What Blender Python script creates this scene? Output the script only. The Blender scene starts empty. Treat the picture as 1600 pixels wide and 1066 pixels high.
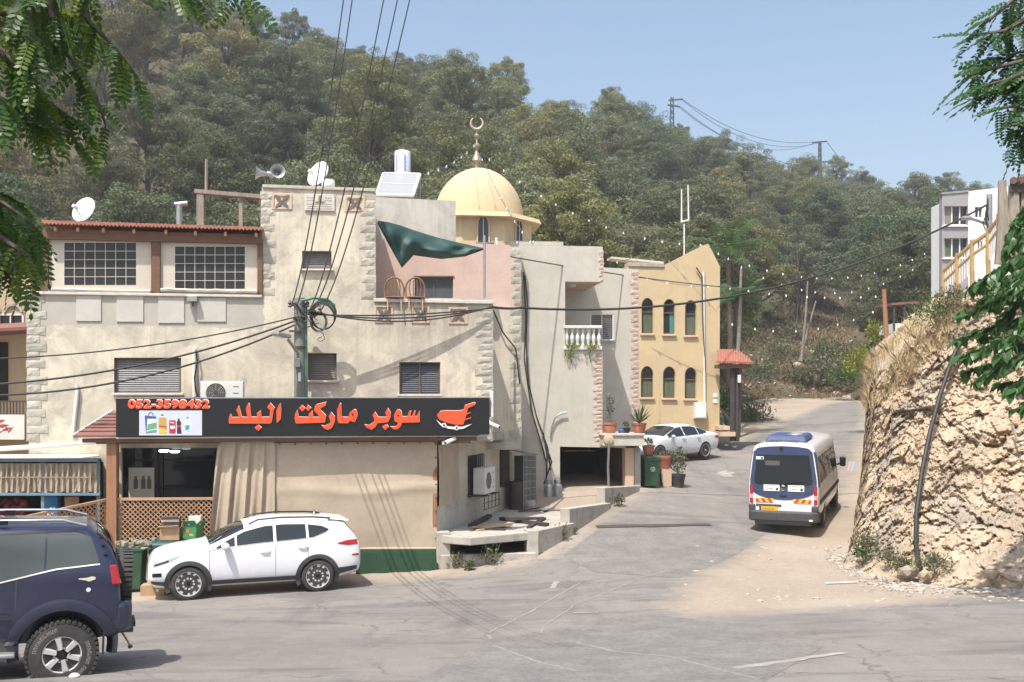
import bpy, bmesh, math, random
import numpy as np
from mathutils import Vector, Matrix, noise
from mathutils.geometry import tessellate_polygon
R = random.Random(7)
PI = math.pi
scene = bpy.context.scene
COL = scene.collection
# ------------------------------------------------------------------ camera, sky, sun, exposure
F, HX, HY, CZ = 1500.0, 800.0, 630.0, 4.2
cam_d = bpy.data.cameras.new('camera')
cam = bpy.data.objects.new('camera', cam_d); COL.objects.link(cam)
cam.location = (0, 0, CZ); cam.rotation_euler = (PI/2, 0, 0)
cam_d.sensor_width = 36.0; cam_d.lens = F/1600*36
cam_d.shift_y = (HY-533)/1600
cam_d.clip_start = 0.1; cam_d.clip_end = 3000
scene.camera = cam
SUN = Vector((-0.24, -0.46, 1.0)).normalized()
world = bpy.data.worlds.new('World'); scene.world = world; world.use_nodes = True
nt = world.node_tree; nt.nodes.clear()
sky = nt.nodes.new('ShaderNodeTexSky'); sky.sky_type = 'NISHITA'; sky.sun_disc = False
sky.sun_elevation = math.asin(SUN.z); sky.sun_rotation = math.atan2(SUN.x, SUN.y)
sky.altitude = 100; sky.air_density = 1.3; sky.dust_density = 4.0; sky.ozone_density = 1.0
bg = nt.nodes.new('ShaderNodeBackground'); bg.inputs['Strength'].default_value = 0.15
wo = nt.nodes.new('ShaderNodeOutputWorld')
nt.links.new(sky.outputs[0], bg.inputs[0]); nt.links.new(bg.outputs[0], wo.inputs[0])
sl = bpy.data.lights.new('sun', 'SUN'); sl.energy = 4.7; sl.angle = math.radians(0.53); sl.color = (1.0, 0.955, 0.89)
sun = bpy.data.objects.new('sun', sl); COL.objects.link(sun)
sun.location = (-20, -20, 60); sun.rotation_euler = SUN.to_track_quat('Z', 'Y').to_euler()
scene.view_settings.view_transform = 'Standard'; scene.view_settings.look = 'None'
scene.view_settings.exposure = 0.5; scene.view_settings.gamma = 1.0
scene.view_settings.use_curve_mapping = False
scene.cycles.max_bounces = 6; scene.cycles.transparent_max_bounces = 6
scene.cycles.use_denoising = True

# ------------------------------------------------------------------ helpers
def U(px, py, D):
    return Vector(((px-HX)*D/F, D, CZ+(HY-py)*D/F))

class Plane:
    def __init__(s, Y0, m=0.16):
        s.Y0, s.m = Y0, m
        s.u = Vector((1, m, 0)).normalized(); s.n = Vector((m, -1, 0)).normalized(); s.k = math.sqrt(1+m*m)
    def D(s, px, out=0.0):
        return (s.Y0-out*s.k)/(1-s.m*(px-HX)/F)
    def at(s, px, py, out=0.0):
        return U(px, py, s.D(px, out))
    def ppm(s, px, out=0.0):
        return F/s.D(px, out)

PA = Plane(25.7); PQ = Plane(24.0); P2 = Plane(28.0); P3 = Plane(31.5); P4 = Plane(34.3); P5 = Plane(42.3)
PB = Plane(28.3)      # pink wall at the back of the balcony

class MB:
    def __init__(s): s.v = []; s.f = []
    def add(s, vs, fs):
        o = len(s.v); s.v += [tuple(p) for p in vs]; s.f += [tuple(i+o for i in f) for f in fs]; return s
    def hexa(s, b, t):
        return s.add(list(b)+list(t), [(3,2,1,0),(4,5,6,7),(0,1,5,4),(1,2,6,5),(2,3,7,6),(3,0,4,7)])
    def obox(s, p, a, b, c):
        p = Vector(p); a, b, c = Vector(a), Vector(b), Vector(c)
        return s.hexa([p, p+a, p+a+b, p+b], [p+c, p+a+c, p+a+b+c, p+b+c])
    def box(s, c, d, rz=0.0):
        c = Vector(c); ca, sa = math.cos(rz), math.sin(rz)
        ax = Vector((ca, sa, 0))*d[0]; ay = Vector((-sa, ca, 0))*d[1]; az = Vector((0, 0, d[2]))
        return s.obox(c-ax/2-ay/2-az/2, ax, ay, az)
    def prism(s, poly, vec):
        n = len(poly); poly = [Vector(p) for p in poly]; vec = Vector(vec)
        vs = poly+[p+vec for p in poly]
        fs = [tuple(range(n))[::-1], tuple(range(n, 2*n))]+[(i, (i+1) % n, n+(i+1) % n, n+i) for i in range(n)]
        return s.add(vs, fs)
    def tube(s, pts, r, n=8, r1=None, cap=True):
        pts = [Vector(p) for p in pts]; m = len(pts); vs = []; fs = []
        up = None
        for i, p in enumerate(pts):
            t = (pts[min(i+1, m-1)]-pts[max(i-1, 0)]).normalized()
            if up is None:
                up = t.orthogonal().normalized()
            a = (up-t*up.dot(t))
            a = a.normalized() if a.length > 1e-5 else t.orthogonal().normalized()
            up = a; b = t.cross(a)
            if callable(r): rr = r(i/(m-1))
            else: rr = r if r1 is None else r+(r1-r)*i/(m-1)
            for k in range(n):
                an = 2*PI*k/n; vs.append(p+a*math.cos(an)*rr+b*math.sin(an)*rr)
        for i in range(m-1):
            for k in range(n):
                fs.append((i*n+k, i*n+(k+1) % n, (i+1)*n+(k+1) % n, (i+1)*n+k))
        if cap:
            fs.append(tuple(range(n))[::-1]); fs.append(tuple(range((m-1)*n, m*n)))
        return s.add(vs, fs)
    def lathe(s, prof, c, n=24, axis=(0, 0, 1), squash=1.0):
        ax = Vector(axis).normalized(); a = ax.orthogonal().normalized(); b = ax.cross(a); c = Vector(c)
        if abs(ax.z) > .99: a, b = Vector((1, 0, 0)), Vector((0, 1, 0))
        vs = []; fs = []; m = len(prof)
        for r, z in prof:
            for k in range(n):
                an = 2*PI*k/n
                vs.append(c+ax*z+(a*math.cos(an)+b*math.sin(an)*squash)*r)
        for i in range(m-1):
            for k in range(n):
                fs.append((i*n+k, i*n+(k+1) % n, (i+1)*n+(k+1) % n, (i+1)*n+k))
        if prof[0][0] > 1e-4: fs.append(tuple(range(n))[::-1])
        if prof[-1][0] > 1e-4: fs.append(tuple(range((m-1)*n, m*n)))
        return s.add(vs, fs)
    def grid(s, P, closed=False):
        h, w = len(P), len(P[0]); vs = [p for row in P for p in row]; fs = []
        for i in range(h-1):
            for j in range(w-1):
                fs.append((i*w+j, i*w+j+1, (i+1)*w+j+1, (i+1)*w+j))
        return s.add(vs, fs)
    def sheet(s, P, t):
        """grid with thickness vector t"""
        t = Vector(t); h, w = len(P), len(P[0])
        s.grid(P); s.grid([[Vector(p)+t for p in row] for row in P])
        edge = [P[0][j] for j in range(w)]+[P[i][w-1] for i in range(1, h)]+[P[h-1][j] for j in range(w-2, -1, -1)]+[P[i][0] for i in range(h-2, 0, -1)]
        n = len(edge); s.add([Vector(p) for p in edge]+[Vector(p)+t for p in edge], [(i, (i+1) % n, n+(i+1) % n, n+i) for i in range(n)])
        return s

def wloc(o):
    v = Vector((0, 0, 0))
    while o is not None:
        v += o.location; o = o.parent
    return v

def mesh_of(name, mb, mat, smooth=None, fix=True, off=Vector((0, 0, 0))):
    me = bpy.data.meshes.new(name)
    me.from_pydata([(p[0]-off.x, p[1]-off.y, p[2]-off.z) for p in mb.v], [], mb.f)
    if fix:
        bm = bmesh.new(); bm.from_mesh(me)
        bmesh.ops.remove_doubles(bm, verts=bm.verts, dist=1e-5)
        bmesh.ops.recalc_face_normals(bm, faces=bm.faces)
        bm.to_mesh(me); bm.free()
    if smooth is not None:
        me.polygons.foreach_set('use_smooth', [True]*len(me.polygons))
        me.set_sharp_from_angle(angle=math.radians(smooth))
    if mat is not None: me.materials.append(mat)
    me.update()
    return me

def part(name, mb, mat, parent, smooth=None, bevel=0, local=False, fix=True, kind=None, label=None):
    off = Vector((0, 0, 0)) if local else wloc(parent)
    o = bpy.data.objects.new(name, mesh_of(name, mb, mat, smooth, fix, off)); COL.objects.link(o); o.parent = parent
    if bevel:
        b = o.modifiers.new('bevel', 'BEVEL'); b.width = bevel; b.segments = 2; b.limit_method = 'ANGLE'; b.angle_limit = math.radians(40)
    if kind: o['kind'] = kind
    if label: o['label'] = label
    return o

def inst(name, me, parent, loc, rot=(0, 0, 0), scl=(1, 1, 1)):
    """a piece that shares its mesh; loc in the parent's frame"""
    o = bpy.data.objects.new(name, me); COL.objects.link(o); o.parent = parent
    o.location = loc; o.rotation_euler = rot; o.scale = scl
    return o

def thing(name, label, cat, loc=(0, 0, 0), group=None, rz=0.0):
    o = bpy.data.objects.new(name, None); COL.objects.link(o); o.empty_display_size = 0.2
    o.location = loc; o.rotation_euler = (0, 0, rz); o['label'] = label; o['category'] = cat
    if group: o['group'] = group
    return o

def solo(name, mb, mat, label, cat, smooth=None, bevel=0, group=None, origin=None):
    """a thing that is one mesh"""
    if origin is None:
        a = np.array([tuple(p) for p in mb.v]); origin = Vector(((a[:, 0].min()+a[:, 0].max())/2, (a[:, 1].min()+a[:, 1].max())/2, a[:, 2].min()))
    o = bpy.data.objects.new(name, mesh_of(name, mb, mat, smooth, True, Vector(origin))); COL.objects.link(o); o.location = origin
    o['label'] = label; o['category'] = cat
    if group: o['group'] = group
    if bevel:
        b = o.modifiers.new('bevel', 'BEVEL'); b.width = bevel; b.segments = 2; b.limit_method = 'ANGLE'; b.angle_limit = math.radians(40)
    return o

def struct(name, mb, mat, smooth=None, fix=True):
    o = bpy.data.objects.new(name, mesh_of(name, mb, mat, smooth, fix)); COL.objects.link(o); o['kind'] = 'structure'
    return o

def copy_tree(o, parent=None):
    c = o.copy(); COL.objects.link(c); c.parent = parent
    for ch in list(o.children): copy_tree(ch, c)
    return c

def np_mesh(name, V, nper, mat, attr=None):
    """V: (N*nper,3) array; every nper verts are one face"""
    n = len(V)//nper; me = bpy.data.meshes.new(name)
    me.vertices.add(len(V)); me.vertices.foreach_set('co', V.astype(np.float32).ravel())
    me.loops.add(len(V)); me.loops.foreach_set('vertex_index', np.arange(len(V), dtype=np.int32))
    me.polygons.add(n); me.polygons.foreach_set('loop_start', np.arange(0, len(V), nper, dtype=np.int32))
    me.polygons.foreach_set('loop_total', np.full(n, nper, dtype=np.int32))
    if attr is not None:
        a = me.attributes.new('tone', 'FLOAT', 'FACE'); a.data.foreach_set('value', attr.astype(np.float32))
    me.update(calc_edges=True); me.validate()
    if mat: me.materials.append(mat)
    return me

# boxes whose front face is given in photograph pixels on a wall plane
def pbox(mb, pl, x0, y0, x1, y1, o0, o1, y0r=None, y1r=None):
    """front at out=o1, back at out=o0; y0 top, y1 bottom (y0r/y1r at the right end)"""
    y0r = y0 if y0r is None else y0r; y1r = y1 if y1r is None else y1r
    d = pl.n*(o0-o1)
    a, b, c, e = pl.at(x0, y1, o1), pl.at(x1, y1r, o1), pl.at(x1, y0r, o1), pl.at(x0, y0, o1)
    return mb.hexa([a, b, b+d, a+d], [e, c, c+d, e+d])

def wall_poly(mb, pl, outer, holes=(), out=0.0, depth=0.25, back=True):
    """solid wall slab from a pixel outline with holes; reveals go back by depth"""
    loops = [[pl.at(x, y, out) for x, y in outer]]+[[pl.at(x, y, out) for x, y in h] for h in holes]
    flat = [p for l in loops for p in l]
    uv = [[Vector((p.dot(pl.u), p.z, 0)) for p in l] for l in loops]
    tris = tessellate_polygon(uv)
    d = pl.n*(-depth); n = len(flat)
    mb.add(flat, [tuple(t) for t in tris])
    if back: mb.add([p+d for p in flat], [tuple(t)[::-1] for t in tris])
    for l in loops:
        k = len(l); mb.add(l+[p+d for p in l], [(i, (i+1) % k, k+(i+1) % k, k+i) for i in range(k)])
    return mb

def rect(x0, y0, x1, y1): return [(x0, y0), (x1, y0), (x1, y1), (x0, y1)]

def cat_pts(a, b, sag, n=24):
    a, b = Vector(a), Vector(b); out = []
    for i in range(n+1):
        t = i/n; p = a.lerp(b, t); p.z -= sag*4*t*(1-t); out.append(p)
    return out

# ------------------------------------------------------------------ materials
MATS = {}
def nodes(name):
    m = bpy.data.materials.new(name); m.use_nodes = True; t = m.node_tree
    b = t.nodes['Principled BSDF']; MATS[name] = m
    return m, t, b
def nn(t, typ, **kw):
    n = t.nodes.new(typ)
    for k, v in kw.items():
        if k in n.inputs: n.inputs[k].default_value = v
        else: setattr(n, k, v)
    return n
def coords(t, scl=(1, 1, 1), obj=False):
    if obj:
        g = t.nodes.new('ShaderNodeTexCoord'); o = g.outputs['Object']
    else:
        g = t.nodes.new('ShaderNodeNewGeometry'); o = g.outputs['Position']
    mp = t.nodes.new('ShaderNodeMapping'); mp.inputs['Scale'].default_value = scl
    t.links.new(o, mp.inputs[0]); return mp.outputs[0]
def noise_n(t, vec, scale, detail=4, rough=.55, dist=0.0):
    n = t.nodes.new('ShaderNodeTexNoise'); n.inputs['Scale'].default_value = scale; n.inputs['Detail'].default_value = detail
    n.inputs['Roughness'].default_value = rough; n.inputs['Distortion'].default_value = dist
    t.links.new(vec, n.inputs['Vector']); return n.outputs['Fac']
def ramp(t, fac, stops):
    r = t.nodes.new('ShaderNodeValToRGB'); t.links.new(fac, r.inputs[0])
    e = r.color_ramp.elements
    while len(e) < len(stops): e.new(.5)
    for el, (p, c) in zip(e, stops):
        el.position = p; el.color = (c[0], c[1], c[2], 1) if hasattr(c, '__len__') else (c, c, c, 1)
    return r.outputs[0]
def mix(t, fac, a, b, mode='MIX'):
    m = t.nodes.new('ShaderNodeMix'); m.data_type = 'RGBA'; m.blend_type = mode
    for sock, val in ((m.inputs[0], fac), (m.inputs[6], a), (m.inputs[7], b)):
        if isinstance(val, (int, float)): sock.default_value = val
        elif isinstance(val, tuple): sock.default_value = (val[0], val[1], val[2], 1)
        else: t.links.new(val, sock)
    return m.outputs[2]
def math_n(t, op, a, b=0.0):
    m = t.nodes.new('ShaderNodeMath'); m.operation = op
    for s_, v in ((m.inputs[0], a), (m.inputs[1], b)):
        if isinstance(v, (int, float)): s_.default_value = v
        else: t.links.new(v, s_)
    return m.outputs[0]
def bump(t, b, h, strength, dist=.02):
    n = t.nodes.new('ShaderNodeBump'); n.inputs['Strength'].default_value = strength; n.inputs['Distance'].default_value = dist
    t.links.new(h, n.inputs['Height']); t.links.new(n.outputs[0], b.inputs['Normal'])

def pm(name, c, c2=None, scale=6, rough=.7, bmp=0.0, metal=0.0, obj=False, stretch=(1, 1, 1), fine=0.0, coat=0.0, spec=.5, bscale=None, rand=0.0, trans=0.0):
    """general painted / rough material: two tones broken up by noise"""
    m, t, b = nodes(name)
    b.inputs['Roughness'].default_value = rough; b.inputs['Metallic'].default_value = metal
    b.inputs['Specular IOR Level'].default_value = spec; b.inputs['Coat Weight'].default_value = coat
    b.inputs['Coat Roughness'].default_value = .06
    c2 = c2 or tuple(x*.8 for x in c)
    v = coords(t, stretch, obj); n = noise_n(t, v, scale, 5, .6)
    col = ramp(t, n, [(.34, c), (.68, c2)])
    if fine:
        f = noise_n(t, v, scale*9, 3, .6); col = mix(t, fine, col, ramp(t, f, [(.3, .35), (.7, 1.0)]), 'MULTIPLY')
    if rand:
        oi = t.nodes.new('ShaderNodeObjectInfo')
        col = mix(t, rand, col, ramp(t, oi.outputs['Random'], [(0, .45), (1, 1.0)]), 'MULTIPLY')
    t.links.new(col, b.inputs['Base Color'])
    if bmp: bump(t, b, noise_n(t, v, bscale or scale*4, 5, .65), bmp)
    return m

def flat(name, c, rough=.5, metal=0, coat=0, spec=.5):
    m, t, b = nodes(name); b.inputs['Base Color'].default_value = (*c, 1); b.inputs['Roughness'].default_value = rough
    b.inputs['Metallic'].default_value = metal; b.inputs['Coat Weight'].default_value = coat; b.inputs['Specular IOR Level'].default_value = spec
    return m

def stucco(name, c, c2, dirt, streak=.5, patch=.6, bmp=.25, extra=None):
    """rendered wall: blotchy patches, rain streaks, grain"""
    m, t, b = nodes(name); b.inputs['Roughness'].default_value = .9; b.inputs['Specular IOR Level'].default_value = .2
    v = coords(t); n1 = noise_n(t, v, .8, 6, .68, .9); col = mix(t, ramp(t, n1, [(.42, 0.), (.58, 1.)]), c, c2)
    n2 = noise_n(t, v, 1.7, 6, .7, .3); col = mix(t, math_n(t, 'MULTIPLY', ramp(t, n2, [(.5, 0.), (.72, 1.)]), patch), col, dirt)
    vs = coords(t, (3.2, 3.2, .22)); n3 = noise_n(t, vs, 1.6, 5, .7)
    col = mix(t, math_n(t, 'MULTIPLY', ramp(t, n3, [(.52, 0.), (.74, 1.)]), streak), col, dirt)
    n4 = noise_n(t, v, 38, 3, .6); col = mix(t, .22, col, ramp(t, n4, [(.3, .5), (.7, 1.)]), 'MULTIPLY')
    if extra: col = extra(t, v, col)
    t.links.new(col, b.inputs['Base Color'])
    h = math_n(t, 'ADD', n4, math_n(t, 'MULTIPLY', n2, 1.5)); bump(t, b, h, bmp, .02)
    return m

def glass_dark(name, c=(.02, .024, .028), rough=.06, spec=.6):
    m, t, b = nodes(name); b.inputs['Roughness'].default_value = rough; b.inputs['Specular IOR Level'].default_value = spec
    v = coords(t); n = noise_n(t, v, .8, 3); t.links.new(mix(t, n, c, tuple(x*1.7 for x in c)), b.inputs['Base Color'])
    return m

def leaf_mat(name, c, c2, dry=None, trans=.25, rough=.55, vary=.35, objcol=False):
    m, t, b = nodes(name); b.inputs['Roughness'].default_value = rough; b.inputs['Specular IOR Level'].default_value = .3
    v = coords(t); n = noise_n(t, v, .9, 3, .6)
    at = t.nodes.new('ShaderNodeAttribute'); at.attribute_name = 'tone'
    col = mix(t, at.outputs['Fac'], c, c2)
    if dry: col = mix(t, ramp(t, n, [(.55, 0.), (.72, 1.)]), col, dry)
    oi = t.nodes.new('ShaderNodeObjectInfo')
    if objcol: col = mix(t, 1.0, col, oi.outputs['Color'], 'MULTIPLY')
    col = mix(t, vary, col, ramp(t, oi.outputs['Random'], [(0, .55), (1, 1.0)]), 'MULTIPLY')
    t.links.new(col, b.inputs['Base Color'])
    if trans:
        tr = t.nodes.new('ShaderNodeBsdfTranslucent'); ms = t.nodes.new('ShaderNodeMixShader'); ms.inputs[0].default_value = trans
        t.links.new(mix(t, .5, col, (c2[0]*1.4, c2[1]*1.5, c2[2])), tr.inputs[0])
        t.links.new(b.outputs[0], ms.inputs[1]); t.links.new(tr.outputs[0], ms.inputs[2])
        t.links.new(ms.outputs[0], t.nodes['Material Output'].inputs[0])
    return m

M_cream = stucco('cream_render', (.62, .57, .46), (.55, .50, .41), (.33, .30, .25), .55, .55)
def cement_band(t, v, col):
    # bare cement under the terrace: everything above a ragged line on the left part of the wall
    g = t.nodes.new('ShaderNodeNewGeometry'); sp = t.nodes.new('ShaderNodeSeparateXYZ'); t.links.new(g.outputs['Position'], sp.inputs[0])
    n = noise_n(t, v, 2.2, 5, .7); z = math_n(t, 'ADD', sp.outputs['Z'], math_n(t, 'MULTIPLY', math_n(t, 'SUBTRACT', n, .5), .5))
    fz = math_n(t, 'GREATER_THAN', z, 6.12); fx = math_n(t, 'LESS_THAN', math_n(t, 'ADD', sp.outputs['X'], math_n(t, 'MULTIPLY', n, .6)), -6.05)
    n5 = noise_n(t, v, 3, 5, .7)
    # grime washed down from the balcony parapet
    gs = noise_n(t, coords(t, (3.0, 3.0, .35)), 1.5, 6, .75); gx = math_n(t, 'GREATER_THAN', sp.outputs['X'], -3.72)
    gh = ramp(t, math_n(t, 'MULTIPLY', math_n(t, 'SUBTRACT', sp.outputs['Z'], 5.0), .5), [(.0, 0.), (.75, 1.)])
    gm = math_n(t, 'MULTIPLY', math_n(t, 'MULTIPLY', ramp(t, gs, [(.38, 0.), (.62, 1.)]), gh), math_n(t, 'MULTIPLY', gx, .8)); gl = math_n(t, 'LESS_THAN', sp.outputs['Z'], 6.95)
    col = mix(t, math_n(t, 'MULTIPLY', gm, gl), col, (.30, .275, .235))
    return mix(t, math_n(t, 'MULTIPLY', math_n(t, 'MULTIPLY', fz, fx), .85), col, mix(t, n5, (.36, .345, .30), (.44, .42, .37)))
M_cream_main = stucco('cream_render_main', (.66, .60, .475), (.50, .46, .375), (.31, .285, .235), .38, .8, extra=cement_band)
M_grey_r = stucco('grey_render', (.55, .52, .45), (.50, .475, .41), (.38, .36, .31), .3, .3, .15)
M_white_r = stucco('pale_grey_render', (.52, .50, .45), (.44, .42, .38), (.28, .27, .24), .6, .5, .2)
M_yellow = stucco('ochre_render', (.585, .46, .275), (.535, .425, .26), (.41, .335, .22), .25, .2, .12)
M_dome = stucco('dome_paint', (.60, .475, .295), (.53, .425, .275), (.40, .33, .23), .35, .3, .08)
M_pink = stucco('pink_render', (.60, .45, .385), (.55, .415, .36), (.42, .31, .26), .3, .3, .12)
M_peach = stucco('peach_render', (.62, .44, .32), (.58, .42, .31), (.4, .3, .24), .3, .3, .12)
M_tan = stucco('tan_render', (.50, .39, .27), (.46, .36, .25), (.33, .27, .2), .3, .3, .12)
M_conc = stucco('old_concrete', (.46, .43, .38), (.40, .37, .32), (.24, .22, .19), .7, .7, .5)
M_stone = pm('quoin_stone', (.52, .48, .40), (.38, .37, .32), 5, .9, .6, rand=.5, bscale=14)
M_stone_pink = pm('pink_quoin_stone', (.58, .44, .37), (.46, .36, .31), 5, .9, .6, rand=.4, bscale=14)
M_marble = pm('pale_sill_stone', (.58, .55, .49), (.46, .43, .38), 9, .6, .15)
M_wood = pm('brown_wood', (.17, .085, .045), (.12, .06, .035), 4, .65, .2, stretch=(1, 1, 6))
M_post = pm('orange_wood', (.33, .165, .085), (.25, .12, .06), 3, .6, .2, stretch=(6, 6, .6))
M_lattice = pm('lattice_wood', (.50, .30, .17), (.40, .23, .125), 6, .7, .1)
M_oldwood = pm('grey_old_wood', (.30, .26, .21), (.19, .16, .13), 3, .85, .4, stretch=(6, 6, .7))
M_plank = pm('raw_plank', (.50, .35, .20), (.36, .24, .14), 4, .8, .2)
M_darkwood = pm('burnt_wood', (.06, .05, .045), (.035, .03, .03), 6, .85, .3)
M_tile = pm('red_roof_tile', (.42, .17, .11), (.30, .12, .085), 7, .8, .3, rand=.3)
M_shingle = pm('maroon_shingle', (.22, .10, .085), (.17, .08, .07), 5, .85, .3)
M_tarp = pm('tan_tarp', (.47, .385, .285), (.40, .325, .24), 1.3, .72, .35, bscale=2.2, fine=.12)
M_sheet = pm('cream_tarp', (.56, .51, .42), (.50, .45, .37), 1.5, .6, .15, bscale=4)
M_green_tarp = pm('green_tarp', (.012, .048, .04), (.01, .04, .035), 2, .6, .15, bscale=5)
M_turf = pm('artificial_turf', (.012, .05, .02), (.008, .032, .014), 30, .9, .8, bscale=120)
M_black_sign = flat('sign_black', (.012, .013, .016), .28)
M_sign_red = flat('sign_orange_red', (.72, .085, .025), .4)
M_white = flat('white_paint', (.78, .78, .77), .45)
M_offwhite = pm('aged_white', (.66, .65, .61), (.58, .57, .53), 4, .55)
M_board = pm('pale_board', (.50, .48, .43), (.44, .42, .37), 2.5, .7, .1)
M_alu = pm('grey_shutter', (.20, .195, .20), (.17, .165, .17), 6, .5, metal=.2)
M_shut_brown = pm('brown_shutter', (.23, .19, .165), (.19, .16, .14), 6, .55)
M_navy = pm('navy_shutter', (.075, .08, .10), (.06, .065, .08), 5, .45)
M_metal = pm('galvanised', (.42, .43, .43), (.32, .33, .33), 8, .45, metal=.7)
M_steel = pm('dark_steel', (.07, .07, .072), (.10, .075, .055), 6, .6, metal=.5)
M_black = flat('black_rubber', (.016, .016, .017), .75)
M_cable = flat('cable_black', (.022, .021, .02), .6)
M_cable2 = flat('cable_grey', (.09, .085, .08), .6)
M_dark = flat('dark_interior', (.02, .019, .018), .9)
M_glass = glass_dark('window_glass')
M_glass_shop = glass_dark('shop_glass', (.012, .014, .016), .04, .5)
M_glass_car = glass_dark('car_glass', (.014, .018, .021), .03, .4)
M_brownframe = flat('brown_aluminium', (.13, .085, .06), .5)
M_curtain = pm('green_curtain', (.12, .135, .085), (.06, .075, .05), 3, .8, stretch=(9, 9, .3))
M_teal = flat('teal_blind', (.06, .21, .20), .6)
M_terra = pm('terracotta', (.46, .17, .10), (.36, .14, .085), 6, .75, .15)
M_binG = pm('green_plastic', (.03, .085, .04), (.022, .06, .032), 4, .5)
M_binT = pm('teal_plastic', (.022, .085, .085), (.018, .065, .07), 4, .5)
M_card = pm('cardboard', (.40, .26, .15), (.33, .21, .12), 4, .85)
M_blue = pm('blue_paint', (.17, .25, .30), (.12, .20, .26), 5, .6)
M_cloud_blue = flat('bright_blue', (.05, .25, .50), .6)
M_redcrate = pm('red_netting', (.25, .03, .03), (.12, .015, .02), 12, .7)
M_solar = flat('solar_glass', (.30, .31, .32), .25)
M_goldleaf = flat('brass', (.36, .30, .22), .5, .45)
# ================================================================== the ground
GP = [U(*p) for p in [(95,1058,10.9),(299,937,20.1),(491,925,20.9),(800,1066,10.5),(1600,1066,9.5),(300,907,22.8),(600,893,23.5),
      (170,917,22.3),(690,890,23.6),(837,868,24.3),(895,838,25.9),(957,796,29),(999,767,31.7),(1058,750,35),(1194,819,28.4),
      (1288,816,28.9),(1309,790,32.6),(1100,712,42),(1020,708,42),(1180,668,52),(1340,625,75),(1250,612,80),(1330,882,23.2),
      (1400,905,21),(1600,917,19),(1100,900,20.8),(800,957,17.5),(500,1000,14.5),(1300,1000,13.2),(1230,690,45)]]
GP += [Vector(p) for p in [(0,0,2.4),(-10,0,2.4),(12,0,2.6),(-15,10,1.0),(-15,22,-.05),(-28,22,-.1),(-28,0,2.2),(28,20,1.6),(0,45,2.4),(-20,45,2.0),(24,60,4.2),(0,62,3.4),(40,80,6),(-30,70,4),(45,10,2.2)]]
_gx = np.array([[p.x, p.y] for p in GP]); _gzv = np.array([p.z for p in GP])
def _tps(r2): return np.where(r2 > 1e-9, .5*r2*np.log(np.maximum(r2, 1e-9)), 0)
_n = len(GP); _K = _tps(((_gx[:, None]-_gx[None])**2).sum(-1))+np.eye(_n)*2.0
_P = np.hstack([np.ones((_n, 1)), _gx]); _A = np.block([[_K, _P], [_P.T, np.zeros((3, 3))]])
_W = np.linalg.solve(_A, np.concatenate([_gzv, np.zeros(3)]))
def gz_np(X, Y):
    q = np.stack([np.ravel(X), np.ravel(Y)], -1); k = _tps(((q[:, None]-_gx[None])**2).sum(-1))
    z = k@_W[:_n]+_W[_n]+q@_W[_n+1:]
    return z.reshape(np.shape(X))
def gz(x, y): return float(gz_np(np.array([x]), np.array([y]))[0])
def G(px, py, d0=20.0):
    """where the ray through a photograph pixel meets the ground"""
    lo, best = 5.0, None
    Ds = np.arange(6, 95, .25); X = (px-HX)*Ds/F; Z = CZ+(HY-py)*Ds/F; g = gz_np(X, Ds)
    i = np.where(Z < g)[0]
    if len(i) == 0: return U(px, py, d0)
    a = i[0]
    if a == 0: return U(px, py, Ds[0])
    f0, f1 = Z[a-1]-g[a-1], Z[a]-g[a]; D = Ds[a-1]+.25*f0/(f0-f1)
    p = U(px, py, D); p.z = gz(p.x, p.y); return p
def GD(px, D):
    x = (px-HX)*D/F; return Vector((x, D, gz(x, D)))

def soil_mat(name, base, c2, c3):
    m, t, b = nodes(name); b.inputs['Roughness'].default_value = .95; b.inputs['Specular IOR Level'].default_value = .15
    v = coords(t); n1 = noise_n(t, v, .45, 5, .65, .4); n2 = noise_n(t, v, 5, 6, .7); n3 = noise_n(t, v, 45, 3, .6)
    col = mix(t, ramp(t, n1, [(.38, 0.), (.65, 1.)]), base, c2)
    col = mix(t, ramp(t, n2, [(.55, 0.), (.75, .7)]), col, c3)
    nt1 = noise_n(t, coords(t, (.9, .25, 1)), 1.6, 5, .7, .5); col = mix(t, ramp(t, nt1, [(.5, 0.), (.68, .55)]), col, tuple(x*.72 for x in base))
    vp = t.nodes.new('ShaderNodeTexVoronoi'); vp.inputs['Scale'].default_value = 16; t.links.new(v, vp.inputs['Vector']); col = mix(t, math_n(t, 'MULTIPLY', ramp(t, vp.outputs['Distance'], [(.12, 1.), (.26, 0.)]), .5), col, tuple(min(1, x*1.35) for x in base))
    col = mix(t, .45, col, ramp(t, n3, [(.3, .4), (.7, 1.)]), 'MULTIPLY')
    t.links.new(col, b.inputs['Base Color']); bump(t, b, math_n(t, 'ADD', n3, n2), .9, .04)
    return m
C_DIRT, C_DIRT2 = (.37, .305, .24), (.31, .26, .205)
M_dirt = soil_mat('pale_dirt', C_DIRT, C_DIRT2, (.42, .365, .30))
M_road, t, b = nodes('worn_asphalt')
b.inputs['Roughness'].default_value = .85; b.inputs['Specular IOR Level'].default_value = .3
v = coords(t); n1 = noise_n(t, v, .32, 5, .6, .5); n2 = noise_n(t, v, 2.1, 6, .7); n3 = noise_n(t, v, 60, 3, .7); n4 = noise_n(t, v, 9, 4, .7)
col = mix(t, ramp(t, n1, [(.36, 0.), (.66, 1.)]), (.182, .170, .157), (.245, .228, .207))
col = mix(t, ramp(t, n2, [(.5, 0.), (.74, .55)]), col, (.27, .25, .225))
vs_ = coords(t, (1, .16, 1)); n5 = noise_n(t, vs_, 1.1, 5, .7)
col = mix(t, ramp(t, n5, [(.54, 0.), (.7, .5)]), col, (.115, .112, .11))
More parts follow.
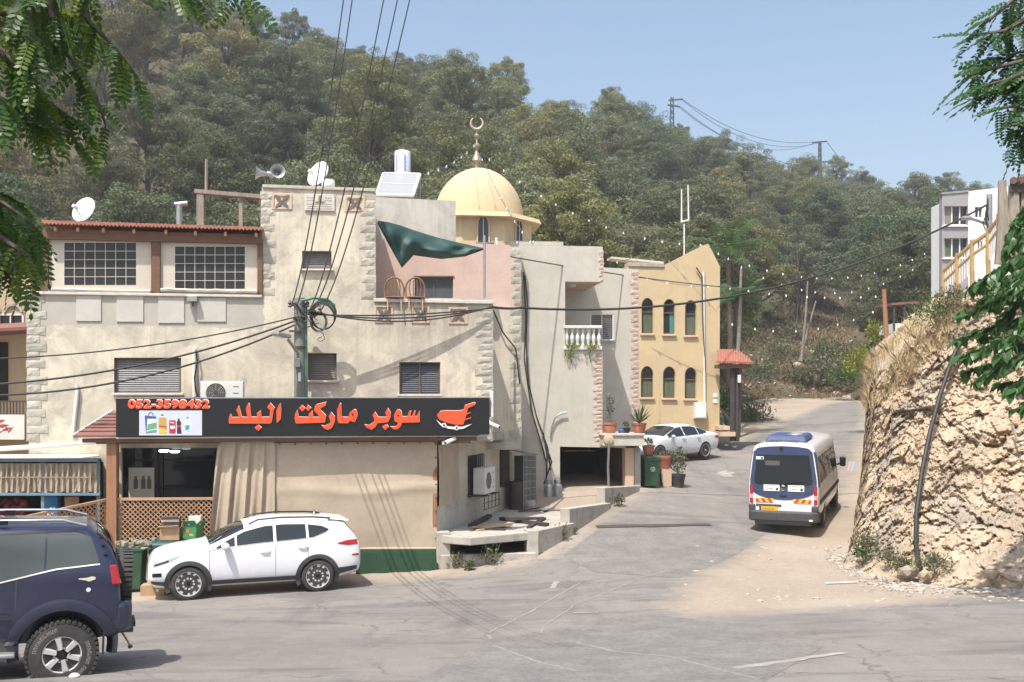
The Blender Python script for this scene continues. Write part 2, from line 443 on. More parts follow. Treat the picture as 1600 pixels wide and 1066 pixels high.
n8 = noise_n(t, v, .9, 5, .75, 1.2); col = mix(t, ramp(t, n8, [(.50, 0.), (.60, .45)]), col, (.26, .235, .205))
n9 = noise_n(t, coords(t, (.5, 2.2, 1)), .55, 4, .6, .8); col = mix(t, ramp(t, n9, [(.52, 0.), (.62, .5)]), col, (.105, .103, .102))
sp_ = t.nodes.new('ShaderNodeTexVoronoi'); sp_.inputs['Scale'].default_value = 34; t.links.new(v, sp_.inputs['Vector'])
col = mix(t, math_n(t, 'MULTIPLY', ramp(t, sp_.outputs['Distance'], [(.10, 1.), (.22, 0.)]), .55), col, (.36, .335, .30))
col = mix(t, .55, col, ramp(t, n3, [(.32, .42), (.68, 1.1)]), 'MULTIPLY')
vr = t.nodes.new('ShaderNodeTexVoronoi'); vr.feature = 'DISTANCE_TO_EDGE'; vr.inputs['Scale'].default_value = .42
mx_ = t.nodes.new('ShaderNodeVectorMath'); mx_.operation = 'ADD'; wv = t.nodes.new('ShaderNodeTexNoise'); wv.inputs['Scale'].default_value = 1.4; wv.inputs['Detail'].default_value = 5
t.links.new(v, wv.inputs['Vector']); t.links.new(v, mx_.inputs[0]); t.links.new(wv.outputs['Color'], mx_.inputs[1]); t.links.new(mx_.outputs[0], vr.inputs['Vector'])
crk = math_n(t, 'MULTIPLY', ramp(t, vr.outputs['Distance'], [(.0, 1.), (.012, 0.)]), ramp(t, n1, [(.45, 0.), (.6, .8)]))
col = mix(t, crk, col, (.07, .068, .066))
da = t.nodes.new('ShaderNodeAttribute'); da.attribute_name = 'dust'
dm = math_n(t, 'ADD', da.outputs['Fac'], math_n(t, 'MULTIPLY', math_n(t, 'SUBTRACT', math_n(t, 'ADD', math_n(t, 'MULTIPLY', n4, .5), math_n(t, 'MULTIPLY', n2, .5)), .5), 1.5))
dcol = mix(t, ramp(t, n4, [(.35, 0.), (.65, 1.)]), C_DIRT, C_DIRT2); nt1 = noise_n(t, coords(t, (.9, .25, 1)), 1.4, 5, .7, .5); dcol = mix(t, ramp(t, nt1, [(.5, 0.), (.68, .5)]), dcol, tuple(x*.76 for x in C_DIRT)); dcol = mix(t, ramp(t, n1, [(.45, 0.), (.65, .6)]), dcol, (.42, .36, .295))
dcol = mix(t, .4, dcol, ramp(t, n3, [(.3, .4), (.7, 1.)]), 'MULTIPLY')
col = mix(t, ramp(t, dm, [(.3, 0.), (.8, 1.)]), col, dcol)
t.links.new(col, b.inputs['Base Color']); bump(t, b, math_n(t, 'ADD', n3, n4), .55, .012)

def sheet_grid(x0, x1, nx, y0, y1, ny, lift=0.0):
    xs = np.linspace(x0, x1, nx); ys = np.linspace(y0, y1, ny); X, Y = np.meshgrid(xs, ys); Z = gz_np(X, Y)+lift
    return X, Y, Z
# dirt sheet: fine near the junction, coarse beyond
def ground_sheet():
    xs = np.concatenate([np.linspace(-1500, -45, 8), np.linspace(-40, -22.5, 20), np.linspace(-22, 26, 193), np.linspace(26.5, 40, 16), np.linspace(45, 1500, 8)])
    ys = np.concatenate([np.linspace(-300, -12, 5), np.linspace(-8, .5, 12), np.linspace(1, 92, 365), np.linspace(93, 100, 6), np.linspace(110, 2500, 8)])
    X, Y = np.meshgrid(xs, ys); Xc = np.clip(X, -35, 45); Yc = np.clip(Y, -5, 85)
    Z = gz_np(Xc, Yc); far = np.hypot(X-Xc, Y-Yc); Z = Z-np.minimum(far*.05, 4)
    me = bpy.data.meshes.new('ground'); w = len(xs); h = len(ys)
    vs = np.stack([X, Y, Z], -1).reshape(-1, 3)
    fs = [(i*w+j, i*w+j+1, (i+1)*w+j+1, (i+1)*w+j) for i in range(h-1) for j in range(w-1)]
    me.from_pydata(vs.tolist(), [], fs); me.materials.append(M_road); at_ = me.attributes.new('dust', 'FLOAT', 'POINT'); at_.data.foreach_set('value', np.full(len(vs), 2.0, np.float32))
    me.polygons.foreach_set('use_smooth', [True]*len(me.polygons)); me.update()
    o = bpy.data.objects.new('ground', me); COL.objects.link(o); o['kind'] = 'structure'
ground_sheet()

ROADPX = [(-400,1400),(-300,1010),(60,955),(250,940),(560,912),(690,902),(842,876),(900,843),(942,808),(1003,770),(1040,754),(1018,718),(1120,690),(1165,690),(1205,668),(1275,640),(1348,618),
          (1352,640),(1345,690),(1318,745),(1296,810),(1215,836),(1160,862),(1085,905),(1045,945),(1075,962),(1200,958),(1400,946),(1600,928),(2300,900),(2600,1400)]
def road_poly():
    P = []
    for x, y in ROADPX:
        if y > 1100 : P.append(Vector(((-22 if x < 800 else 24), 1.0, 0)))
        elif x < -200: P.append(Vector((-22, 16.5, 0)))
        elif x > 2000: P.append(Vector((24, 14.0, 0)))
        else: P.append(G(x, y))
    return np.array([[p.x, p.y] for p in P])
RP = road_poly()
def inside(P, X, Y):
    c = np.zeros(X.shape, bool); n = len(P)
    for i in range(n):
        x1, y1 = P[i]; x2, y2 = P[(i+1) % n]
        if y1 == y2: continue
        c ^= ((y1 > Y) != (y2 > Y)) & (X < (x2-x1)*(Y-y1)/(y2-y1)+x1)
    return c
def edge_dist(P, X, Y):
    d = np.full(X.shape, 1e9); n = len(P)
    for i in range(n):
        a = P[i]; b_ = P[(i+1) % n]; ab = b_-a; L = (ab**2).sum()
        tt = np.clip(((X-a[0])*ab[0]+(Y-a[1])*ab[1])/L, 0, 1)
        d = np.minimum(d, np.hypot(X-a[0]-tt*ab[0], Y-a[1]-tt*ab[1]))
    return d
def road_sheet():
    X, Y, Z = sheet_grid(-22, 26, 193, 1, 92, 365, .012)
    ins = inside(RP, X, Y); d = edge_dist(RP, X, Y); keep = ins | (d < 1.6)
    sd = np.where(ins, d, -d); Z = Z-np.clip(-sd-.5, 0, 1)*.10; dust = np.clip(.55-sd*.55, 0, 1.9)
    # wheel-swept dust drifting in from the right verge and a pale band near the camera
    idx = -np.ones(X.shape, int); idx[keep] = np.arange(keep.sum())
    vs = np.stack([X, Y, Z], -1)[keep]; fs = []
    for i in range(X.shape[0]-1):
        for j in range(X.shape[1]-1):
            q = (idx[i, j], idx[i, j+1], idx[i+1, j+1], idx[i+1, j])
            if min(q) >= 0: fs.append(q)
    me = bpy.data.meshes.new('road'); me.from_pydata(vs.tolist(), [], fs)
    a = me.attributes.new('dust', 'FLOAT', 'POINT'); a.data.foreach_set('value', dust[keep].astype(np.float32))
    me.materials.append(M_road); me.polygons.foreach_set('use_smooth', [True]*len(me.polygons)); me.update()
    o = bpy.data.objects.new('road', me); COL.objects.link(o); o['kind'] = 'structure'
    return o
road = road_sheet()

# marks, seams and patches lying on the asphalt (children of the road)
M_mark = pm('worn_white_marking', (.34, .32, .29), (.21, .20, .185), 5, .85)
M_seam = pm('pale_seam', (.27, .25, .22), (.19, .18, .168), 3.5, .9)
M_patch = pm('dark_asphalt_patch', (.170, .160, .149), (.235, .22, .20), 1.6, .85, .5, fine=.55, bscale=60)
M_grate = pm('rusty_grating', (.10, .08, .065), (.06, .055, .05), 9, .7, metal=.3)
def ribbon(px_pts, w, lift, sub=10, wob=.02):
    P = [G(x, y) for x, y in px_pts]; Q = []
    for a, c in zip(P[:-1], P[1:]):
        for k in range(sub): Q.append(a.lerp(c, k/sub))
    Q.append(P[-1]); rows = []
    for i, p in enumerate(Q):
        t_ = (Q[min(i+1, len(Q)-1)]-Q[max(i-1, 0)]); t_.z = 0; t_.normalize(); n_ = Vector((-t_.y, t_.x, 0))
        ww = w*(.75+.5*R.random()); p = p+n_*R.uniform(-wob, wob); row = []
        for s_ in (-.5, .5):
            q = p+n_*ww*s_; q.z = gz(q.x, q.y)+lift; row.append(q)
        rows.append(row)
    return MB().grid(rows)
for pts, w in [([(764,1000),(766,988),(800,972),(860,938),(905,912)], .07), ([(900,912),(960,902)], .05),
               ([(846,990),(850,978),(900,945),(1000,905),(1075,885)], .06), ([(900,1005),(960,1020),(1050,1028),(1110,1045),(1180,1062)], .07),
               ([(770,1010),(840,1036),(900,1050)], .06), ([(985,842),(1062,838)], .05)]:
    part('seam', ribbon(pts, w*.7, .017), M_seam, road)
for pts, w in [([(1150,1046),(1230,1035),(1320,1022)], .17), ([(895,959),(935,958)], .10), ([(862,920),(869,910)], .12)]:
    part('road_marking', ribbon(pts, w, .018, 6), M_mark, road)
def ground_poly(px, lift, sub=6):
    P = [G(x, y) for x, y in px]; c = sum(P, Vector())/len(P); mb = MB(); ring = []
    for a, b_ in zip(P, P[1:]+P[:1]):
        for k in range(sub): ring.append(a.lerp(b_, k/sub))
    rows = []
    for f in (0.0, .25, .5, .75, 1.0):
        row = []
        for p in ring+ring[:1]:
            q = c.lerp(p, max(f, .001)); q.z = gz(q.x, q.y)+lift; row.append(q)
        rows.append(row)
    return mb.grid(rows)
part('arrow_marking', ground_poly([(1118,740),(1135,735),(1134,738),(1152,738.5),(1142,742),(1147,745.5),(1133,746)], .018, 3), M_mark, road)
part('asphalt_patch', ground_poly([(935,828),(1110,826),(1195,836),(1150,868),(1060,905),(930,895),(880,868)], .0155), M_patch, road)
part('asphalt_patch', ground_poly([(640,1075),(760,1000),(1010,960),(1230,985),(1290,1010),(1180,1075)], .0155), M_patch, road)
gr = ribbon([(932,824.5),(1020,823),(1110,821)], .30, .03, 4, 0)
part('drain_grate', gr, M_grate, road)
# faded painted kerb mark and blue-red parking paint beside the van
def quad_mark(px, mat, lift=.02): part('parking_paint', ground_poly(px, lift, 2), mat, road)
quad_mark([(1323,737),(1327,722),(1331,722),(1327,737)], flat('faded_red_paint', (.42, .22, .19), .8))
quad_mark([(1328,738),(1332,722),(1337,722),(1332,738)], flat('faded_blue_paint', (.2, .29, .38), .8))

# ================================================================== the wooded hillside
_rp = [-900,-200,0,200,330,400,530,620,700,780,860,1000,1100,1200,1300,1380,1450,1550,1800,2600]
_ry = [-420,-200,-130,-60,-10,22,60,78,92,125,158,186,216,248,268,298,318,336,372,440]
def hill_pt(px, tt):
    Db = np.interp(px, [-900, 0, 1080, 1180, 1340, 1420], [46, 48, 54, 74, 80, 62]); zb = np.interp(px, [-900, 0, 1080, 1200, 1340, 1420], [3, 3, 3.6, 4.6, 5.6, 7.5])
    Dr = np.interp(px, [-900, 200, 1000, 1450, 2600], [128, 132, 165, 215, 240]); yr = np.interp(px, _rp, _ry)
    zr = CZ+(HY-yr)*Dr/F-7.0
    D = Db+(Dr-Db)*tt
    z = zb+(zr-zb)*tt if tt <= 1 else zr-(tt-1)*(Dr-Db)*.25
    z += 1.2*noise.noise(Vector((px*.012, D*.06, 3.1)))*min(tt*6, 1)
    return Vector(((px-HX)*D/F, D, z))
M_hill = soil_mat('dry_hill_soil', (.10, .085, .055), (.14, .115, .075), (.19, .165, .12))
mb = MB(); mb.grid([[hill_pt(px, tt) for px in np.linspace(-900, 2600, 130)] for tt in list(np.linspace(-.06, 1, 50))+[1.1, 1.3, 2]])
struct('hillside', mb, M_hill, 60, False)

# ================================================================== the rock cutting on the right
CL = [((1352,42),(1352,604,44)), ((1340,33),(1357,588,35)), ((1333,27),(1360,582,30)), ((1327,23.6),(1372,577,26.8)), ((1362,22.2),(1402,556,25.6)),
      ((1420,20.9),(1450,515,25.2)), ((1500,19.9),(1502,472,24.8)), ((1580,19.1),(1570,448,24.2)), ((1680,18.0),(1680,425,23)), ((1850,16.2),(1850,380,21)), ((2150,14.5),(2150,350,19))]
def cliff():
    base = [GD(a[0], a[1])-Vector((0, 0, .25)) for a, c in CL]; lip = [U(*c) for a, c in CL]
    L = [0]
    for a, c in zip(base[:-1], base[1:]): L.append(L[-1]+(c-a).length)
    def at(arr, s):
        i = min(max(int(np.searchsorted(L, s))-1, 0), len(L)-2); f = (s-L[i])/(L[i+1]-L[i]); return arr[i].lerp(arr[i+1], f)
    ns = 460; nt_ = 190; npl = 46; rows = []
    S = np.linspace(0, L[-1], ns)
    S = np.interp(np.linspace(0, 1, ns), [0, .1, .93, 1], [0, L[-1]*.36, L[-1]*.83, L[-1]])
    BB = [at(base, s) for s in S]; LL = [at(lip, s) for s in S]
    back = Vector((.35, .94, 0))
    for i in range(nt_+npl):
        row = []
        for j in range(ns):
            if i < nt_:
                tt = i/(nt_-1); p = BB[j].lerp(LL[j], tt)
                talus = max(0, 1-tt/.26)**1.6*float(np.interp(BB[j].y, [23.8, 26.5], [1.5, .5])); out = (LL[j]-BB[j]); out.z = 0
                p = p+out*.07*math.sin(PI*tt)-out.normalized()*talus*.9   # belly and scree foot
                nrm = Vector((-out.x, -out.y, .5)).normalized()
                if out.length < .1: nrm = Vector((-.6, -.8, .2))
            else:
                w = (i-nt_+1)/npl; p = LL[j]+back*(w*16)+Vector((0, 0, w*16*.10)); nrm = Vector((0, 0, 1)); tt = 1
            q = Vector((p.x, p.y, p.z*.8))
            f1 = noise.fractal(q*.42, 1.0, 2.0, 4)
            qs = Vector((p.x*1.0+.35*p.z, p.y, p.z*.55)); wv_ = Vector((noise.noise(q*1.3), noise.noise(q*1.3+Vector((7, 1, 3))), noise.noise(q*1.3+Vector((2, 9, 4)))))*.25
            h = .42*f1+.10*abs(noise.noise(Vector((p.x*1.6, p.y*1.6, p.z*.35))))
            for sc_, am in ((.9, .12), (2.1, .10), (4.6, .075), (10, .045)):
                dd, pp_ = noise.voronoi(qs*sc_+wv_*sc_*.6); c_ = pp_[0]; hs = noise.cell(c_*7.3); gx = noise.cell(c_*3.1+Vector((5, 1, 2)))-.5; gzz = noise.cell(c_*3.1+Vector((1, 8, 3)))-.5
                loc = qs*sc_+wv_*sc_*.6-c_; h += am*(hs-.5+.8*(gx*loc.x+gzz*loc.z)); e_ = dd[1]-dd[0]
                if e_ < .10: h -= am*.30*(1-e_/.10)
            h += .03*noise.noise(q*9)+.2
            k = 1.0 if i < nt_ else max(.35, 1-(i-nt_)/8)
            if i < nt_: k *= .35+.65*min(1, tt/.15)
            p = p+nrm*(h-.25)*k
            row.append(p)
        rows.append(row)
    return MB().grid(rows), rows, nt_
M_cliff, t, b = nodes('crumbling_limestone'); b.inputs['Roughness'].default_value = .95; b.inputs['Specular IOR Level'].default_value = .15
v = coords(t); n1 = noise_n(t, v, .5, 5, .65, .6); n2 = noise_n(t, v, 2.4, 6, .7, .3); n3 = noise_n(t, v, 22, 4, .7); vz = coords(t, (1, 1, .35)); n6 = noise_n(t, vz, 1.3, 5, .7)
col = mix(t, ramp(t, n1, [(.38, 0.), (.62, 1.)]), (.54, .44, .325), (.46, .36, .25))
col = mix(t, ramp(t, n2, [(.5, 0.), (.72, .9)]), col, (.60, .535, .445))
col = mix(t, ramp(t, n6, [(.49, 0.), (.64, .7)]), col, (.40, .285, .185))
n7 = noise_n(t, coords(t, (.7, .7, .3)), .9, 4, .6); col = mix(t, ramp(t, n7, [(.53, 0.), (.66, .85)]), col, (.33, .285, .235))
col = mix(t, .45, col, ramp(t, n3, [(.3, .5), (.7, 1.08)]), 'MULTIPLY')
t.links.new(col, b.inputs['Base Color']); bump(t, b, math_n(t, 'ADD', n3, n2), .8, .05)
mb, CLR, CNT = cliff()
struct('rock_cliff', mb, M_cliff, None, False)
# ================================================================== stones that share meshes
def rough_block(seed, amp=.05):
    """unit block -0.5..0.5, rock-faced front (y = -0.5)"""
    rr = random.Random(seed); mb = MB(); n = 4; m = 3; P = []
    for i in range(m+1):
        row = []
        for j in range(n+1):
            u_, w_ = j/n-.5, i/m-.5; e = (abs(u_) > .49) or (abs(w_) > .49)
            row.append(Vector((u_*(1 if e else .96), -.5+(.06 if e else rr.uniform(-amp*.9, .03)), w_)))
        P.append(row)
    mb.grid(P)
    ed = [P[0][j] for j in range(n+1)]+[P[i][n] for i in range(1, m+1)]+[P[m][j] for j in range(n-1, -1, -1)]+[P[i][0] for i in range(m-1, 0, -1)]
    k = len(ed); bk = [Vector((p.x, .5, p.z)) for p in ed]
    mb.add(ed+bk, [(i, (i+1) % k, k+(i+1) % k, k+i) for i in range(k)]+[tuple(range(k, 2*k))])
    return mb
STONES = [mesh_of('stone', rough_block(i), M_stone) for i in range(6)]
STONES_P = [mesh_of('stone', rough_block(20+i), M_stone_pink) for i in range(6)]
def quoin(parent, pl, xa, xb, y0, y1, n, out=.0, proud=.02, meshes=STONES, edge='r', short=.68, y_at=None):
    """corner stones between xa and xb; long and short in turn, flush at the edge side"""
    off = wloc(parent); ang = math.atan(pl.m); h = (y1-y0)/n
    for i in range(n):
        L = 1.0 if i % 2 == 0 else short; L *= R.uniform(.88, 1.06)
        if edge == 'r': x0, x1 = xb-(xb-xa)*L, xb+R.uniform(-.3, .5)
        else: x0, x1 = xa+R.uniform(-.8, .5), xa+(xb-xa)*L
        hh = h*R.uniform(.9, 1.0); yc = y0+(i+.5)*h
        c = pl.at((x0+x1)/2, yc, out+proud/2-.08); s = 1/pl.ppm((x0+x1)/2, out)
        inst('stone', R.choice(meshes), parent, c-off, (0, 0, ang), ((x1-x0)*s, proud+.16, hh*s))

def sill(parent, pl, x0, x1, y, h=4, out=0, proud=.10):
    part('sill', pbox(MB(), pl, x0, y, x1, y+h, out-.1, out+proud), M_marble, parent, bevel=.012)

def shutter(parent, pl, x0, y0, x1, y1, mat, rec=.14, n=14, split=False, frame=M_brownframe, out=0):
    mb = MB(); fw = .045*pl.ppm(x0)
    pbox(mb, pl, x0, y0, x1, y0+fw*.7, out-rec-.04, out-rec+.05); pbox(mb, pl, x0, y1-fw*.5, x1, y1, out-rec-.04, out-rec+.05)
    pbox(mb, pl, x0, y0+fw*.7, x0+fw, y1-fw*.5, out-rec-.04, out-rec+.05); pbox(mb, pl, x1-fw, y0+fw*.7, x1, y1-fw*.5, out-rec-.04, out-rec+.05)
    if split: pbox(mb, pl, (x0+x1)/2-fw*.4, y0+fw*.7, (x0+x1)/2+fw*.4, y1-fw*.5, out-rec-.04, out-rec+.045)
    w = part('window', mb, frame, parent)
    mb = MB(); h = (y1-y0)/n
    for i in range(n):
        a = pl.at(x0+.5, y0+(i+1)*h, out-rec+.018); b_ = pl.at(x1-.5, y0+(i+1)*h, out-rec+.018)
        c = pl.at(x1-.5, y0+i*h+.1*h, out-rec-.004); d = pl.at(x0+.5, y0+i*h+.1*h, out-rec-.004); bk = pl.n*-.02
        mb.hexa([a, b_, b_+bk, a+bk], [d, c, c+bk, d+bk])
    part('slats', mb, mat, w, kind='stuff')
    return w

def petal_niche(parent, pl, x0, y0, x1, y1, out=0):
    """square niche with a four-petal cross"""
    mb = MB(); d = .05*pl.ppm(x0)
    for (a, b_, c, e) in ((x0, y0, x1, y0+d), (x0, y1-d, x1, y1), (x0, y0+d, x0+d, y1-d), (x1-d, y0+d, x1, y1-d)):
        pbox(mb, pl, a, b_, c, e, out-.02, out+.025)
    nf = part('niche', mb, M_peach, parent)
    cx, cy = (x0+x1)/2, (y0+y1)/2; r = (x1-x0)*.44; mb = MB()
    for a in (45, 135, 225, 315):
        an = math.radians(a); dx, dy = math.cos(an), math.sin(an); pts = []
        for k in range(9):
            tt = k/8; w = math.sin(PI*tt)**.8*r*.2; pts.append((cx+dx*r*1.12*tt-dy*w, cy+dy*r*1.12*tt+dx*w))
        for k in range(7, 0, -1):
            tt = k/8; w = math.sin(PI*tt)**.8*r*.2; pts.append((cx+dx*r*1.12*tt+dy*w, cy+dy*r*1.12*tt-dx*w))
        P = [pl.at(x, y, out+.03) for x, y in pts]; mb.prism(P, pl.n*-.025)
    part('petals', mb, M_petal, nf)
M_petal = pm('brown_petal', (.17, .135, .105), (.12, .10, .08), 8, .8)

# ================================================================== the main cream house
H1 = thing('cream_house', 'stained cream rendered house with stone quoins, terrace and tower above the shop', 'house', PA.at(430, 880))
mb = MB()
wall_poly(mb, PA, [(46,457),(409,464),(409,294),(411,290),(586,296),(587,470),(768,474),(770,690),(690,690),(690,902),(44,915)],
          [rect(178,559,283,614), rect(481,552,526,594), rect(624,566,688,616), rect(472,392,518,420), rect(190,700,680,884)], 0, .28)
part('wall', mb, M_cream_main, H1)
# side returns, roof slab and back of the block
dn = PA.n*-7.5
for xe, y0, y1 in ((46, 457, 915), (768.5, 476, 690)):
    mb = MB()
    a, c = PA.at(xe, y1, -.281), PA.at(xe, y0, -.281); wv_ = PA.u*(.25 if xe < 100 else -.25)
    if xe > 100: dd = PA.n*-2.1
    else: dd = dn
    mb.obox(a, wv_, dd, c-a); part('side_wall', mb, M_cream, H1)
mb = MB(); a, b_ = PA.at(690.5, 901, -.281), PA.at(690.5, 691, -.281); mb.obox(a, PA.u*-.2, PA.n*-.9, b_-a)
part('side_wall', mb, M_cream, H1)
mb = MB(); a, b_ = PA.at(60, 474, -.30), PA.at(766, 478, -.30); mb.hexa([a, b_, b_+PA.n*-2.0, a+dn], [p+Vector((0, 0, .2)) for p in (a, b_, b_+PA.n*-2.0, a+dn)])
part('floor_slab', mb, M_conc, H1)
mb = MB(); mb.obox(PA.at(60, 905, -5.5), PA.at(690, 905, -5.5)-PA.at(60, 905, -5.5), PA.n*-.2, Vector((0, 0, 7))); part('back_wall', mb, M_dark, H1)
mb = MB(); a, b_ = PA.at(692, 689.5, -.05), PA.at(770, 689.5, -.05); mb.hexa([a, b_, b_+PA.n*-4, a+PA.n*-4], [p+Vector((0, 0, .2)) for p in (a, b_, b_+PA.n*-4, a+PA.n*-4)])
part('overhang_soffit', mb, M_conc, H1)
# tower sides and lid
mb = MB()
for xe, s in ((409, 1), (587, -1)):
    a, c = PA.at(xe, 470, -.281), PA.at(xe, 299, -.281); mb.obox(a, PA.u*(.22*s), PA.n*-4, c-a)
a, b_ = PA.at(411, 303, -.285), PA.at(586, 303, -.285); mb.obox(a, b_-a, PA.n*-3.9, Vector((0, 0, .15)))
part('tower_sides', mb, M_cream, H1)
part('coping', pbox(MB(), PA, 410, 288, 587, 293, -.3, .05, 294.5, 299.5), M_stone, H1, bevel=.01)
part('coping', pbox(MB(), PA, 584, 466, 772, 471.5, -.3, .07, 469.5, 475), M_marble, H1, bevel=.01)
part('coping', pbox(MB(), PA, 44, 455, 409, 459.5, -.2, .08, 461, 465), M_marble, H1, bevel=.01)
shutter(H1, PA, 178, 559, 283, 614, M_alu, .13, 16); sill(H1, PA, 175, 286, 614)
shutter(H1, PA, 481, 552, 526, 594, M_shut_brown, .2, 12); sill(H1, PA, 477, 530, 594)
shutter(H1, PA, 624, 566, 688, 616, M_navy, .12, 16, True); sill(H1, PA, 621, 691, 616)
shutter(H1, PA, 472, 392, 518, 420, M_alu, .16, 8); sill(H1, PA, 469, 521, 420, 3)
quoin(H1, PA, 44, 74, 460, 690, 18, 0, .025, edge='l'); quoin(H1, PA, 743, 770, 476, 690, 21)
quoin(H1, PA, 408, 430, 300, 462, 13, edge='l'); quoin(H1, PA, 562, 587, 300, 468, 13)
for x0, y0, x1, y1 in ((425,303,456,327), (539,307,570,330), (585,477,614,504), (643,478,671,505), (701,480,731,506)): petal_niche(H1, PA, x0, y0, x1, y1)
# pale boards under the terrace
for i, (x0, x1, y0, y1) in enumerate([(119,158,461.5,502), (182,224,462,503), (247,288,463,505), (308,353,465,503)]):
    part('board', pbox(MB(), PA, x0, y0, x1, y1, .0, .03), M_board, H1, bevel=.008)
# stone plaque with carved lines and emblem
pq = part('plaque', pbox(MB(), PA, 476, 303, 523, 329, -.02, .05, 304, 330), M_marble, H1, bevel=.01)
M_engrave = flat('engraving', (.20, .17, .13), .8)
mb = MB(); yy = 309
for k, (xa, xb) in enumerate([(480,491), (508,519), (480,493), (506,520), (479,520), (481,519), (480,518)]):
    y = [309,309,313,313,319,322.5,326][k]
    x = xa
    while x < xb-1:
        w = R.uniform(1.2, 3.4); pbox(mb, PA, x, y-.6+.02*(x-476), min(x+w, xb), y+.5+.02*(x-476), .05, .053); x += w+.7
part('inscription', mb, M_engrave, pq, kind='stuff')
mb = MB(); P = [PA.at(x, y, .055) for x, y in [(497.5,314),(498,306.5),(500,305),(502,306.5),(502.5,314),(509,316),(505,318),(495,318),(491,316)]]; mb.prism(P, PA.n*-.004)
part('emblem', mb, M_engrave, pq)

# ---- terrace room with red tiled roof, brown posts and plastic-window sheets
mb = MB(); nT = 58
front = []
for i in range(nT+1):
    x = 64+(410-64)*i/nT; yb = 351+(361-351)*i/nT; front.append((x, yb))
rows = []
for o_, dz in ((.35, 0), (-4.2, .55)):
    row = []
    for i, (x, y) in enumerate(front):
        for s_ in range(4):
            if i == nT and s_ > 0: break
            xx = x+(410-64)/nT*s_/4; p = PA.at(xx, y+(361-351)/nT*s_/4, .35)+PA.n*(o_-.35)+Vector((0, 0, dz+.045*abs(math.sin(PI*s_/4)))); row.append(p)
    rows.append(row)
mb.sheet(rows, (0, 0, .07)); part('tile_roof', mb, M_tile, H1, 40)
mb = MB(); pbox(mb, PA, 66, 357, 409, 373, -.08, .12, 366, 381); part('beam', mb, M_wood, H1, bevel=.01)
mb = MB()
for x in (84,119,159,207,257,303,350,398):
    y = 354+(x-64)*.0295
    pbox(mb, PA, x, y, x+4, y+6, .13, .26)
part('rafter_end', mb, M_lattice, H1, kind='stuff')
for x0, x1 in ((66,75), (236,250), (402,410)): part('post', pbox(MB(), PA, x0, 372, x1, 456, -.1, .06, 374, 460), M_wood, H1, bevel=.008)
def sheet_panel(x0, y0, x1, y1, wx0, wy0, wx1, wy1):
    pn = MB(); wall_poly(pn, PA, [(x0, y0), (x1, y0+(x1-x0)*.02), (x1, y1+(x1-x0)*.02), (x0, y1)], [rect(wx0, wy0, wx1, wy1)], -.03, .03)
    s = part('awning_sheet', pn, M_sheet, H1)
    g = MB(); pbox(g, PA, wx0-.5, wy0-.5, wx1+.5, wy1+.5, -.055, -.045); part('plastic_window', g, M_plastic, s)
    g = MB(); nx, ny = 7, 5
    for k in range(nx+1):
        x = wx0+(wx1-wx0)*k/nx; pbox(g, PA, x-.35, wy0, x+.35, wy1, -.045, -.028)
    for k in range(ny+1):
        y = wy0+(wy1-wy0)*k/ny; pbox(g, PA, wx0, y-.35, wx1, y+.35, -.045, -.027)
    part('window_grid', g, M_offwhite, s)
    g = MB()
    for (a, b_, c, e) in ((x0+1, y1-5, x1-1, y1-2),): g.tube([PA.at(a+(c-a)*k/12, b_+(c-a)*.02*k/12+R.uniform(-.6, .6), .03) for k in range(13)], .05, 6)
    part('hem', g, M_sheet, s, 60)
M_plastic = glass_dark('clear_plastic', (.022, .021, .021), .12, .35)
sheet_panel(75, 372, 236, 458, 100, 379, 213, 446); sheet_panel(250, 377, 402, 458, 273, 385, 383, 452)
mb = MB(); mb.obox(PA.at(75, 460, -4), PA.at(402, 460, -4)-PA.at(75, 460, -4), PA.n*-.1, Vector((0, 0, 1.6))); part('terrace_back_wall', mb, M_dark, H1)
# ---- balcony recess, pink walls
mb = MB(); wall_poly(mb, PB, [(560,372),(760,381),(797,383),(797,500),(560,500)], [rect(648,432,708,470)], 0, .2); part('balcony_wall', mb, M_pink, H1)
mb = MB(); pbox(mb, PB, 648, 432, 708, 470, -.15, -.10); part('balcony_door', mb, M_navy, H1)
mb = MB(); pbox(mb, PB, 677, 432, 679, 470, -.10, -.08); pbox(mb, PB, 646, 431, 710, 433, -.02, .03); part('door_frame', mb, M_brownframe, H1)
# ---- grey stairwell box behind the balcony
mb = MB(); Pst = Plane(28.9); wall_poly(mb, Pst, [(587,308),(712,314),(712,480),(587,480)], [], 0, 3.5); part('stairwell', mb, M_white_r, H1)
# ---- stepped block beside it
mb = MB(); wall_poly(mb, P2, [(756,478),(813,480),(813,702),(756,702)], [], 0, 3.7); part('side_block', mb, M_cream, H1)
mb = MB(); wall_poly(mb, P2, [(764,384),(814,386),(814,481),(764,479)], [], -3.0, .6); part('pink_panel', mb, M_pink, H1)
quoin(H1, P2, 795, 814, 480, 700, 16); quoin(H1, P2, 797, 814, 388, 478, 8, -3.0)
mb = MB(); pbox(mb, P2, 745, 691, 814, 703, -2.5, .12); part('stone_band', mb, M_stone, H1, bevel=.015)
